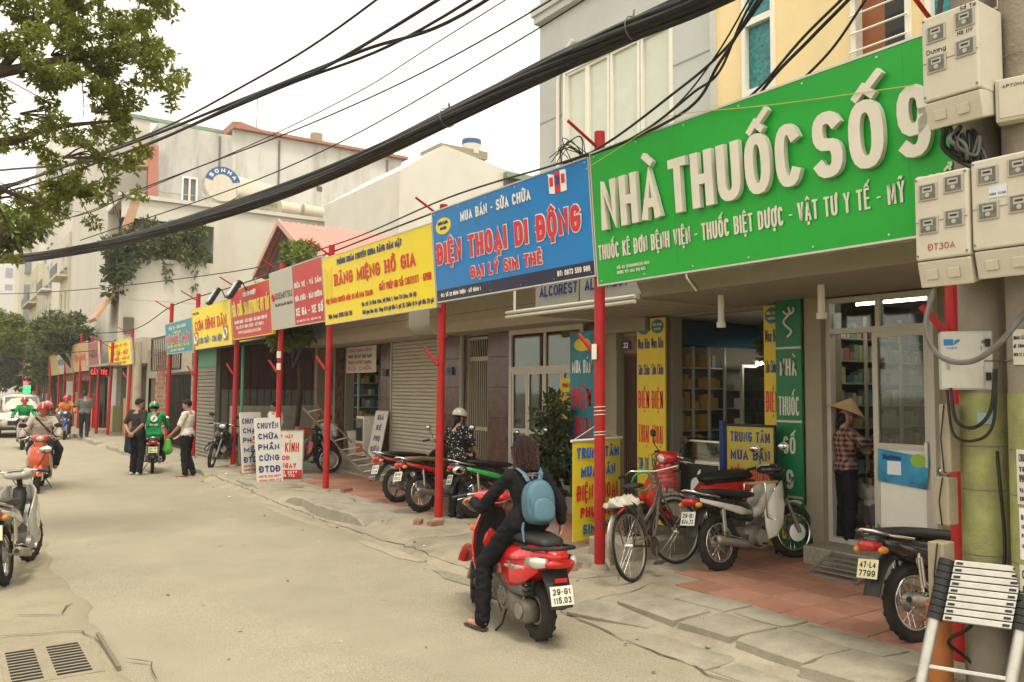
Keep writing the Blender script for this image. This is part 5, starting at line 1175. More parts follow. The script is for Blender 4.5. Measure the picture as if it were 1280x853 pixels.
def scooter(label, xy, head, body, accent, lines, steer=0., tilt=0., z=0., wb=1.25, R=.235, floor=None, pm=None, group=None, mirrors=True, tailmat=None, bulky=False):
    b = thing('scooter', label, 'scooter', (*xy, z), math.atan2(head[1], head[0]), group, tilt)
    wheel(b, (0, 0, R), R, .105, 0, True); wheel(b, (wb, 0, R), R, .095, steer, True)
    MB().loft([(-.36, .70, .05, .03), (-.30, .695, .10, .06), (-.16, .665, .165, .11), (.02, .60, .19, .165), (.2, .56, .185, .185), (.38, .545, .165, .185), (.5, .52, .14, .18), (.56, .48, .12, .15)], 20).build('rear_body', body, b, 180)
    for s in (1, -1): MB().loft([(-.27, .62, .012, .03, 2.2, s * .145), (-.1, .55, .02, .07, 2.2, s * .18), (.1, .5, .022, .085, 2.2, s * .192), (.3, .47, .012, .06, 2.2, s * .178)], 12).build('side_panel', body, b, 180)
    MB().loft([(-.24, .775, .07, .02), (-.2, .79, .11, .04), (0, .795, .135, .05), (.2, .78, .14, .05), (.38, .76, .12, .05), (.5, .745, .085, .035), (.54, .735, .05, .015)], 18).build('seat', SEAT, b, 180)
    MB().loft([(-.30, .735, .09, .022), (.1, .735, .15, .022), (.5, .70, .1, .03)], 14).build('seat_base', BLKP, b, 60)
    MB().tube([(.0, .15, .73), (-.2, .15, .75), (-.38, .10, .775), (-.42, 0, .78), (-.38, -.10, .775), (-.2, -.15, .75), (0, -.15, .73)], .016, 8).build('grab_rail', BLKP, b, 60)
    MB().box(.46, .98, -.16, .16, .24, .30).build('floorboard', floor or BLKP, b, 0, .02)
    MB().loft([(.3, .26, .13, .05), (.6, .22, .14, .05), (.95, .25, .13, .05)], 12).build('underframe', BLKP, b, 180)
    MB().sheet([(.90, .26, .14), (.98, .42, .165), (1.0, .58, .175), (.985, .74, .165), (.95, .88, .12), (.93, .94, .08)], .03, .05, 8).build('leg_shield', body, b, 50)
    MB().sheet([(.89, .28, .125), (.945, .45, .15), (.96, .62, .158), (.94, .80, .135), (.905, .92, .08)], .015, .045, 6).build('inner_shield', accent, b, 50)
    MB().loft([(.94, .62, .1, .26), (1.02, .60, .11, .24), (1.09, .57, .075, .18), (1.13, .54, .03, .1)], 16).build('front_cowl', body, b, 180)
    if bulky:
        MB().loft([(.84, .70, .12, .16), (.92, .68, .18, .24), (1.02, .64, .20, .26), (1.12, .60, .16, .22), (1.2, .58, .08, .12)], 18).build('front_fairing', body, b, 180)
        for s in (1, -1): MB().loft([(.30, .36, .012, .06, 2.4, s * .165), (.5, .38, .02, .10, 2.4, s * .19), (.75, .42, .022, .13, 2.4, s * .2), (.95, .52, .02, .15, 2.4, s * .2), (1.08, .62, .01, .09, 2.4, s * .17)], 12).build('side_fairing', accent, b, 180)
        MB().loft([(.88, .92, .06, .08), (.96, .9, .10, .1), (1.04, .84, .08, .08)], 14).build('neck_cowl', body, b, 180)
    MB().box(1.085, 1.12, -.07, .07, .62, .66).build('front_grille', BLKP, b, 0, .006)
    MB().sheet(arcsheet((wb, R), R + .035, 165, 20, .055, 10, .07), .012, .03, 6).build('front_fender', body, b, 60)
    for s in (1, -1):
        MB().cyl((wb, s * .075, R), (1.04, s * .06, .62), .022, n=10).build('fork', ALL, b, 40)
        MB().ell((1.08, s * .11, .72), .04, .035, .035, 10, 6).build('indicator', AMB if tailmat is None else CLR, b, 180)
    MB().cyl((1.03, 0, .6), (.93, 0, .98), .03, n=10).build('steering_stem', BLKP, b, 40)
    R_ = bars(b, .92, 1.0, .3, body, steer, mirrors)
    m = MB().loft([(-.1, .0, .10, .03), (-.02, .01, .17, .05), (.06, .0, .15, .065), (.13, -.015, .09, .05)], 16); m.v = [tuple(R_ @ V(p)) for p in m.v]; hc = m.build('handlebar_cowl', body, b, 180)
    m = MB().ell((.12, 0, -.01), .03, .075, .05, 14, 8); m.v = [tuple(R_ @ V(p)) for p in m.v]; m.build('headlight', CLR, hc, 180)
    m = MB().box(-.09, -.03, -.09, .09, .035, .05); m.v = [tuple(R_ @ V(p)) for p in m.v]; m.build('instrument', CLR, hc)
    for s in (1, -1):
        MB().tube([(-.3, s * .118, .70), (-.1, s * .183, .655), (.1, s * .195, .62), (.3, s * .181, .60), (.5, s * .145, .58)], .0035, 4).build('panel_gap', BLKP, b); MB().tube([(.02, s * .197, .47), (.06, s * .2, .56), (.1, s * .197, .64)], .0035, 4).build('panel_gap', BLKP, b)
        MB().loft([(-.12, .595, .003, .012, 2, s * .192), (.05, .575, .003, .02, 2, s * .206), (.22, .56, .003, .008, 2, s * .2)], 8).build('decal', P_SIL, b, 60)
    MB().cyl((.30, .17, .3), (.30, .19, .3), .075, n=20).cyl((.0, .17, .245), (.0, .185, .245), .06, n=18).build('case_cover', ALL, b, 40)
    for k in range(6): MB().cyl((.30 + .065 * math.cos(k), .18, .3 + .065 * math.sin(k)), (.30 + .065 * math.cos(k), .196, .3 + .065 * math.sin(k)), .007, n=6).build('bolt', CHR, b)
    MB().tube([(.45, .16, .2), (.38, .17, .22), (.3, .18, .17)], .008, 6).build('kick_starter', CHR, b)
    # rear end
    t = MB().loft([(-.375, .655, .11, .03), (-.35, .655, .125, .035), (-.3, .655, .12, .03)], 14).build('tail_light', tailmat or TAIL, b, 180)
    for s in (1, -1): MB().loft([(-.34, .665, .03, .035, 2.2, s * .12), (-.26, .655, .03, .045, 2.2, s * .155), (-.14, .65, .02, .03, 2.2, s * .178)], 10).build('tail_indicator', CLR, b, 180)
    MB().sheet([(-.26, .60, .11), (-.33, .5, .1), (-.37, .42, .095), (-.40, .34, .09)], .014, .02).build('rear_mudguard', BLKP, b, 50)
    MB().box(-.375, -.35, -.05, .05, .52, .55).build('reflector', TAIL, b, 0, .004)
    plate(b, -.40, .36, lines, pm or PLW, .28)
    MB().loft([(.64, .33, .05, .06, 3.4, .1), (.56, .32, .07, .105, 3.4, .1), (.36, .29, .075, .10, 3.4, .1), (.1, .25, .075, .085, 3.4, .1), (-.05, .24, .07, .09, 3.4, .1), (-.10, .24, .05, .06, 3.4, .1)], 14).build('engine_case', DUSTG, b, 180)
    MB().loft([(.40, .42, .06, .05, 3, .1), (.2, .40, .075, .06, 3, .1), (-.02, .41, .07, .06, 3, .1)], 12).build('air_box', ENG, b, 180)
    MB().loft([(.65, .33, .1, .08), (.5, .33, .12, .1), (.35, .33, .1, .1)], 12).build('engine', ENG, b, 180)
    muffler(b, -.12, .22, .30, .24, -.15, .055, DUSTY)
    for k in range(5): MB().torus((.0 - .012 * k, .12, .36 + .04 * k), (-.2, 0, 1), .03, .008, 14, 5).build('shock_coil', BLKP, b)
    MB().cyl((.02, .12, .28), (-.04, .12, .60), .014, n=8).build('shock', CHR, b)
    MB().tube([(.4, .08, .2), (.34, .16, .06), (.38, .2, .0)], .01, 6).build('side_stand', BLKP, b)
    return b

def underbone(label, xy, head, body, accent, lines, steer=0., tilt=-.12, z=.1, shield=None, pm=None, seat=None, group=None, cast=False, mirrors=True, rack=False, mcol=None, wb=1.23, fender=None):
    b = thing('motorbike', label, 'motorbike', (*xy, z), math.atan2(head[1], head[0]), group, tilt); R = .29
    wheel(b, (0, 0, R), R, .075, 0, cast); wheel(b, (wb, 0, R), R, .068, steer, cast, True)
    sh = shield or body
    MB().loft([(-.40, .775, .03, .02), (-.33, .76, .075, .055), (-.15, .715, .10, .085), (.05, .66, .115, .11), (.25, .62, .12, .12), (.42, .585, .10, .12), (.52, .55, .06, .09)], 16).build('tail_cowl', body, b, 180)
    for s in (1, -1): MB().loft([(-.3, .745, .008, .02, 2.2, s * .085), (-.05, .68, .014, .03, 2.2, s * .115), (.25, .60, .012, .045, 2.2, s * .122), (.45, .56, .006, .02, 2.2, s * .1)], 10).build('side_stripe', accent, b, 180)
    MB().loft([(-.30, .80, .07, .02), (-.24, .815, .105, .035), (0, .805, .125, .04), (.2, .78, .12, .045), (.4, .755, .10, .045), (.55, .745, .075, .03), (.6, .745, .04, .012)], 16).build('seat', seat or SEAT, b, 180)
    MB().tube([(-.05, .12, .76), (-.28, .13, .80), (-.40, .08, .84), (-.42, 0, .85), (-.40, -.08, .84), (-.28, -.13, .80), (-.05, -.12, .76)], .012, 8).build('grab_rail', CHR, b, 60)
    MB().tube([(.97, 0, .82), (.82, 0, .66), (.68, 0, .56), (.5, 0, .54)], [.07, .065, .06, .06], 10).build('frame_spine', BLKP if shield is None else sh, b, 60)
    for s in (1, -1):
        MB().loft([(.62, .42, .012, .16, 2.4, s * .13), (.74, .52, .018, .23, 2.4, s * .165), (.86, .62, .02, .22, 2.4, s * .165), (.97, .74, .018, .14, 2.4, s * .12), (1.03, .8, .01, .07, 2.2, s * .07)], 12).build('leg_shield', sh, b, 180)
        MB().cyl((wb, s * .085, R), (1.03, s * .075, .78), .018, n=10).cyl((wb, s * .085, R), (wb - .09, s * .083, R + .22), .026, n=10).build('fork', ALL, b, 40)
        MB().cyl((.0, s * .1, R), (-.02, s * .12, .66), .012, n=8).cyl((-.0, s * .105, .42), (-.018, s * .118, .63), .028, n=10).build('shock', CHR, b, 40)
        MB().cyl((.4, s * .09, .33), (0, s * .09, R), .018, n=8).build('swing_arm', DUSTY, b, 40)
        MB().cyl((.5, s * .05, .24), (.5, s * .22, .24), .013, n=8).build('foot_peg', BLKP, b)
    MB().loft([(.92, .78, .05, .06), (.98, .77, .12, .11), (1.05, .755, .13, .11), (1.10, .74, .08, .07)], 14).build('front_cowl', body, b, 180)
    MB().sheet(arcsheet((wb, R), R + .03, 150, 25, .05, 10), .01, .025, 6).build('front_fender', fender or body, b, 60)
    R_ = bars(b, .93, 1.0, .3, body, steer, mirrors, mcol=mcol)
    m = MB().loft([(-.1, -.01, .09, .03), (-.03, .0, .15, .055), (.06, -.01, .14, .07), (.12, -.02, .10, .055)], 16); m.v = [tuple(R_ @ V(p)) for p in m.v]; hc = m.build('handlebar_cowl', body, b, 180)
    m = MB().ell((.115, 0, -.02), .035, .085, .05, 14, 8); m.v = [tuple(R_ @ V(p)) for p in m.v]; m.build('headlight', CLR, hc, 180)
    m = MB().box(-.1, -.03, -.08, .08, .04, .055); m.v = [tuple(R_ @ V(p)) for p in m.v]; m.build('instrument', CLR, hc)
    MB().cyl((1.03, 0, .7), (.94, 0, .98), .028, n=10).build('steering_stem', BLKP, b, 40)
    for s in (1, -1):
        MB().tube([(.68, s * .152, .33), (.76, s * .186, .48), (.88, s * .187, .62), (.98, s * .14, .74)], .004, 4).build('panel_gap', BLKP, b)
        MB().loft([(.74, .5, .003, .10, 2, s * .184), (.82, .56, .003, .13, 2, s * .19), (.88, .62, .003, .05, 2, s * .188)], 10).build('decal', accent, b, 60)
    MB().loft([(-.43, .735, .05, .025), (-.40, .73, .085, .04), (-.33, .725, .085, .04), (-.28, .72, .06, .03)], 14).build('tail_light', TAIL, b, 180)
    for s in (1, -1): MB().ell((-.36, s * .115, .70), .045, .03, .028, 10, 6).build('tail_indicator', AMB, b, 180)
    MB().sheet([(-.2, .66, .07), (-.3, .60, .075), (-.38, .5, .075), (-.43, .38, .075)], .01, .025).build('rear_mudguard', P_SIL if body is P_WHT else BLKP, b, 50)
    plate(b, -.435, .50, lines, pm or PLW, .3)
    MB().loft([(.36, .32, .11, .10, 3), (.5, .31, .13, .12, 3), (.64, .33, .10, .09, 3)], 14).build('engine', ENG, b, 180)
    MB().cyl((.5, -.12, .3), (.5, -.165, .3), .085, n=16).cyl((.48, .12, .31), (.48, .16, .31), .09, n=16).build('engine_cover', ALL, b, 40)
    for k in range(6): MB().cyl((.64 + .028 * k, 0, .37 + .01 * k), (.652 + .028 * k, 0, .374 + .01 * k), .075, n=12).build('cooling_fin', ALL, b)
    muffler(b, -.18, .3, .34, .26, -.16, .045)
    MB().loft([(.02, .30, .012, .06, 2.4, .085), (.2, .31, .014, .045, 2.4, .085), (.42, .32, .012, .06, 2.4, .085)], 12).build('chain_case', DUSTY, b, 180)
    MB().tube([(.42, .1, .2), (.36, .2, .06), (.40, .25, .0 if tilt == 0 else .03)], .01, 6).build('side_stand', BLKP, b)
    if rack:
        MB().torus((.78, 0, .86), (0, 0, 1), .17, .014, 24, 6).build('wicker_ring', M('wicker', (.42, .22, .09), .7), b, 60)
        for s in (1, -1): MB().tube([(.66, s * .14, .86), (.62, s * .16, .5), (.72, s * .17, .46), (.8, s * .15, .8)], .009, 6).build('rack_tube', CHR, b, 60)
    return b

SC_GIRL = scooter('glossy red scooter ridden by the woman with the blue backpack', (3.93, 5.30), (.165, .986), P_RED, BLKP, ('29-G1', '115.03'), steer=-.42, wb=1.27)
write('badge_lettering', 'Zip', frame((.12, .212, .57), (-1, 0, 0), (0, .25, 1)), 0, 0, .1, .05, CHR, SC_GIRL, t=.008, z=0, depth=.004)
underbone('white motorbike with wicker ring parked beside the green pharmacy panel', (6.70, 5.88), (1, -.0), P_BLK, P_WHT, ('29-B1', '674.73'), steer=-.35, shield=P_WHT, rack=True, mcol=P_WHT, fender=P_WHT)
scooter('red and silver scooter parked behind the bicycle at the phone shop', (7.85, 6.62), (-.93, .36), P_RED, P_SIL, ('30-F2', '458.11'), steer=.25, tilt=-.1, z=.2, bulky=True)
underbone('black motorbike parked beside the utility poles, cream number plate', (6.03, 3.42), (.98, -.19), P_BLK, P_BLK, ('47-L4', '7799'), pm=PLY, steer=.3)
underbone('black motorbike with red tail parked nearest the white shop stair', (6.25, 12.29), (.985, .10), P_BLK, P_DRED, ('29-L2', '337.50'), steer=.3, cast=True)
underbone('dark motorbike with tan seat parked behind the red post', (6.07, 11.15), (.985, .16), P_BLK, P_RED, ('30-H7', '5512'), seat=M('tan_vinyl', (.17, .11, .05), .6), steer=-.3)
underbone('black and green motorbike parked beside the helmeted woman', (6.48, 10.25), (.98, -.14), P_BLK, P_GRN, ('29-Y3', '448.20'), steer=.35, tilt=-.1)
underbone('silver motorbike parked at the left edge of the road shoulder', (.60, 9.55), (.25, .97), P_SIL, P_WHT, ('29-U1', '121.08'), pm=M('plate_teal_edge', (.55, .55, .36), .5), z=.02, steer=-.25, tilt=-.1)
underbone('dark motorbike standing at the workshop beside the red post', (6.1, 20.6), (-.72, -.69), P_BLK, P_BLU, ('29-M5', '781.20'), steer=.3, group='bikes at the workshop')
underbone('black motorbike half hidden behind the white repair board', (6.0, 17.9), (.9, -.35), P_BLK, P_DRED, ('29-K8', '330.19'), steer=.2, group='bikes at the workshop')
GRABB = underbone('black motorbike of the green jacketed driver among two standing men', (4.08, 20.4), (.2, .98), P_BLK, P_DRED, ('29-X5', '903.44'), z=0., tilt=0., pm=PLY)
SC_RED = scooter('orange red scooter with two riders coming up the street', (1.73, 18.95), (-.14, -.99), P_ORG, P_SIL, ('29-D1', '228.64'), steer=.05, wb=1.3, bulky=True)
SC_GRN = scooter('silver scooter of the green jacketed rider in the distance', (2.3, 31.3), (-.1, -.995), P_SIL, P_SIL, ('29-S6', '510.27'), steer=.05)
scooter('dark blue scooter approaching far off beside the pavement', (4.1, 36.5), (-.15, -.99), P_BLU, P_BLK, ('29-V2', '640.11'))

# ------------------------------------------------------------ bicycle
bc = thing('bicycle', 'old rusty silver bicycle leaning behind the red post', 'bicycle', (5.62, 6.02, .1), math.atan2(.36, 1.0), tilt=-.16)
OLD = M('old_bike_paint', (.085, .07, .055), .55, .2, var=.4, scale=20)
for x, st in ((0, 0.), (1.06, -.45)):
    ax = V((math.sin(-st), math.cos(st), 0)); u, v_, d = frame_of(ax)
    t = MB().torus((0, 0, 0), ax, .325, .018, 36, 8).build('wheel', RUB, bc, 180); t.location = (x, 0, .345)
    MB().torus((0, 0, 0), ax, .305, .010, 36, 6, .014).build('rim', ALL, t, 180); MB().cyl(-d * .05, d * .05, .02, n=10).build('hub', CHR, t)
    for i in range(28):
        a = 2 * PI * i / 28; e = u * math.cos(a) + v_ * math.sin(a); b_ = a + (.9 if i % 2 else -.9); h = u * math.cos(b_) + v_ * math.sin(b_)
        MB().cyl(h * .02 + d * (.03 if (i // 2) % 2 else -.03), e * .302, .0016, n=4, caps=False).build('spoke', CHR, t)
    m = MB().sheet(arcsheet((0, 0), .375, 200 if x == 0 else 130, 20 if x == 0 else -10, .028, 12), .005, .012); Rm = Matrix.Rotation(st, 4, 'Z'); m.v = [tuple(Rm @ V(p)) for p in m.v]; m.build('mudguard', M('dull_steel', (.20, .18, .155), .4, .8, var=.3, scale=20), t, 60)
HD = (.86, 0, .88)
for nm, pts, r in (('down_tube', [(.42, 0, .28), (.62, 0, .42), (.82, 0, .78)], .017), ('cross_tube', [(.38, 0, .52), (.6, 0, .62), (.84, 0, .86)], .015), ('seat_tube', [(.42, 0, .28), (.30, 0, .86)], .016), ('chain_stay', [(.42, .0, .28), (0, .055, .345)], .01), ('chain_stay', [(.42, .0, .28), (0, -.055, .345)], .01), ('seat_stay', [(.34, .0, .72), (0, .055, .345)], .009), ('seat_stay', [(.34, .0, .72), (0, -.055, .345)], .009), ('fork', [(.85, .0, .78), (.9, .05, .6), (1.06, .05, .345)], .011), ('fork', [(.85, 0, .78), (.9, -.05, .6), (1.06, -.05, .345)], .011), ('head_tube', [(.84, 0, .72), (.8, 0, 1.0)], .02)):
    MB().tube(pts, r, 8).build(nm, OLD, bc, 60)
MB().tube([(.62, .28, 1.0), (.72, .26, 1.04), (.8, .1, 1.02), (.8, 0, 1.01), (.83, -.1, 1.02), (.84, -.26, 1.04), (.75, -.29, 1.0)], .011, 8).build('handlebar', CHR, bc, 60)
for s in ((.62, .28, 1.0), (.75, -.29, 1.0)): MB().cyl(s, (s[0] - .1, s[1] + .01, .99), .016).build('grip', BLKP, bc)
MB().loft([(.16, .9, .09, .02), (.24, .905, .10, .03), (.34, .90, .05, .028), (.44, .895, .025, .018)], 14).build('saddle', SEAT, bc, 180)
rk = MB().tube([(.3, .06, .72), (-.22, .07, .73), (-.22, -.07, .73), (.3, -.06, .72)], .007, 6)
for k in range(5): rk.cyl((-.2 + k * .1, .07, .73), (-.2 + k * .1, -.07, .73), .005, n=5)
rk.cyl((-.1, .07, .73), (0, .06, .345), .006, n=5).cyl((-.1, -.07, .73), (0, -.06, .345), .006, n=5).build('carrier', OLD, bc)
bs = MB()
for i in range(14):
    a = 2 * PI * i / 14; c, q = math.cos(a), math.sin(a); sq = lambda v: math.copysign(abs(v) ** .6, v)
    bs.cyl((1.0 + .10 * sq(c), .13 * sq(q), .72), (1.02 + .13 * sq(c), .17 * sq(q), .98), .003, n=4)
for k in range(6):
    t = k / 5; bs.tube([(1.0 + .02 * t + (.10 + .03 * t) * math.copysign(abs(math.cos(a)) ** .6, math.cos(a)), (.13 + .04 * t) * math.copysign(abs(math.sin(a)) ** .6, math.sin(a)), .72 + .26 * t) for a in np.linspace(0, 2 * PI, 21)[:-1]], .003, 4, True)
bs.build('basket', OLD, bc)
MB().cyl((.42, -.06, .28), (.42, -.065, .28), .09, n=20).torus((.42, -.06, .28), (0, 1, 0), .09, .006, 20, 5).build('chain_ring', OLD, bc); MB().cyl((.42, -.08, .28), (.34, -.09, .13), .009).box(.28, .4, -.17, -.088, .115, .14).build('crank', OLD, bc); MB().cyl((.42, .08, .28), (.5, .09, .43), .009).box(.44, .56, .088, .17, .415, .44).build('crank', OLD, bc)
MB().sheet([(.02, .39, .03), (.45, .38, .03)], .004, cy=-.07).build('chain_guard', OLD, bc)
MB().tube([(0, .05, .33), (-.05, .12, .12), (-.04, .16, .0)], .008, 6).build('kick_stand', CHR, bc)
lk = MB().torus((0, 0, 0), (.6, .5, .4), .11, .012, 30, 8).build('cable_lock', M('green_lock', (.02, .25, .08), .35), bc, 180); lk.location = (.70, .12, .92)
rag = MB(); ring = []
for i in range(14):
    u = -.22 + i * .031; hw = .085 + .03 * math.sin(i * 1.9); ring.append([V((u, y * hw + .02 * math.sin(i), .765 + .05 * (1 - y * y) + .022 * math.sin(i * 2.3 + y * 6) + .012 * math.sin(i * 5 + y * 13) - abs(y) * .02)) for y in np.linspace(-1, 1, 11)] + [V((u, y * hw, .738)) for y in np.linspace(1, -1, 11)])
o = rag.rings(ring).build('white_rag', M('rag_white', (.5, .47, .40), .9, var=.15, bump=.4, bscale=20), None, 180); o.matrix_world = bc.matrix_basis; tag(o, 'crumpled white cloth on the bicycle carrier', 'cloth')
o.location = bc.location; o.rotation_euler = bc.rotation_euler
# ------------------------------------------------------------ people (local y forward, x right, z up)
SKIN = M('skin_warm', (.42, .23, .14), .55, var=.08, scale=14)
SKIN2 = M('skin_tan', (.33, .175, .105), .55, var=.08, scale=14)
HAIRM = M('hair_black', (.010, .008, .007), .5, spec=.15, var=.3, scale=30, bump=.5, bscale=70)
HAIRB = M('hair_brown', (.026, .009, .006), .42, spec=.3, var=.4, scale=24, bump=.6, bscale=60)
def cloth(name, col=(.1, .1, .1), var=.12): return M(name, col, .9, var=var, scale=9, bump=.55, bscale=9, spec=.12)
def remesh(mb, vox, it=6, name='m'):
    me = bpy.data.meshes.new(name); me.from_pydata(mb.v, [], mb.f); me.update()
    bm = bmesh.new(); bm.from_mesh(me); bmesh.ops.recalc_face_normals(bm, faces=bm.faces); bm.to_mesh(me); bm.free()
    o = bpy.data.objects.new(name, me); COL.objects.link(o)
    r = o.modifiers.new('r', 'REMESH'); r.mode = 'VOXEL'; r.voxel_size = vox; r.use_smooth_shade = True
    s = o.modifiers.new('s', 'SMOOTH'); s.iterations = it; s.factor = .5
    dg = bpy.context.evaluated_depsgraph_get(); dg.update()
    out = bpy.data.meshes.new_from_object(o.evaluated_get(dg)); bpy.data.objects.remove(o); bpy.data.meshes.remove(me)
    return out
def wrinkle(me, amp=.006, f=(9, 9, 15)):
    """soft cloth folds pushed into the surface"""
    n = len(me.vertices); co = [v.co.copy() for v in me.vertices]; nr = [v.normal.copy() for v in me.vertices]
    for v, c, m in zip(me.vertices, co, nr):
        p = V((c.x * f[0], c.y * f[1], c.z * f[2])); a = 1 - abs(noise.noise(p + V((3, 7, 1)))) * 2.2; b = noise.noise(p * 2.3)
        v.co = c + m * amp * (a * .8 + b * .5 - .4)
    return me
def hand(mb, w, d, n, s=1., curl=.5, left=False):
    w, d, n = V(w), V(d).normalized(), V(n); n = (n - d * n.dot(d)).normalized(); l = d.cross(n) * (1 if left else -1)   # l points to the thumb side
    for k in (-1, 0, 1): mb.capsule(w + l * k * .022 * s, w + d * .085 * s + l * k * .025 * s, .016 * s, .014 * s, 7)
    for k, L in enumerate((.040, .046, .043, .034)):
        b = w + d * .088 * s + l * (.034 - .0225 * k) * s
        p1 = b + (d * math.cos(curl) + n * math.sin(curl)) * L * s; p2 = p1 + (d * math.cos(curl * 2.2) + n * math.sin(curl * 2.2)) * L * .85 * s
        mb.capsule(b, p1, .0095 * s, .0088 * s, 6); mb.capsule(p1, p2, .0088 * s, .0072 * s, 6)
    b = w + d * .025 * s + l * .026 * s; p1 = b + (d * .55 + l * .7 + n * .35).normalized() * .045 * s; p2 = p1 + (d * .8 + l * .15 + n * (.3 + curl * .5)).normalized() * .035 * s
    mb.capsule(b, p1, .0125 * s, .0105 * s, 6); mb.capsule(p1, p2, .0105 * s, .008 * s, 6)

def human(label, loc, rotz, top, bottom, h=1.68, J=None, female=False, sleeve=.5, legs=1., vox=.014, skin=SKIN, hair=HAIRM, hairstyle='short', shoe=None, curl=(.5, .5), handdir=None, group=None, flare=1., barefoot=False, name='person', child=1.):
    p = thing(name, label, 'person', loc, rotz, group); s = h / 1.70
    D = dict(pel=(0, 0, .95), waist=(0, .01, 1.09), chest=(0, .0, 1.27), neck=(0, -.01, 1.43), head=(0, .03, 1.585),
             shL=(-.185, -.01, 1.385), shR=(.185, -.01, 1.385), elL=(-.235, -.03, 1.11), elR=(.235, -.03, 1.11), wrL=(-.245, .06, .87), wrR=(.245, .06, .87),
             hpL=(-.092, 0, .91), hpR=(.092, 0, .91), knL=(-.10, .02, .49), knR=(.10, .02, .49), anL=(-.10, -.02, .085), anR=(.10, -.02, .085), toL=(-.12, .17, .03), toR=(.12, .17, .03), face=(0, 1, 0))
    q = {k: V(v) * (1 if k == 'face' else s) for k, v in D.items()}
    for k, v in (J or {}).items(): q[k] = V(v)
    lat = ((q['shR'] - q['shL']).normalized() + (q['hpR'] - q['hpL']).normalized()).normalized()
    wsc = (.90 if female else 1.) * s
    def torso(mb, g, a=0, b=5, drop=0.):
        pts = [q['pel'] - (q['waist'] - q['pel']).normalized() * (.09 * s + drop), q['pel'], q['waist'], q['chest'], q['chest'].lerp(q['neck'], .62), q['neck']]
        W = [(.125, .10), (.165 if female else .16, .115), (.125 if female else .145, .095), (.165, .115), (.165, .095), (.06, .06)]
        rings = []
        for i in range(a, b + 1):
            t = (pts[min(i + 1, 5)] - pts[max(i - 1, 0)]).normalized(); l = (lat - t * lat.dot(t)).normalized(); f_ = t.cross(l) * -1
            hw, hd = W[i][0] * wsc + g, W[i][1] * s + g
            rings.append([pts[i] + l * hw * math.cos(2 * PI * k / 16) + f_ * hd * math.sin(2 * PI * k / 16) for k in range(16)])
        mb.rings(rings)
    def limb(mb, chain, rad, g=0., frac=1.):
        L = [(chain[i + 1] - chain[i]).length for i in range(len(chain) - 1)]; tot = sum(L) * frac; run = 0
        for i in range(len(chain) - 1):
            if run >= tot - 1e-4: break
            t = min(1, (tot - run) / max(L[i], 1e-4)); e = chain[i].lerp(chain[i + 1], t)
            mb.capsule(chain[i], e, rad[i] * s * child + g, (rad[i] + (rad[i + 1] - rad[i]) * t) * s * child + g, 12); run += L[i]
    ARM = (.05, .040, .027) if not female else (.043, .036, .025); LEG = (.088, .057, .040)
    ch = {k: [q['sh' + k], q['el' + k], q['wr' + k]] for k in 'LR'}; lg_ = {k: [q['hp' + k], q['kn' + k], q['an' + k]] for k in 'LR'}
    # body: one continuous surface
    mb = MB(); torso(mb, 0)
    hd = (q['head'] - q['neck']).normalized(); fc = V(q['face']); fc = (fc - hd * fc.dot(hd)).normalized(); lt = fc.cross(hd)
    mb.capsule(q['neck'] - hd * .03, q['head'] - hd * .05 * s, .055 * s, .05 * s, 12)
    HR = Matrix((lt, fc, hd)).transposed().to_4x4(); c = q['head']
    P = lambda x, y, z: c + (lt * x + fc * y + hd * z) * s
    mb.ell(c, .073 * s, .094 * s, .108 * s, 16, 12, HR); mb.ell(P(0, .025, -.055), .055 * s, .066 * s, .062 * s, 14, 10, HR)
    mb.capsule(P(0, .088, .01), P(0, .108, -.022), .010 * s, .013 * s, 7)
    for e in (-1, 1): mb.ell(P(e * .076, -.005, -.01), .012 * s, .02 * s, .032 * s, 8, 6, HR)
    for k in 'LR':
        limb(mb, ch[k], ARM); limb(mb, lg_[k], LEG)
        mb.capsule(ch[k][0], q['neck'].lerp(q['chest'], .25), .052 * s, .05 * s)
        d_, n_ = ((handdir or {}).get(k) or (ch[k][2] - ch[k][1], V((0, 1, 0)) + (lat * (1 if k == 'L' else -1))))
        hand(mb, ch[k][2], d_, n_, s * (.95 if female else 1.0), curl[0 if k == 'L' else 1], k == 'L')
        mb.capsule(q['an' + k], q['an' + k] + (q['an' + k] - q['to' + k]).normalized() * .03 * s - V((0, 0, .03 * s)), .036 * s, .03 * s); mb.capsule(q['an' + k] - V((0, 0, .045 * s)), q['to' + k], .034 * s, .028 * s)
    link('body', remesh(mb, vox * .8, 4), skin, p)
    # clothes follow the body
    mb = MB(); torso(mb, .016, 1, 4); mb.capsule(q['neck'].lerp(q['chest'], .28) - lat * .09 * s, q['neck'].lerp(q['chest'], .28) + lat * .09 * s, .072 * s, .072 * s)
    for k in 'LR':
        mb.capsule(ch[k][0], q['neck'].lerp(q['chest'], .28), .066 * s, .064 * s); limb(mb, ch[k], tuple(r + .004 for r in ARM), .013 if sleeve > .6 else .018, sleeve)
    mb.capsule(q['pel'] - lat * .07 * s, q['pel'] + lat * .07 * s, .128 * s, .128 * s)
    shirt = link('shirt', wrinkle(remesh(mb, vox, 3), .011 * s), top, p)
    mb = MB(); torso(mb, .012, 0, 1)
    mb.capsule(q['hpL'], q['hpR'], .108 * s, .108 * s)
    for k in 'LR': limb(mb, lg_[k], (LEG[0] + .006, LEG[1] + .012 * flare, LEG[2] + .016 * flare), .012, legs)
    tr = link('trousers' if legs > .7 else 'shorts', wrinkle(remesh(mb, vox, 3), .011 * s, (10, 10, 17)), bottom, p)
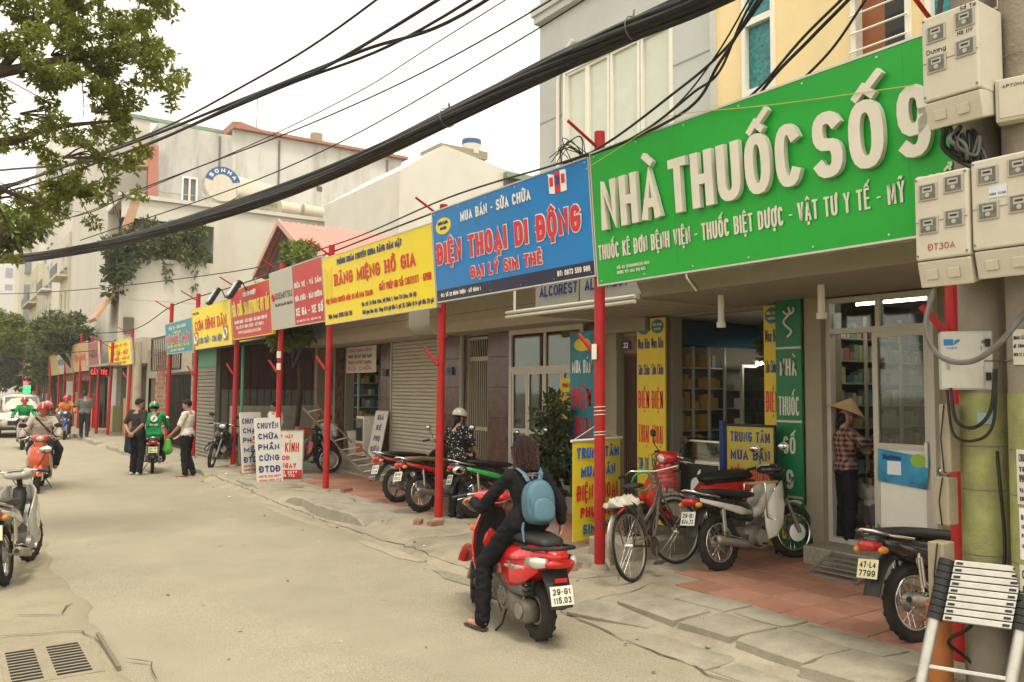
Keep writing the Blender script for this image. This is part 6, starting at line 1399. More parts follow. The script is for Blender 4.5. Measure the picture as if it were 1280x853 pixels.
    for k in 'LR':
        if shoe is None: break
        a, t = q['an' + k], q['to' + k]; dn = V((0, 0, -.05 * s)); m = MB(); hl = a + (a - t).normalized() * .05 * s; hl.z = (a + dn).z
        m.capsule(hl + V((0, 0, .012)), t + V((0, 0, .004)), .042 * s, .038 * s); m.capsule(a + dn, a + dn * .3, .045 * s, .045 * s)
        if barefoot:
            m = MB(); n2 = V((0, 0, 1)); dd = (t - hl); sd = dd.cross(n2).normalized(); n2 = sd.cross(dd).normalized()
            e2 = t + dd.normalized() * .05 * s; lo_ = -n2 * .036 * s
            m.rings([[pp + sd * w_ + lo_, pp - sd * w_ + lo_, pp - sd * w_ + lo_ + n2 * .016, pp + sd * w_ + lo_ + n2 * .016] for pp, w_ in ((hl, .03 * s), (hl.lerp(e2, .5), .036 * s), (e2, .034 * s))])
            mid = hl.lerp(e2, .62); m.tube([mid + sd * .04 * s + lo_, mid + n2 * .012 * s, mid - sd * .04 * s + lo_], .007, 6)
            link('sandal', m_to(m), shoe, p)
        else: link('shoe', remesh(m, vox, 3), shoe, p)
    m = MB()
    if hairstyle == 'short':
        m.ell(P(0, -.018, .024), .083 * s, .095 * s, .100 * s, 16, 12, HR); m.ell(P(0, .045, .085), .06 * s, .045 * s, .035 * s, 12, 8, HR)
        for e in (-1, 1): m.capsule(P(e * .074, .01, .03), P(e * .07, -.03, -.03), .014, .012)
    elif hairstyle == 'bob':
        m.ell(P(0, -.012, .022), .106 * s, .122 * s, .116 * s, 18, 14, HR); m.ell(P(0, -.045, -.07), .104 * s, .08 * s, .11 * s, 16, 12, HR)
        for e in (-1, 1): m.capsule(P(e * .088, .02, .02), P(e * .098, .0, -.14), .03, .022); m.capsule(P(e * .05, -.09, -.02), P(e * .055, -.085, -.17), .03, .018)
    elif hairstyle == 'low':
        m.ell(P(0, -.045, -.03), .08 * s, .06 * s, .09 * s, 14, 10, HR); m.capsule(P(0, -.075, -.06), P(0, -.08, -.16), .035, .02)
    if hairstyle == 'bob':      # loose strands over the cap of hair
        rs = np.random.RandomState(4); sm = MB()
        for k in range(560):
            a = rs.uniform(0, 2 * PI); e0 = rs.uniform(.35, 1.5); pts = []
            if -.35 < math.cos(a - PI / 2) - .65 and rs.rand() < .8: a += PI
            for t in np.linspace(0, 1, 8):
                el = e0 * (1 - t) + (-.15) * t; r_ = .112 + .006 * math.sin(k + t * 5); z_ = .03 + .118 * math.sin(el) if t < .6 else None
                zz = .03 + .118 * math.sin(e0) * (1 - t) - t * rs.uniform(.19, .205)
                w_ = math.cos(el) if el > 0 else 1.
                pts.append(P(math.cos(a + .06 * math.sin(k)) * r_ * w_ * (1 - .10 * t * t), math.sin(a + .06 * math.sin(k)) * (r_ + .012) * w_ * (1 - .10 * t * t) - .018, zz))
            sm.tube(pts, [.0016, .003, .003, .003, .003, .0025, .002, .001], 4)
        stuff(sm.build('hair_strands', hair, p))
    if hairstyle != 'none': link('hair', remesh(m, vox * .8, 3), hair, p)
    eyes = MB()
    for e in (-1, 1):
        o = MB().ell(P(e * .03, .086, .012), .012, .008, .007, 8, 6, HR).build('eye', M('eye_dark', (.02, .015, .012), .3, var=0), p, 180); MB().capsule(P(e * .016, .092, .033), P(e * .045, .084, .034), .004, .003, 6).build('eyebrow', hair, o)
    MB().capsule(P(-.02, .09, -.058), P(.02, .09, -.058), .006, .006, 6).build('mouth', M('lip', (.28, .09, .07), .5), p)
    p['_q'] = 0; del p['_q']
    return p, q, P, HR
def m_to(mb):
    me = bpy.data.meshes.new('m'); me.from_pydata(mb.v, [], mb.f); me.update()
    bm = bmesh.new(); bm.from_mesh(me); bmesh.ops.recalc_face_normals(bm, faces=bm.faces); bm.to_mesh(me); bm.free(); return me
def helmet(par, P, HR, s, mat, label, mat2=None):
    """a worn helmet is a thing of its own, placed in the wearer's frame"""
    h = thing('helmet', label, 'helmet', par.location, par.rotation_euler.z)
    MB().ell(P(0, -.008, .035), .112 * s, .128 * s, .118 * s, 20, 12, HR, -.25, 1.).build('shell', mat, h, 180)
    MB().torus(P(0, -.008, .008), HR @ V((0, 0, 1)), .112 * s, .009, 24, 6).build('rim', BLKP, h, 180)
    MB().ell(P(0, .10, .02), .075 * s, .055 * s, .012 * s, 14, 6, HR).build('peak', mat, h, 180)
    for e in (-1, 1): MB().tube([P(e * .095, .0, .0), P(e * .085, .02, -.06), P(e * .02, .05, -.125)], .006, 5).build('strap', BLKP, h)
    if mat2: MB().ell(P(0, -.008, .037), .040 * s, .1295 * s, .1195 * s, 14, 12, HR, .1, 1.).build('stripe', mat2, h, 180)
    return h
def B(x, y, z): return V((-y, x, z))      # bike coordinates -> rider coordinates
def rider_J(seat_x, seat_z, hipw=.09, lean=.1, sh=.175, grip=(.86, .30, 1.02), foot=(.72, .10, .32), hh=0., leftfoot=None):
    px = seat_x
    J = dict(pel=B(px, 0, seat_z + .10), waist=B(px + lean * .3, 0, seat_z + .25), chest=B(px + lean * .8, 0, seat_z + .42), neck=B(px + lean * 1.15, 0, seat_z + .57 + hh), head=B(px + lean * 1.3 + .03, 0, seat_z + .715 + hh))
    J['shL'] = B(px + lean, sh, seat_z + .53 + hh); J['shR'] = B(px + lean, -sh, seat_z + .53 + hh)
    J['hpL'] = B(px + .02, hipw, seat_z + .08); J['hpR'] = B(px + .02, -hipw, seat_z + .08)
    for k, s in (('L', 1), ('R', -1)):
        w = B(grip[0] - .09, s * grip[1], grip[2]); J['wr' + k] = w; m = (J['sh' + k] + w) / 2; J['el' + k] = m + V((-s * .07, -.02, -.10))
        J['kn' + k] = B(px + .40, s * (hipw + .06), seat_z + .04); J['an' + k] = B(foot[0] - .06, s * (foot[1] + .02), foot[2] + .06); J['to' + k] = B(foot[0] + .12, s * (foot[1] + .03), foot[2] + .02)
    return J
GRIP = {k: (V((0, 1, -.15)), V((0, .2, -1))) for k in 'LR'}
# --- woman on the red scooter
J = rider_J(.2, .80, lean=.03, sh=.155, grip=(.97, .22, 1.0))
for k in ('neck', 'head', 'shL', 'shR'): J[k] = J[k] + V((0, 0, -.075))
J['chest'] += V((0, 0, -.05)); J['waist'] += V((0, 0, -.02))
J['knL'] = B(.50, .25, .52); J['anL'] = B(.42, .30, .09); J['toL'] = B(.58, .34, .04)
J['elL'] = B(.46, .30, .98); J['elR'] = B(.14, -.27, 1.02); J['wrR'] = B(.20, -.31, .82); J['face'] = V((-.1, 1, -.1))
HD_ = dict(GRIP); HD_['R'] = (V((-.1, .2, -.95)), V((-1, .3, 0)))
girl, q, P, HR = human('woman in black with brown bob hair astride the red scooter', SC_GIRL.location, SC_GIRL.rotation_euler.z - PI / 2, cloth('black_knit', (.012, .012, .014)), cloth('black_trousers', (.010, .010, .012)), 1.60, J, True, .86, 1., .0105, hair=HAIRB, hairstyle='bob', shoe=M('dark_sandal', (.05, .04, .035), .6), barefoot=True, curl=(1.0, .6), handdir=HD_)
bp = thing('backpack', 'small light blue backpack worn by the woman on the red scooter', 'backpack', girl.location, girl.rotation_euler.z)
BLUE = M('backpack_blue', (.075, .15, .20), .65, var=.07, scale=10, bump=.15, bscale=30)
cb_ = (q['chest'] + q['waist']) / 2 + V((0, -.205, -.03)); tl = V((0, .16, 1)).normalized(); fB = frame(cb_, (1, 0, 0), tl)   # z of frame points back (-y)
def sup(hw, hh, n=28, e=3.2, top=1.35): return [(hw * math.copysign(abs(math.cos(a)) ** (2 / (e if math.sin(a) < 0 else 2.2)), math.cos(a)), hh * math.copysign(abs(math.sin(a)) ** (2 / (e if math.sin(a) < 0 else 2.2)), math.sin(a))) for a in np.linspace(0, 2 * PI, n + 1)[:-1]]
MB().rings([[fB @ V((x * k, y * k, z)) for x, y in sup(.125, .172)] for z, k in ((-.07, .9), (-.06, .98), (.0, 1.), (.04, .985), (.065, .9), (.075, .75))]).build('main_bag', BLUE, bp, 50)
MB().rings([[fB @ V((x * k, y * k - .062, z)) for x, y in sup(.098, .098)] for z, k in ((.05, 1.), (.09, .98), (.105, .88), (.11, .7))]).build('front_pocket', BLUE, bp, 50)
MB().tube([fB @ V((x * 1.005, y * 1.005, .03)) for x, y in sup(.125, .172)], .005, 5, True).build('zip_seam', M('zip_dark', (.05, .10, .14), .5), bp); MB().tube([fB @ V((x * .99, y * .99 - .062, .09)) for x, y in sup(.098, .098)][:16], .004, 5).build('pocket_zip', M('zip_dark'), bp)
MB().tube([fB @ V((-.04, .18, .0)), fB @ V((-.035, .225, .0)), fB @ V((.035, .225, .0)), fB @ V((.04, .18, .0))], .007, 6).build('carry_handle', BLUE, bp)
for k, e in (('L', -1), ('R', 1)):
    sh = q['sh' + k]; a = fB @ V((e * .05, .165, -.05)); pts = [a, V((e * .075, a.y + .03, sh.z + .03)), V((e * .095, sh.y - .03, sh.z + .068)), V((e * .10, sh.y + .06, sh.z + .055)), V((e * .12, sh.y + .11, sh.z - .06))]
    MB().rings([[pt + V((.02, 0, 0)), pt + V((.0, -.008, .006)), pt + V((-.02, 0, 0)), pt + V((0, .004, -.004))] for pt in pts]).build('shoulder_strap', BLUE, bp, 60)
    pts = [fB @ V((e * .12, -.15, -.04)), fB @ V((e * .14, -.2, -.03)), fB @ V((e * .135, -.30, -.02))]
    MB().rings([[pt + V((.011, 0, 0)), pt + V((.0, -.003, 0)), pt + V((-.011, 0, 0)), pt + V((0, .003, 0))] for pt in pts]).build('strap_tail', BLUE, bp)
MB().tube([fB @ V((-.1, .08, .055)), fB @ V((-.115, .0, .075)), fB @ V((-.11, -.03, .08))], .004, 5).build('zip_pull', M('zip_dark'), bp)

# --- helmeted woman beside the parked bikes
DOT = cloth('polka_blouse', (.014, .014, .018))
nt = DOT.node_tree; vn = nt.nodes.new('ShaderNodeTexVoronoi'); vn.inputs['Scale'].default_value = 28; tcn = nt.nodes.new('ShaderNodeTexCoord'); rmp = nt.nodes.new('ShaderNodeValToRGB')
rmp.color_ramp.elements[0].position = .22; rmp.color_ramp.elements[1].position = .28; rmp.color_ramp.elements[0].color = (.5, .48, .42, 1); rmp.color_ramp.elements[1].color = (.014, .014, .018, 1)
nt.links.new(tcn.outputs['Object'], vn.inputs['Vector']); nt.links.new(vn.outputs['Distance'], rmp.inputs[0]); nt.links.new(rmp.outputs[0], nt.nodes['Principled BSDF'].inputs['Base Color'])
J = dict(elR=(.25, .06, 1.09), wrR=(.17, .25, .90), elL=(-.23, .05, 1.06), wrL=(-.14, .28, .92), face=(.05, 1, -.35))
w_, q, P, HR = human('woman in polka dot blouse and grey helmet beside parked motorbikes', (6.25, 10.42, .1), math.atan2(.25, 1.) - PI / 2, DOT, cloth('charcoal_trousers', (.018, .018, .02)), 1.56, J, True, .42, 1., .014, hairstyle='low', shoe=M('black_shoe', (.015, .013, .012), .4), flare=.8)
helmet(w_, P, HR, 1.56 / 1.7, paint('helmet_silver', (.38, .37, .33)), 'silver grey helmet worn by the polka dot blouse woman')
# --- men with the green jacketed driver
J = dict(elL=(-.26, -.12, 1.14), wrL=(-.05, -.2, .96), elR=(.26, -.12, 1.14), wrR=(.07, -.2, .95), face=(.45, 1, -.1))
m1, q, P, HR = human('man in dark shirt with hands behind his back by the driver', (3.70, 20.15, 0), math.atan2(.35, 1.) - PI / 2 + .25, cloth('charcoal_tee', (.035, .03, .028)), cloth('black_jeans', (.012, .012, .014)), 1.72, J, False, .42, 1., .016, SKIN2, shoe=M('pale_sneaker', (.4, .38, .34), .6))
jk = MB()
jk.capsule((0, 0, 0), (.0, 0, -.16), .05, .075).capsule((0, 0, -.1), (.09, 0, -.40), .05, .05).capsule((0, 0, -.1), (-.09, .03, -.34), .05, .045).capsule((0, -.02, -.1), (0, -.03, -.36), .05, .06)
o = link('jacket', remesh(jk, .018, 6), cloth('navy_jacket', (.02, .022, .04)), None); o.location = (3.50, 20.12, .93); o.rotation_euler = (0, 0, -1.2); tag(o, 'dark navy jacket held behind the back of the man', 'jacket')
J = rider_J(.18, .78, lean=.06, grip=(.82, .3, 1.0)); J['knL'] = B(.45, .24, .60); J['anL'] = B(.25, .30, .09); J['toL'] = B(.40, .33, .04); J['anR'] = B(.45, -.22, .3); J['toR'] = B(.6, -.24, .26)
gm = cloth('green_jacket', (.012, .24, .065))
dr, q, P, HR = human('driver in bright green jacket seated on the black motorbike', GRABB.location, GRABB.rotation_euler.z - PI / 2, gm, cloth('black_jeans'), 1.70, J, False, .92, 1., .016, SKIN2, shoe=M('black_shoe'), handdir=GRIP, curl=(1., 1.))
helmet(dr, P, HR, 1., paint('helmet_green', (.012, .20, .06)), 'green helmet with white stripe worn by the driver among the men', P_WHT)
bk_ = (q['chest'] + V((0, -.148, .05)))
MB().prism([(.075 * math.cos(a), .075 * math.sin(a)) for a in np.linspace(0, 2 * PI, 18)[:-1]], frame(bk_, (1, 0, 0), (0, .1, 1)), .0, .012).build('back_emblem', C_['white'], [c for c in dr.children if c.name.startswith('shirt')][0])
write('lettering', 'Grab', frame(bk_, (1, 0, 0), (0, .1, 1)), -.09, -.16, .18, .05, C_['white'], [c for c in dr.children if c.name.startswith('shirt')][0], z=.004)
MB().tube([q['shR'] * .6 + q['neck'] * .4 + V((0, -.02, .055)), q['chest'] + V((.02, -.158, .08)), q['waist'] + V((-.12, -.12, .05)), q['waist'] + V((-.17, 0, .02))], .014, 6).build('bag_strap', BLKP, dr, 60)
gb = MB().capsule((0, 0, .3), (0, 0, .1), .07, .12).capsule((0, 0, .3), (0, 0, .42), .03, .015)
o = link('shopping_bag', remesh(gb, .018, 5), M('green_plastic_bag', (.10, .36, .05), .35), None); o.location = (4.42, 20.5, .42); tag(o, 'bright green plastic bag hanging beside the driver', 'bag')
J = dict(elL=(-.25, .08, 1.12), wrL=(-.2, .28, .93), elR=(.23, .05, 1.1), wrR=(.16, .26, .9), face=(-.25, 1, .05), knR=(.12, .05, .49), anR=(.16, -.08, .085), toR=(.2, .1, .03))
human('man in white short sleeved shirt standing right of the driver', (4.56, 19.25, 0), math.atan2(.7, -.9) - PI / 2, cloth('white_shirt', (.55, .53, .46)), cloth('black_jeans'), 1.70, J, False, .42, 1., .016, SKIN2, shoe=M('tan_sandal', (.3, .17, .1), .6), barefoot=True)
# --- oncoming red scooter: rider and passenger
J = rider_J(.25, .80, lean=.08); r1, q, P, HR = human('rider in pale jacket on the orange red scooter', SC_RED.location, SC_RED.rotation_euler.z - PI / 2, cloth('pale_jacket', (.46, .40, .34)), cloth('dark_slacks', (.03, .03, .035)), 1.70, J, False, .95, 1., .016, SKIN, shoe=M('black_shoe'), handdir=GRIP, curl=(1., 1.))
helmet(r1, P, HR, 1., P_DRED, 'red and white helmet worn by the front scooter rider', P_WHT)
MB().tube([q['shR'] * .7 + q['neck'] * .3 + V((0, .07, .04)), q['chest'] + V((.0, .14, .02)), q['waist'] + V((-.14, .1, .02))], .016, 6).build('bag_strap', BLKP, r1, 60)
J = rider_J(-.1, .82, lean=.05, foot=(.2, .17, .36)); J['face'] = V((.3, 1, 0))
for k, s_ in (('L', 1), ('R', -1)): J['wr' + k] = B(.18, s_ * .2, .95); J['el' + k] = B(-.02, s_ * .28, 1.08); J['kn' + k] = B(.26, s_ * .25, .74)
r2, q, P, HR = human('passenger in patterned jacket leaning out behind the scooter rider', V(SC_RED.location) + V((.05, 0, 0)), SC_RED.rotation_euler.z - PI / 2, M('patterned_jacket', (.12, .11, .10), .85, var=.9, scale=26), cloth('dark_slacks'), 1.66, J, True, .95, 1., .018, SKIN, shoe=M('tan_sandal'))
helmet(r2, P, HR, 1., paint('helmet_pink', (.45, .10, .10)), 'pinkish helmet worn by the scooter passenger', P_WHT)
J = rider_J(.2, .80, lean=.08); r3, q, P, HR = human('rider in green jacket on the silver scooter in the distance', SC_GRN.location, SC_GRN.rotation_euler.z - PI / 2, gm, cloth('black_jeans'), 1.70, J, False, .95, 1., .022, SKIN, shoe=M('black_shoe'), handdir=GRIP, curl=(1., 1.))
helmet(r3, P, HR, 1., P_DRED, 'dark red helmet worn by the distant green jacketed rider', P_WHT)
bf = V((4.1, 36.5, 0)); J = rider_J(.2, .80, lean=.08); r4, q, P, HR = human('distant rider in orange top beside the pavement', bf, math.atan2(-.99, -.15) - PI / 2, cloth('orange_top', (.5, .16, .04)), cloth('dark_slacks'), 1.7, J, False, .95, 1., .024, SKIN, shoe=M('black_shoe'))
helmet(r4, P, HR, 1., P_RED, 'bright red helmet worn by the distant orange topped rider')
J = dict(knL=(-.1, .1, .5), anL=(-.1, .12, .085), toL=(-.11, .3, .03), anR=(.1, -.2, .12), toR=(.1, -.03, .03), elL=(-.24, .05, 1.12), wrL=(-.15, .26, 1.1), elR=(.24, .05, 1.12), wrR=(.15, .26, 1.1), face=(.3, 1, -.2))
human('pedestrian in grey shirt walking away on the far pavement', (4.45, 34.3, .1), -.15, cloth('grey_tee', (.12, .12, .12)), cloth('navy_trousers', (.02, .022, .03)), 1.70, J, False, .42, 1., .022, SKIN2, shoe=M('black_shoe'))
# --- pharmacy doorway: woman in conical hat and child
PLA = cloth('plaid_shirt', (.10, .05, .045))
nt = PLA.node_tree; b_ = nt.nodes['Principled BSDF']; tcn = nt.nodes.new('ShaderNodeTexCoord'); last = None
for ax_, sc_ in (('X', 16.), ('Z', 16.)):
    wv = nt.nodes.new('ShaderNodeTexWave'); wv.bands_direction = ax_; wv.inputs['Scale'].default_value = sc_ * .35; nt.links.new(tcn.outputs['Object'], wv.inputs['Vector'])
    if last is None: last = wv
    else:
        ad = nt.nodes.new('ShaderNodeMath'); ad.operation = 'ADD'; nt.links.new(last.outputs['Fac'], ad.inputs[0]); nt.links.new(wv.outputs['Fac'], ad.inputs[1])
        rm = nt.nodes.new('ShaderNodeValToRGB'); rm.color_ramp.elements[0].position = .15; rm.color_ramp.elements[1].position = .95; rm.color_ramp.elements[0].color = (.03, .02, .025, 1); rm.color_ramp.elements[1].color = (.30, .17, .14, 1)
        dv = nt.nodes.new('ShaderNodeMath'); dv.operation = 'MULTIPLY'; dv.inputs[1].default_value = .5; nt.links.new(ad.outputs[0], dv.inputs[0]); nt.links.new(dv.outputs[0], rm.inputs[0]); nt.links.new(rm.outputs[0], b_.inputs['Base Color'])
J = dict(elR=(.24, .08, 1.12), wrR=(.14, .34, 1.08), elL=(-.23, .05, 1.1), wrL=(-.16, .28, 1.0), face=(.2, 1, -.2))
cw, q, P, HR = human('woman in plaid shirt and conical hat at the pharmacy doorway', (8.3, 5.5, .3), math.atan2(-.45, .9) - PI / 2, PLA, cloth('black_trousers'), 1.48, J, True, .9, 1., .014, SKIN2, hairstyle='low', shoe=M('tan_sandal'), flare=1.0, barefoot=True)
ht = thing('conical_hat', 'woven straw conical hat worn at the pharmacy doorway', 'hat', cw.location, cw.rotation_euler.z)
STR = M('straw', (.45, .30, .16), .7, var=.15, scale=20, bump=.3, bscale=40)
c0 = P(0, -.01, .05); ax = (HR @ V((0, .12, 1))).normalized()
MB().cyl(c0, c0 + ax * .17, .215, .012, 32, False).build('cone', STR, ht, 60); MB().torus(c0, ax, .215, .006, 32, 6).build('brim', STR, ht, 180)
for k in range(6): MB().torus(c0 + ax * (.026 * k + .02), ax, .215 - .033 * k - .024, .003, 28, 4).build('hoop', STR, ht, 180)
MB().tube([P(.075, .0, .03), P(.06, .04, -.08), P(0, .05, -.12), P(-.06, .04, -.08), P(-.075, 0, .03)], .004, 5).build('chin_strap', cloth('charcoal_trousers'), ht)
s = .78 / 1.70
J = {k: V(v) * s for k, v in dict(head=(0, .03, 1.56), neck=(0, -.01, 1.32), chest=(0, 0, 1.16), waist=(0, .03, 1.0), pel=(0, 0, .84), hpL=(-.1, 0, .8), hpR=(.1, 0, .8), knL=(-.11, .02, .44), knR=(.11, .02, .44), shL=(-.2, 0, 1.25), shR=(.2, 0, 1.25), elL=(-.26, 0, 1.0), elR=(.26, 0, 1.0), wrL=(-.24, .14, .85), wrR=(.24, .14, .85)).items()}
human('small child in white top and grey shorts inside the pharmacy door', (8.62, 5.4, .3), math.atan2(-.3, 1) - PI / 2, cloth('white_shirt'), cloth('grey_shorts', (.15, .14, .15)), .80, J, False, .42, .5, .012, SKIN, child=1.25, shoe=M('tan_sandal'), barefoot=True)
# --- people at the workshop and the small shop
human('man in white shirt standing behind the white repair board', (6.35, 18.75, .1), 1.9, cloth('white_shirt'), cloth('dark_slacks'), 1.56, dict(face=(.3, 1, -.2)), False, .45, 1., .02, SKIN2, shoe=M('black_shoe'))
J = rider_J(0, .40, lean=.02); J = {k: V(v) for k, v in J.items()}
for k, s_ in (('L', 1), ('R', -1)): J['kn' + k] = B(.42, s_ * .13, .52); J['an' + k] = B(.40, s_ * .12, .10); J['to' + k] = B(.58, s_ * .13, .05); J['wr' + k] = B(.30, s_ * .14, .62); J['el' + k] = B(.08, s_ * .24, .66)
human('person in pale shirt seated on a step at the small shop', (8.0, 19.55, .12), 2.2, cloth('pale_blue_shirt', (.42, .44, .46)), cloth('dark_slacks'), 1.62, J, False, .45, 1., .02, SKIN2, shoe=M('black_shoe'))
# ------------------------------------------------------------ utility poles
CONC = M('pole_concrete', (.23, .20, .155), .9, var=.2, scale=6, bump=.35, bscale=40, stain=(.10, .085, .065), sscale=3, sstr=.6)
LIME = M('lime_paint', (.235, .245, .095), .85, var=.22, scale=5, bump=.35, stain=(.18, .155, .105), sscale=3.6, sstr=.95)
BOXG = M('meter_cream', (.46, .43, .35), .55, var=.06, scale=6, stain=(.33, .29, .22), sscale=4, sstr=.45)
PAPER = M('notice_paper', (.50, .48, .42), .8, var=.08)
def upole(x, y, label):
    p = site('utility_pole', label, 'utility pole', (x, y, 0), 'concrete utility poles')
    MB().cyl((x, y, 0), (x, y, 9.5), .148, .115, 24).build('shaft', CONC, p, 40)
    MB().cyl((x, y, .75), (x, y, 1.95), .1492, .1455, 24, False).build('painted_band', LIME, p, 40)
    for z in (.95, 1.35, 1.62, 2.15, 2.9, 4.0): MB().torus((x, y, z), (0, .02, 1), .149, .004, 24, 5).build('steel_band', M('old_iron'), p)
    return p
def notice(par, c, x, y, a, w, z0, z1, lines, r=.151):
    """paper pasted round the shaft"""
    n = 8; vs = []
    rings = [[V((x + rr_ * math.cos(a - w / 2 + w * k / n), y + rr_ * math.sin(a - w / 2 + w * k / n), z)) for rr_, z in ((r, z0), (r + .002, z0), (r + .002, z1), (r, z1))] for k in range(n + 1)]
    o = MB().rings(rings).build('paper_notice', c, par)
    m = V((math.cos(a), math.sin(a), 0)); ex = V((-m.y, m.x, 0)); W = 2 * r * math.sin(w / 2)
    for t_, v, cap, t in lines:
        ob = write('lettering', t_, Matrix.Identity(4), -W * .42, v, W * .84, cap, M('print_black'), o, t=t, z=0, depth=.0015, split=False)
        me = ob.data; base = ROOT[par.name]
        for vt in me.vertices:
            p = vt.co + base; ang = a + p.x / r; q_ = r + .0022 + p.z; vt.co = V((x + q_ * math.cos(ang), y + q_ * math.sin(ang), p.y)) - base
    return o
U1 = upole(5.48, 2.63, 'left concrete utility pole with lime paint and meter boxes'); U2 = upole(5.40, 2.30, 'right concrete utility pole at the picture edge with pasted notices')
A = math.radians(206)
notice(U1, PAPER, 5.48, 2.63, A - .25, .5, 2.12, 2.32, [('CHO THUÊ NHÀ', 2.26, .02, .004), ('LIÊN HỆ', 2.22, .02, .004), ('0982 774 219', 2.17, .02, .004)])
notice(U1, M('notice_blue', (.22, .33, .34), .8), 5.48, 2.63, A, .6, 1.76, 1.83, [])
notice(U2, PAPER, 5.40, 2.30, A - .55, .5, 2.12, 2.33, [('KHOAN CẮT', 2.27, .02, .004), ('BÊ TÔNG', 2.22, .02, .004), ('0976 112 308', 2.17, .02, .004)])
notice(U2, PAPER, 5.40, 2.30, A - .25, 1.1, 1.30, 1.62, [('CHO VAY TIỀN', 1.55, .045, .009), ('TRẢ GÓP', 1.49, .03, .006), ('0968 606 392', 1.43, .045, .009), ('VAY NHANH 24H', 1.37, .025, .005), ('KHÔNG THẾ CHẤP', 1.32, .025, .005)])
notice(U2, M('notice_white', (.60, .60, .58), .8), 5.40, 2.30, A - .3, .9, .98, 1.28, [('BÁN NHÀ', 1.21, .03, .006), ('SỐ 14 NGÕ 87', 1.16, .02, .004), ('DT 35M 4 TẦNG', 1.11, .02, .004), ('LH 0904 551 287', 1.05, .02, .004)])
notice(U2, PAPER, 5.40, 2.30, A - .25, 1.1, .72, .95, [('CHO VAY', .87, .05, .01), ('0915 036 448', .79, .04, .008)])
# ------------------------------------------------------------ meter boxes
SCRN = M('meter_window', (.085, .085, .07), .15, var=.6, scale=22, spec=.5); PRINTB = M('marker_ink', (.03, .02, .02), .7)
def meterbox(label, x0, x1, y1, y0, z0, z1, wins, hatch=True, scr=None, scol=None):
    b = site('meter_box', label, 'meter box', (x0, (y0 + y1) / 2, z0), 'electric meter boxes on the poles')
    W, H = y1 - y0, z1 - z0; f = frame((x0, y1, z0), (0, -1, 0), (0, 0, 1))
    MB().box(0, W, H * .24, H, -(x1 - x0), 0, f).build('case', BOXG, b, 0, .012)
    f2 = frame(f @ V((0, 0, -.05)), (0, -1, 0), (-.28, 0, 1)); MB().box(.004, W - .004, 0, H * .235, -(x1 - x0) + .06, 0.0, f2).build('lower_cover', BOXG, b, 0, .008)
    for (u, v) in wins:
        q = MB().box(u * W - .06, u * W + .06, v * H - .056, v * H + .052, .001, .008, f).build('window_frame', M('meter_rim', (.33, .31, .26), .5), b, 0, .004)
        MB().box(u * W - .047, u * W + .047, v * H - .044, v * H + .042, .0085, .0105, f).build('window_glass', SCRN, q)
        MB().box(u * W - .03, u * W + .03, v * H - .005, v * H + .03, .0106, .0116, f).build('dial_face', M('dial_white', (.34, .33, .28), .4), q); MB().box(u * W - .022, u * W + .022, v * H + .008, v * H + .02, .0117, .0124, f).build('counter', BLKP, q); MB().cyl(f @ V((u * W, v * H - .022, .0106)), f @ V((u * W, v * H - .022, .0125)), .014, n=10).build('disc', M('dial_white'), q)
    if hatch:
        for u in (.27, .68): MB().box(u * W - .035, u * W + .035, .05, .11, .001, .012, f2).build('latch_plate', BOXG, b, 0, .003)
    MB().box(.0, W, H * .58, H * .585, .0, .003, f).build('seam', M('seam_dark'), b)
    for u in (.04, .96):
        for v in (.28, .97): c = f @ V((u * W, v * H, 0)); MB().cyl(c, c + V((-.004, 0, 0)), .008, n=8).build('screw', M('old_iron'), b)
    if scr: write('scribble', scr[0], f, scr[1] * W, scr[2] * H, scr[3] * W, .04, M('red_ink', (.3, .04, .04), .7) if scol else PRINTB, b, t=.005, z=.001, depth=.001)
    return b, f, W, H
b, f, W, H = meterbox('upper cream meter box above the green sign end', 4.96, 5.26, 2.70, 2.36, 3.58, 4.28, [(.27, .83), (.78, .87), (.27, .56), (.78, .62)])
write('scribble', 'Dương', f, .03, H * .655, .12, .03, PRINTB, b, t=.004, z=.001, depth=.001); write('scribble', 'Hà NV', f, .22, H * .74, .09, .025, PRINTB, b, t=.004, z=.001, depth=.001); write('scribble', 'Số Tư', f, .24, H * .95, .09, .025, PRINTB, b, t=.004, z=.001, depth=.001)
meterbox('lower left cream meter box with red scribble', 4.96, 5.22, 2.77, 2.445, 2.60, 3.29, [(.27, .85), (.75, .88), (.27, .55), (.75, .58)], True, ('ĐT30A', .25, .32, .5), True)
b, f, W, H = meterbox('lower right cream meter box with paper sticker at the picture edge', 4.98, 5.24, 2.435, 2.08, 2.62, 3.32, [(.27, .86), (.75, .88), (.27, .56), (.75, .58)])
MB().box(.1, .2, H * .66, H * .76, .001, .003, f).build('sticker', M('sticker_blue', (.5, .56, .58), .5), b); write('scribble', '0968 72288', f, .105, H * .68, .09, .014, PRINTB, b, t=.002, z=.003, depth=.001)
b = site('breaker_box', 'small cream breaker box beside the upper meter box', 'breaker box', (5.1, 2.3, 3.6), None); f = frame((5.12, 2.35, 3.56), (.25, -.97, 0), (0, 0, 1))
MB().box(0, .24, 0, .26, -.1, 0, f).build('case', BOXG, b, 0, .01); MB().box(.02, .22, .02, .24, .001, .006, f).build('door', BOXG, b, 0, .003); MB().box(.16, .185, .09, .16, .007, .012, f).build('switch', M('switch_red', (.4, .2, .12), .5), b)
write('lettering', 'APTOMAT', f, .04, .2, .14, .018, PRINTB, b, t=.003, z=.007, depth=.001)
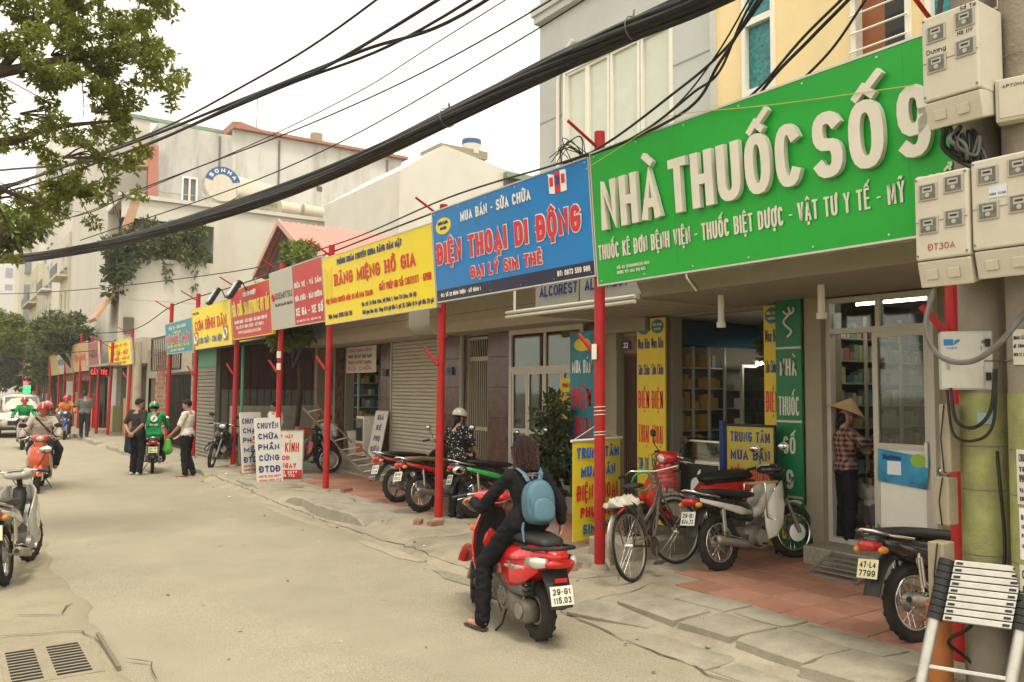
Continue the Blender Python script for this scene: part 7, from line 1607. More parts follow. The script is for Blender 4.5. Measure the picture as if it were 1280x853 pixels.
# telecom cabinet
cb = site('telecom_cabinet', 'grey steel telecom cabinet strapped to the left pole', 'cabinet', (5.2, 2.75, 1.95)); f = frame((5.22, 2.765, 1.97), (.55, -.835, 0), (0, 0, 1))
CABG = M('cabinet_grey', (.45, .45, .40), .5, .1, var=.06, stain=(.33, .31, .26), sscale=4)
MB().box(0, .29, 0, .37, -.16, 0, f).build('case', CABG, cb, 0, .008); MB().box(.008, .235, .01, .36, .001, .008, f).build('door', CABG, cb, 0, .003); MB().box(.03, .045, .13, .21, .009, .02, f).build('handle', ALL, cb, 0, .003)
for v in (.06, .27): MB().box(.245, .275, v, v + .05, .001, .014, f).build('hinge', BLKP, cb, 0, .003)
MB().box(.015, .07, .28, .32, .009, .010, f).prism([(.07, .28), (.105, .305), (.105, .32), (.08, .315)], f, .009, .0105).build('emblem', M('vnpt_blue', (.02, .15, .4), .5), cb); write('lettering', 'VNPT', f, .03, .255, .06, .014, M('vnpt_blue'), cb, t=.003, z=.009, depth=.001)
# smaller boxes down the pole, orange pipe
for lbl, (a, c, d, e, g, h) in {'rusty cream junction strip below the telecom cabinet': (5.24, 5.36, 2.73, 2.80, 1.45, 1.88), 'grey cream fuse box below the junction strip': (5.22, 5.34, 2.74, 2.83, 1.12, 1.42), 'peeling cream fuse box low on the left pole': (5.14, 5.28, 2.74, 2.84, .62, 1.02)}.items():
    b = site('fuse_box', lbl, 'fuse box', (a, d, g)); bx('case', M('fuse_cream', (.28, .24, .17), .7, var=.15, stain=(.2, .14, .08), sscale=6), b, a, c, d, e, g, h, .008); MB().tube([(a - .01, d + .03, h), (a - .02, d + .05, (g + h) / 2), (a - .01, d + .04, g)], .005, 5).build('wire', BLKP, b)
o = site('clay_pipe', 'orange clay pipe standing at the foot of the left pole', 'pipe', (5.3, 2.86, 0)); MB().cyl((5.3, 2.86, 0), (5.3, 2.86, .62), .075, n=16).build('barrel', M('orange_pipe', (.36, .13, .035), .6, var=.2), o, 40); MB().torus((5.3, 2.86, .6), (0, 0, 1), .072, .012, 16, 6).build('rim', M('orange_pipe'), o, 180)
# cable loops hanging at the poles
CAB = M('cable_black', (.012, .012, .012), .5, var=.1); CABG2 = M('cable_grey', (.12, .12, .115), .5)
def spline(pts, n=10):
    pts = [V(p) for p in pts]; P_ = [pts[0] * 2 - pts[1]] + pts + [pts[-1] * 2 - pts[-2]]; out = []
    for i in range(1, len(P_) - 2):
        for k in range(n):
            t = k / n; a, b, c, d = P_[i - 1], P_[i], P_[i + 1], P_[i + 2]
            out.append(.5 * ((2 * b) + (c - a) * t + (2 * a - 5 * b + 4 * c - d) * t * t + (3 * b - a - 3 * c + d) * t ** 3))
    return out + [pts[-1]]
def cable(label, pts, r=.012, mat=None, n=10, group=None, sides=6):
    o = MB().tube(spline(pts, n), r, sides).build('cable', mat or CAB, None, 60); tag(o, label, 'cable', group); return o
cable('thick grey cable loop hanging under the lower meter boxes', [(5.05, 2.70, 2.62), (5.0, 2.74, 2.35), (5.02, 2.66, 2.17), (5.06, 2.5, 2.14), (5.1, 2.35, 2.25), (5.14, 2.2, 2.45), (5.18, 2.05, 2.6)], .017, CABG2)
cable('black cable loop below the telecom cabinet', [(5.24, 2.72, 1.98), (5.22, 2.68, 1.78), (5.24, 2.58, 1.74), (5.28, 2.5, 1.85), (5.3, 2.48, 2.1)], .011)
cable('lower black cable loop below the telecom cabinet', [(5.25, 2.75, 1.98), (5.22, 2.70, 1.70), (5.24, 2.58, 1.66), (5.28, 2.49, 1.76), (5.3, 2.47, 2.1)], .009)
cable('black cable curling beside the left pole foot', [(5.3, 2.48, 1.6), (5.32, 2.47, .9), (5.24, 2.62, .55), (5.2, 2.75, .42), (5.34, 2.72, .3), (5.42, 2.47, .1)], .011)
cable('black cable looping at the right pole top', [(5.2, 2.2, 2.62), (5.22, 2.25, 2.4), (5.25, 2.15, 2.3), (5.3, 2.08, 2.5)], .013)
for i in range(7):
    a = RS.uniform(-.08, .08, 6); cable('tangled cable under the upper meter box, strand %s' % ['nearest the sign', 'with a tight coil', 'of grey sheath', 'drooping lowest', 'behind the others', 'nearest the pole', 'reaching the lower boxes'][i],
        [(5.1 + a[0], 2.6 + a[1], 3.6), (5.06 + a[2], 2.56 + a[3], 3.42 + a[4]), (5.12, 2.48 + a[5], 3.36 + a[0]), (5.16 + a[1], 2.5 + a[2], 3.5 + a[3]), (5.14, 2.46 + a[4], 3.3)], .008 + .003 * (i % 3), [CAB, CABG2, CAB][i % 3], group='tangled cables at the meter boxes')
# ------------------------------------------------------------ telescopic ladder leaning on the poles
ld = site('telescopic_ladder', 'collapsed telescopic aluminium ladder leaning on the poles', 'ladder', (4.95, 2.55, 0))
LA = M('ladder_alu', (.42, .41, .37), .38, .8, var=.12, scale=14); L0, L1 = V((4.80, 2.77, .0)), V((4.98, 2.36, .0)); dr_ = V((.28, -.02, .80)).normalized(); dr_ = V((.40, -.04, 1)).normalized()
for b0 in (L0, L1):
    MB().cyl(b0, b0 + dr_ * .62, .034, n=16).build('lower_tube', LA, ld, 40)
    for k in range(9): MB().cyl(b0 + dr_ * (.62 + k * .042), b0 + dr_ * (.657 + k * .042), .045, .043, 16).build('collar', BLKP, ld, 40)
    MB().cyl(b0, b0 + dr_ * .05, .04, n=16).build('foot', BLKP, ld, 40)
for k in range(9):
    z = dr_ * (.638 + k * .042); up = dr_; sd = (L1 - L0).normalized(); f = frame(L0 + z, sd, up)
    rg_ = MB().box(.045, (L1 - L0).length - .045, -.0185, .0185, -.03, .022, f).build('rung', LA, ld, 0, .004)
    for u in (.075, (L1 - L0).length - .075): MB().box(u - .018, u + .018, -.008, .006, .0225, .028, f).build('latch', BLKP, rg_)
for k in (.12, .34):
    f = frame(L0 + dr_ * k, (L1 - L0), dr_); MB().box(.0, (L1 - L0).length, -.012, .012, -.018, .018, f).build('rung', LA, ld, 0, .004)
# ------------------------------------------------------------ overhead cables
bd = site('cable_bundle', 'thick black bundle of overhead cables sagging across the street', 'cable bundle', (4.5, 6.6, 4.9))
main = [(-2.6, 29, 5.6), (-.8, 23.47, 4.92), (.86, 18.71, 4.42), (1.9, 15.92, 4.33), (2.71, 13.54, 4.39), (3.62, 10.7, 4.56), (4.14, 8.63, 4.75), (4.55, 6.62, 4.97), (4.74, 5.39, 5.05), (4.9, 4.43, 5.10), (5.1, 3.67, 5.22), (5.42, 2.72, 5.62)]
sp = spline(main, 8)
for i in range(20):
    a = 2 * PI * i / 12 + (i > 11) * .3; r = (.078 if i < 12 else .04) * (1 if i else 1); r *= RS.uniform(.8, 1.1); pts = []
    for k, p in enumerate(sp):
        tw = a + k * .05 + .15 * math.sin(k * .3 + i); rr2 = r * (1 + .25 * math.sin(k * .21 + i * 1.7)) * (.55 + .45 * min(1, k / 60))
        pts.append(p + V((math.cos(tw) * rr2 * .8, math.cos(tw) * rr2 * .3, math.sin(tw) * rr2)))
    MB().tube(pts, RS.uniform(.02, .034), 6).build('cable', CAB, bd, 60)
for k in (33, 52, 66): MB().torus(sp[k], sp[k + 1] - sp[k], .105, .006, 18, 5).build('tie_ring', CABG2, bd, 180)
for k in (52, 66): MB().tube([sp[k] + V((0, 0, .08)), sp[k] + V((.02, 0, .17)), sp[k] + V((.06, .05, .15)), sp[k] + V((.04, 0, .05))], .008, 5).build('hook', CABG2, bd)
W_ = [([(-1.5, 25, 6.5), (.06, 21.58, 6.02), (2.35, 15.12, 6.05), (3.27, 11.44, 6.13), (3.95, 8.51, 6.42), (5.0, 3.5, 7.4)], .022, 'highest overhead cable at the upper left'),
      ([(-1.5, 25, 6.4), (.06, 21.58, 5.98), (2.13, 15.28, 5.92), (3.28, 11.44, 5.96), (4.02, 9.1, 6.03), (4.68, 7.42, 6.15), (5.3, 3.2, 6.8)], .03, 'second overhead cable at the upper left, thick'),
      ([(-1.5, 25, 6.3), (.86, 19.81, 5.95), (2.35, 15.12, 5.9), (3.57, 10.63, 5.95), (4.41, 8.21, 6.1), (5.2, 4, 6.6)], .026, 'third overhead cable running beside the thick one'),
      ([(-1.5, 25, 5.7), (.89, 19.84, 5.28), (1.97, 16.68, 5.08), (2.52, 13.86, 5.1), (3.84, 9.88, 5.37), (4.62, 7.01, 5.67), (5.3, 3.3, 6.2)], .013, 'thin overhead cable above the bundle'),
      ([(-1, 24, 5.4), (1.35, 18.33, 5.04), (3.1, 12.83, 5.3), (4.07, 9.69, 5.62), (4.4, 7.64, 5.8), (5.2, 3.3, 6.3)], .010, 'slender overhead wire crossing the weathered house'),
      ([(-1.5, 25, 6.9), (.83, 19.77, 6.4), (2.24, 15.21, 5.86), (3.39, 10.75, 5.9), (3.9, 9.26, 6.0), (4.9, 5, 6.5)], .03, 'thick overhead cable below the leaves'),
      ([(1.9, 15.92, 4.5), (3.6, 10.7, 4.85), (4.5, 6.7, 5.35), (5.2, 3.4, 6.0)], .009, 'thin wire running just above the bundle'),
      ([(-2, 40, 4.2), (3.5, 34, 3.95), (5.6, 32.4, 4.05), (5.7, 26.2, 4.45), (5.75, 20, 4.42), (5.9, 14.3, 4.5)], .018, 'cable strung from post top to post top'),
      ([(-3, 45, 6), (2, 30, 4.9), (5.5, 20.5, 4.75), (5.9, 14.4, 4.62), (5.71, 9.86, 4.62), (5.5, 7.0, 4.44), (5.46, 6.28, 4.45), (5.38, 5.35, 4.62), (5.23, 4.46, 4.80), (5.0, 3.6, 5.2)], .014, 'cable rising from the blue sign to the poles'),
      ([(5.9, 14.3, 4.5), (5.8, 10.3, 4.52), (5.5, 6.9, 4.40), (5.43, 5.2, 4.46), (5.25, 4.57, 4.70), (5.06, 4.0, 4.98), (5.0, 3.4, 5.4)], .016, 'cable looping over the green sign corner'),
      ([(5.5, 7.0, 4.42), (5.47, 6.0, 4.40), (5.42, 5.5, 4.46), (5.36, 4.97, 4.58), (5.28, 4.6, 4.64), (5.08, 4.1, 4.98), (5.0, 3.3, 5.5)], .013, 'wavy cable above the pharmacy lettering'),
      ([(5.5, 6.6, 4.40), (5.5, 5.9, 4.44), (5.4, 5.2, 4.55), (5.25, 4.6, 4.78), (5.05, 4.0, 5.1)], .009, 'fine cable curving above the pharmacy lettering'),
      ([(5.7, 4.9, 4.42), (5.55, 4.4, 4.5), (5.33, 3.82, 4.66), (5.30, 3.3, 4.9), (5.4, 2.8, 5.3)], .013, 'left cable rising behind the green sign top'),
      ([(5.72, 4.7, 4.40), (5.5, 4.2, 4.54), (5.36, 3.75, 4.66), (5.33, 3.2, 4.95), (5.4, 2.8, 5.4)], .016, 'middle cable rising behind the green sign top'),
      ([(5.75, 4.3, 4.44), (5.5, 3.7, 4.56), (5.42, 3.3, 4.85), (5.43, 2.8, 5.3)], .012, 'right cable rising behind the green sign top'),
      ([(5.36, 6.45, 4.22), (5.42, 5.5, 4.44), (5.42, 5.2, 4.46), (5.42, 4.2, 4.26), (5.4, 3.0, 4.05)], .004, 'yellowish string drooping across the green sign'),
      ([(-4, 60, 4.4), (0, 48, 3.9), (5.4, 39, 3.9), (5.5, 34.8, 3.8)], .02, 'low cable crossing far above the traffic'),
      ([(-4, 55, 3.6), (1, 44, 3.2), (5.3, 38, 3.5)], .02, 'lowest cable crossing far above the traffic'),
      ([(5.05, 2.64, 4.28), (5.1, 2.62, 4.6), (5.2, 2.6, 5.3)], .02, 'thick riser cable entering the upper meter box')]
for pts, r, lb in W_: cable(lb, pts, r * (.72 if 'overhead' in lb else .9), CAB if 'string' not in lb else M('yellow_string', (.45, .38, .12), .7), 10, 'overhead cables')
for k in range(9):
    y = 6.6 + RS.uniform(-.25, .25); a = RS.uniform(-.2, .2, 4); cable('wire end tangled at the red post top, ' + ['longest', 'pointing up', 'curled', 'shortest', 'reaching left', 'over the blue sign', 'hanging', 'nearest the post', 'straightest'][k], [(5.5, 6.62 + a[0] * .3, 4.42), (5.35 + a[1] * .4, 6.75 + a[2], 4.5 + abs(a[3]) * .6), (5.4 + a[2] * .3, 6.9 + a[0], 4.45 + a[1] * .5)], .005, CAB, 6, 'wire ends at the post top')

# ------------------------------------------------------------ foliage
def leaf_cloud(blobs, n, size, seed, droop=.3, whorl=0):
    """leaf-sized bent faces scattered through uneven clumps; returns mesh arrays"""
    rs = np.random.RandomState(seed); vs = []; fs = []
    wts = np.array([b[3] * b[4] * b[5] for b in blobs]) ** .8; wts /= wts.sum()
    per = max(1, whorl); cnt = n // per
    idx = rs.choice(len(blobs), cnt, p=wts)
    for i in idx:
        cx, cy, cz, rx, ry, rz = blobs[i]
        d = rs.normal(size=3); d /= np.linalg.norm(d) + 1e-6; rad = rs.uniform(.15, 1.) ** .5
        c0 = np.array([cx, cy, cz]) + d * rad * np.array([rx, ry, rz]) * rs.uniform(.85, 1.12)
        for k in range(per):
            L = size * rs.uniform(.65, 1.25)
            u = rs.normal(size=3) * .9 + d * .5; u[2] -= droop; u /= np.linalg.norm(u) + 1e-6
            w = np.cross(u, rs.normal(size=3)); w /= np.linalg.norm(w) + 1e-6; nn = np.cross(u, w)
            b = len(vs); W = L * .19
            vs += [c0, c0 + u * L * .45 + w * W + nn * L * .05, c0 + u * L - nn * L * .06, c0 + u * L * .45 - w * W + nn * L * .05, c0 + u * L * .5 - nn * L * .02]
            fs += [(b, b + 1, b + 4), (b + 1, b + 2, b + 4), (b + 2, b + 3, b + 4), (b + 3, b, b + 4)]
    me = bpy.data.meshes.new('leaves'); me.from_pydata([tuple(map(float, v)) for v in vs], [], fs); me.update(); return me
def crown_blobs(c, r, n, seed, sz=(.25, .5)):
    rs = np.random.RandomState(seed); out = []
    for i in range(n):
        d = rs.normal(size=3); d /= np.linalg.norm(d); k = rs.uniform(.3, 1) ** .6; s = rs.uniform(*sz) * min(r)
        out.append((c[0] + d[0] * r[0] * k, c[1] + d[1] * r[1] * k, c[2] + d[2] * r[2] * k, s * 1.2, s * 1.2, s * .8))
    return out
LF1 = leaf_mat('leaf_olive', (.155, .185, .03), .5, .38); LF2 = leaf_mat('leaf_dark', (.05, .072, .022)); LF3 = leaf_mat('leaf_fresh', (.13, .17, .03)); LF4 = leaf_mat('leaf_mid', (.085, .11, .035))
BARK = M('bark', (.075, .055, .042), .9, var=.3, scale=12, bump=.6, bscale=25)
tr = site('street_tree', 'leafy tree whose branches hang over the upper left of the street', 'tree', (-2.2, 10.0, 0))
limbs = [([(-2.2, 10, 0), (-2.1, 10.05, 2.4), (-1.7, 10.2, 4.2), (-1.2, 10.4, 5.5)], [.22, .19, .16, .13]), ([(-1.7, 10.2, 4.2), (-.6, 10.6, 5.0), (.4, 11.0, 5.55), (1.4, 10.9, 6.0), (2.0, 10.6, 6.2)], [.12, .09, .065, .04, .015]),
         ([(-1.7, 10.2, 4.1), (-.3, 11.1, 4.6), (.55, 11.5, 4.9), (1.0, 11.3, 5.1), (1.7, 10.8, 5.2)], [.10, .08, .055, .035, .012]), ([(-.3, 11.1, 4.55), (.6, 11.8, 4.35), (1.2, 11.3, 4.05)], [.06, .03, .012]), ([(-1.2, 10.4, 5.5), (-.3, 10.8, 6.6), (1.0, 10.9, 7.2)], [.12, .08, .03]), ([(.4, 11, 5.55), (.9, 11.1, 6.3), (1.6, 10.6, 6.7)], [.05, .03, .012]), ([(.0, 11.2, 4.6), (.5, 12, 4.2), (.65, 12.2, 3.9)], [.04, .02, .01])]
tk_ = MB()
for pts, r in limbs:
    n = 6; sp_ = spline(pts, n); rs_ = [r[min(i // n, len(r) - 1)] + (r[min(i // n + 1, len(r) - 1)] - r[min(i // n, len(r) - 1)]) * (i % n) / n for i in range(len(sp_))]; tk_.tube(sp_, rs_, 9)
rsb = np.random.RandomState(8); tips = [(1.23, 11.0, 6.0), (1.85, 10.6, 5.95), (.71, 10.8, 6.05), (1.4, 11, 4.8), (.95, 11.2, 5.3), (1.65, 10.8, 5.35), (.7, 12, 4.4), (1.2, 11.5, 4.5)]
for c in tips:
    for k in range(5): d = V(rsb.normal(size=3)) * .38; b_ = V(rsb.normal(size=3)) * .07; a = V(c); tk_.tube(spline([a - V((.3, 0, .12)), a + b_, a + d * .6 - b_ + V((0, 0, .05)), a + d], 4), [.012 - .0008 * q for q in range(13)], 5)
tk_.build('trunk', BARK, tr, 60)
bl = []
for (x, y, z, r) in [(1.23, 11.02, 6.05, .62), (1.85, 10.6, 5.95, .5), (.71, 10.78, 6.05, .6), (1.4, 10.98, 4.75, .42), (.95, 11.2, 5.3, .45), (1.65, 10.8, 5.35, .42), (.7, 12.0, 4.35, .42), (1.2, 11.5, 4.45, .42), (.39, 10.97, 6.4, .6), (1.9, 10.5, 6.45, .45), (0, 11.3, 5.5, .6), (1.5, 10.8, 6.9, .7), (.4, 11.3, 5.0, .42), (2.1, 10.5, 5.6, .3), (1.6, 10.9, 4.45, .25), (-.8, 10.5, 6.4, .9), (-.6, 10.9, 5.2, .6)]:
    rs2 = np.random.RandomState(int(abs(x * 100 + z * 37)))
    for k in range(14): bl.append((x + rs2.normal() * r * .6, y + rs2.normal() * r * .6, z + rs2.normal() * r * .52, r * .28, r * .28, r * .2))
link('crown', leaf_cloud(bl, 40000, .08, 3, .25, 4), LF1, tr)
def far_tree(name, label, base, c, r, mat, n=5000, size=.3, seed=1, grp=None, tr=.16):
    t = site(name, label, 'tree', base, grp); b = V(base); cc = V(c)
    m = MB().tube(spline([b, b.lerp(cc, .5) + V((.2, 0, 0)), cc], 5), tr, 8)
    rs = np.random.RandomState(seed)
    for k in range(6):
        d = V(rs.normal(size=3)); d.z = abs(d.z) * .6; d.normalize(); m.tube([b.lerp(cc, .6), b.lerp(cc, .6).lerp(cc + V((d.x * r[0], d.y * r[1], d.z * r[2])), .6), cc + V((d.x * r[0], d.y * r[1], d.z * r[2])) * .9], [tr * .55, tr * .3, .015], 6)
    m.build('trunk', BARK, t, 60); link('crown', leaf_cloud(crown_blobs(c, r, 34, seed, (.22, .42)), n, size, seed, .2, 3), mat, t); return t
far_tree('street_tree', 'dark green tree rising above the far red posts', (6.2, 46, 0), (5.0, 46, 4.6), (1.3, 2.0, .95), LF4, 5000, .26, 21)
far_tree('street_tree', 'olive green tree leaning over the far end of the street', (-1.5, 54, 0), (2.4, 54, 5.0), (2.2, 3, 1.0), LF3, 5000, .3, 22)
far_tree('street_tree', 'tall hazy tree closing the end of the street', (4.5, 92, 0), (4.0, 92, 4.6), (5, 5, 3.4), LF4, 7000, .6, 23)
far_tree('street_tree', 'hazy tree at the left end of the street', (-5, 84, 0), (-.5, 84, 4.6), (4, 5, 3.2), LF3, 5000, .6, 24)
far_tree('street_tree', 'small leafy tree among the far signs', (5.9, 58, 0), (5.2, 58, 3.6), (1.3, 2.5, 1.6), LF4, 3000, .3, 25)
far_tree('courtyard_tree', 'fresh green tree rising behind the red smartphone sign', (7.9, 21.9, 0), (6.7, 18.6, 4.15), (.75, 2.5, 1.2), LF3, 9000, .15, 26, None, .07)
pt = far_tree('palm_frond_tree', 'yellow green feathery tree at the left edge below the branches', (-2.4, 17, 0), (.9, 16.5, 4.75), (.55, .5, .36), LF3, 1500, .16, 27)
def shrub(name, label, base, blobs, mat, n, size, seed, pot=None):
    s = site(name, label, 'plant', base); m = MB(); rs = np.random.RandomState(seed)
    for k in range(7): b = blobs[rs.randint(len(blobs))]; m.tube([V(base), V(base).lerp(V(b[:3]), .5) + V((rs.normal() * .05, rs.normal() * .05, 0)), V(b[:3])], .012, 5)
    m.build('stem', BARK, s); link('foliage', leaf_cloud(blobs, n, size, seed, .35, 3), mat, s)
    if pot: MB().cyl((base[0], base[1], .1), (base[0], base[1], .42), .17, .22, 18).torus((base[0], base[1], .42), (0, 0, 1), .22, .015, 18, 6).build('pot', M('pot_clay', (.12, .06, .045), .7), s, 40)
    return s
shrub('potted_plant', 'tall dark potted shrub in front of the glass doors', (7.75, 10.1, .4), [(7.75 + RS.normal() * .1, 10.1 + RS.normal() * .14, z, .18, .2, .2) for z in np.linspace(.7, 1.75, 16)], LF2, 1000, .15, 31, True)
shrub('balcony_plant', 'creeper spilling over the beige house balcony', (8.7, 40.5, 7.8), [(x, 40.0 + RS.uniform(-.4, .5), z, .5, .4, .4) for x, z in zip(RS.uniform(6.9, 10.1, 26), RS.uniform(8.0, 9.4, 26))] + [(x, 39.85, z, .16, .1, .5) for x, z in ((8.4, 7.3), (9.6, 7.1), (8.2, 7.5), (9.5, 7.6))], LF4, 3600, .28, 32)
shrub('balcony_plant', 'creeper hanging down the beige house corner', (6.4, 40.2, 7.6), [(x, 39.7 + RS.uniform(-.4, .6), z, .4, .45, .45) for x, z in zip(RS.uniform(5.8, 6.8, 18), RS.uniform(6.2, 9.2, 18))], LF2, 2600, .28, 33)
shrub('roof_plant', 'small hanging plant under the phone shop canopy', (8.8, 6.9, 2.9), [(8.8, 6.9, 2.6, .15, .15, .25), (8.8, 6.9, 2.25, .08, .08, .25)], LF2, 260, .14, 34)
# ------------------------------------------------------------ forecourt objects
o = site('bucket', 'white plastic paint bucket standing on the small shop step', 'bucket', (8.05, 17.9, .45)); MB().cyl((8.05, 17.9, .46), (8.05, 17.9, .98), .22, .27, 20).build('pail', M('bucket_white', (.52, .5, .43), .5), o, 40); MB().torus((8.05, 17.9, .98), (0, 0, 1), .27, .015, 22, 6).build('rim', M('bucket_white'), o, 180); MB().tube([(8.05, 17.63, .95), (7.8, 17.75, .8), (7.78, 17.95, .78), (8.05, 18.17, .95)], .006, 5).build('handle', CHR, o)
bl_ = site('bamboo_ladder', 'bent wooden step ladder lying across the forecourt steps', 'ladder', (7.4, 17.6, .1)); WD = M('ladder_wood', (.20, .13, .075), .75, var=.25)
def lad(p0, p1, w, n):
    p0, p1 = V(p0), V(p1); d = p1 - p0; sd = V((.55, .45, .25)).normalized(); sd = (sd - d.normalized() * sd.dot(d.normalized())).normalized() * w
    for k in (0, 1): MB().cyl(p0 + sd * k, p1 + sd * k, .022, n=8).build('rail', WD, bl_, 40)
    for i in range(n): t = (i + .5) / n; MB().cyl(p0 + d * t, p0 + d * t + sd, .014, n=6).build('rung', WHITEF, bl_)
lad((6.5, 17.4, 1.55), (7.0, 16.6, .75), .42, 4); lad((7.0, 16.6, .72), (7.15, 15.3, .13), .45, 6)
bx_ = site('cold_box', 'small glass showcase with red label at the small shop entrance', 'cabinet', (7.95, 17.3, .46)); bx('body', WHITEF, bx_, 7.8, 8.2, 17.1, 17.5, .47, 1.35, .01); bx('label_panel', M('orange_label', (.5, .12, .04), .5), bx_, 7.79, 7.8, 17.13, 17.47, .5, .75); bx('glass_front', GLASSD, bx_, 7.785, 7.795, 17.13, 17.47, .8, 1.3)
# ------------------------------------------------------------ cars far down the street
def car(label, xy, rz, paintm, L=4.4, W=1.75, Hh=1.65):
    c = thing('parked_car', label, 'car', (*xy, 0), rz); w = W / 2; e = 3.2
    MB().loft([(-L / 2, .62, w * .86, .22, e), (-L / 2 + .12, .66, w * .95, .33, e), (-.5, .68, w, .38, e), (.9, .66, w, .37, e), (L / 2 - .35, .62, w * .95, .31, e), (L / 2, .56, w * .8, .2, e)], 20).build('body', paintm, c, 180)
    MB().loft([(-L / 2 + .25, 1.1, w * .72, .2, e), (-L / 2 + .5, 1.28, w * .78, .36, e), (-.2, 1.32, w * .8, .38, e), (.45, 1.27, w * .78, .34, e), (1.15, 1.02, w * .74, .1, e)], 20).build('cabin', paintm, c, 180)
    g = M('car_glass', (.10, .12, .12), .08, var=0)
    MB().add([(1.12, -w * .68, 1.06), (1.12, w * .68, 1.06), (.5, w * .64, 1.58), (.5, -w * .64, 1.58)], [(0, 1, 2, 3)]).build('windscreen', g, c); MB().add([(1.125 + .02, -w * .68, 1.06)], []).v
    for s in (1, -1):
        MB().box(-1.5, .6, s * w * .80 - .01, s * w * .80 + .01, 1.05, 1.5).build('side_window', g, c, 0, .03); MB().ell((L / 2 - .1, s * w * .68, .72), .1, .2, .1, 10, 6).build('headlight', CLR, c, 180)
        MB().ell((.75, s * (w + .1), 1.08), .07, .1, .08, 10, 6).build('wing_mirror', paintm, c, 180)
        for x in (-L / 2 + .8, L / 2 - .85):
            t = MB().torus((x, s * (w - .1), .32), (0, 1, 0), .22, .1, 22, 8).build('wheel', RUB, c, 180); MB().cyl((x, s * (w - .02), .32), (x, s * (w + .0), .32), .18, n=16).build('hub_cap', ALL, t, 40)
    MB().box(L / 2 - .06, L / 2 + .02, -.5, .5, .5, .66).build('grille', BLKP, c); MB().box(L / 2 + .02, L / 2 + .03, -.25, .25, .36, .48).build('number_plate', PLW, c); MB().box(L / 2 - .12, L / 2 + .04, -w * .85, w * .85, .3, .42).build('bumper', BLKP, c, 0, .04)
car('silver beige people carrier coming up behind the riders', (2.75, 39.5), -PI / 2 - .03, paint('paint_champagne', (.42, .39, .32)), 4.4, 1.75, 1.7)
car('white car at the left edge of the street', (.9, 39.5), -PI / 2, P_WHT); car('dark blue car behind the white car', (-.9, 47), -PI / 2, P_BLU)
# ------------------------------------------------------------ far shop houses
FW = [M('far_wall_%d' % i, c, .88, var=.08, stain=tuple(v * .6 for v in c), sscale=.8, sstr=.5, streak=True) for i, c in enumerate([(.50, .46, .37), (.55, .52, .44), (.38, .34, .27), (.46, .42, .30), (.52, .50, .46)])]
DKW = M('far_window', (.05, .055, .05), .2, var=.1); rs = np.random.RandomState(5)
def shophouse(y0, y1, h, wi, label, x=7.0, low=3.1):
    b = site('shop_house', label, 'building', (x, (y0 + y1) / 2, 0), 'far shop houses')
    ops = []; z = low + .9; fl = []
    while z < h - 2.2: fl.append(z); z += 3.1
    n = max(1, int((y1 - y0) / 1.9))
    for z in fl:
        for k in range(n): a = y0 + (k + .25) * (y1 - y0) / n; ops.append((a, a + (y1 - y0) / n * .5, z, z + 1.5))
    m = wallgrid(MB(), 'x', x, x + .25, y0, y1, low, h, ops); m.box(x + .25, x + 7, y0, y0 + .2, 0, h).box(x + .25, x + 7, y0 + .2, y1, h - .2, h).build('wall', FW[wi], b)
    for (a, c, d, e) in ops: w = bx('window', DKW, b, x + .12, x + .16, a, c, d, e); ring_frame('window_frame', WHITEF, w, 'x', x + .04, x + .1, a, c, d, e, .07); bx('window_sill', FW[wi], w, x - .12, x - .002, a - .1, c + .1, d - .1, d)
    for z in fl[::2]: bx('balcony', FW[wi], b, x - .7, x, y0 + .2, y1 - .2, z - .75, z - .6); bx('balcony_rail', BLK, b, x - .7, x - .66, y0 + .2, y1 - .2, z - .6, z + .1)
    bx('shop_void', DARKIN, b, x + .3, x + .4, y0, y1, 0, low); bx('shop_canopy', [RUSTY, BEIGEB, CANO][wi % 3], b, x - 1.1, x + .2, y0 + .1, y1 - .1, low - .1, low)
    for k in range(3): a = y0 + .3 + rs.rand() * (y1 - y0 - 1.2); bx('shop_goods', (PB + MED)[rs.randint(13)], b, x - .2, x + .15, a, a + .7, .1, .5 + rs.rand() * 1.2)
for i, (y0, y1, h, wi, lb) in enumerate([(62.5, 67, 12.5, 0, 'cream shop house with balconies past the weathered house'), (67.2, 72, 9.0, 1, 'low whitish shop house in the far row'), (72.2, 77, 15.5, 4, 'tall pale narrow shop house in the far row'), (77.2, 84, 10.5, 2, 'brownish shop house in the far row'), (84.2, 92, 13, 3, 'ochre shop house near the street end')]): shophouse(y0, y1, h, wi, lb, x=6.8)
shophouse(33.9, 39.7, 3.9, 2, 'small brown shop house between the concrete posts and the beige house', 6.25, 2.9)
rf = site('shop_house', 'row of low stalls with red fronts along the far posts', 'building', (6.3, 46, 0)); bx('stall_front', M('stall_red', (.20, .06, .045), .8, var=.4, scale=1.5), rf, 5.7, 5.78, 42.2, 52, 2.3, 3.1); bx('back_wall', DARKIN, rf, 6.25, 6.3, 42.2, 52.4, 0, 3.1)
for k in range(14): bx('stall_goods', (PB + MED + [P_RED, P_GRN])[rs.randint(15)], rf, 5.8, 6.1, 42.4 + k * .68, 42.9 + k * .68, .1, .5 + rs.rand() * 1.3)
nm = site('neon_sign', 'small lit red and green shop sign far down the street', 'sign', (5.6, 66, 1.4)); bx('board', BLKP, nm, 4.65, 5.2, 66, 66.1, 1.2, 2.5)
for i, c in enumerate(((.9, .05, .05), (.05, .8, .2), (.05, .8, .2), (.9, .1, .1))): bx('lit_panel', M('neon_%d' % i, c, var=0, emit=1.1), nm, 4.7, 5.15, 65.97, 65.995, 1.25 + i * .3, 1.5 + i * .3)
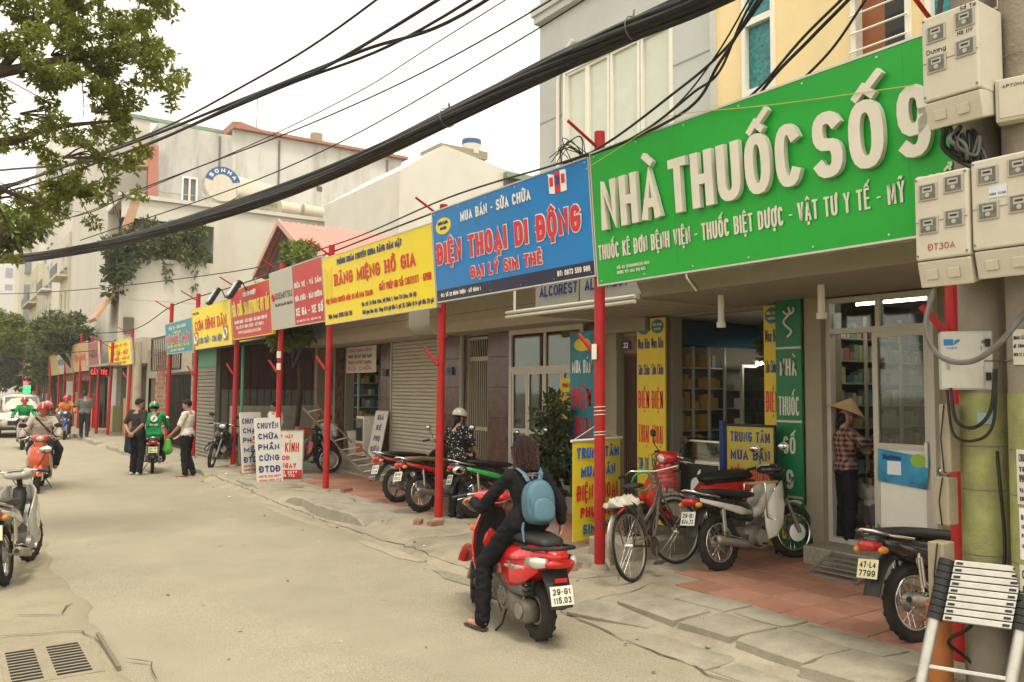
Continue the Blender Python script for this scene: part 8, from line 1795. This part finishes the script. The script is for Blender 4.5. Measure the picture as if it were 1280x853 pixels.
nm = site('neon_sign', 'small lit red sign box under the far faded sign', 'sign', (5.5, 38, 2.5)); bx('board', BLKP, nm, 5.0, 5.75, 37.6, 37.75, 2.45, 2.8); write('lettering', 'CẮT TÓC', frame((5.05, 37.595, 2.5), (1, 0, 0), (0, 0, 1)), 0, 0, .62, .2, M('neon_0'), nm, t=.03)
def tower(label, x, y, w, d, h, mat, floors, cols, cap=True):
    t = site('tower_block', label, 'building', (x, y, 0)); bx('wall', mat, t, x - w / 2, x + w / 2, y, y + d, 0, h)
    m = MB()
    for f_ in range(floors):
        for k in range(cols):
            a = x - w / 2 + (k + .3) * w / cols; z = h * .3 + f_ * (h * .68 / floors); bx('window', M('tower_window', (.22, .25, .27), .2), t, a, a + w / cols * .45, y - .15, y - .02, z, z + h * .38 / floors)
    if cap: bx('roof_cap', mat, t, x - w * .3, x + w * .3, y + 1, y + d - 1, h, h * 1.07)
TW = M('tower_white', (.52, .52, .50), .8, var=.04)
tower('pale distant tower block with rows of windows beyond the trees', 16, 260, 30, 20, 46, TW, 7, 8); tower('tall rounded pale tower behind the distant block', 34, 300, 20, 20, 66, TW, 8, 5); tower('white mid rise with green band beyond the street trees', 9.5, 125, 9, 10, 14.5, TW, 2, 4, False)
tower('stepped white apartment block left of the weathered house', 10.4, 98, 5.0, 8, 27, FW[4], 6, 3); tower('narrow cream apartment block behind the far trees', 8.6, 108, 3.5, 7, 21, FW[1], 5, 2)
st = site('parasol', 'tan market parasol at the far left of the street', 'parasol', (.5, 58, 0)); MB().cyl((.5, 58, 0), (.5, 58, 2.6), .03).build('pole', GTIN, st); MB().cyl((.5, 58, 2.1), (.5, 58, 2.75), 1.6, .05, 8, False).build('canopy', M('parasol_tan', (.42, .28, .15), .8), st)
# ------------------------------------------------------------ street haze
hz = MB().box(-120, 130, -20, 420, -1.6, 90).build('haze', None, None)
mh = bpy.data.materials.new('haze_air'); mh.use_nodes = True; mh.node_tree.nodes.remove(mh.node_tree.nodes['Principled BSDF'])
pv = mh.node_tree.nodes.new('ShaderNodeVolumePrincipled'); pv.inputs['Color'].default_value = (.95, .93, .88, 1); pv.inputs['Density'].default_value = .0011; pv.inputs['Anisotropy'].default_value = .3
mh.node_tree.links.new(pv.outputs[0], mh.node_tree.nodes['Material Output'].inputs['Volume']); hz.data.materials.append(mh); stuff(hz)
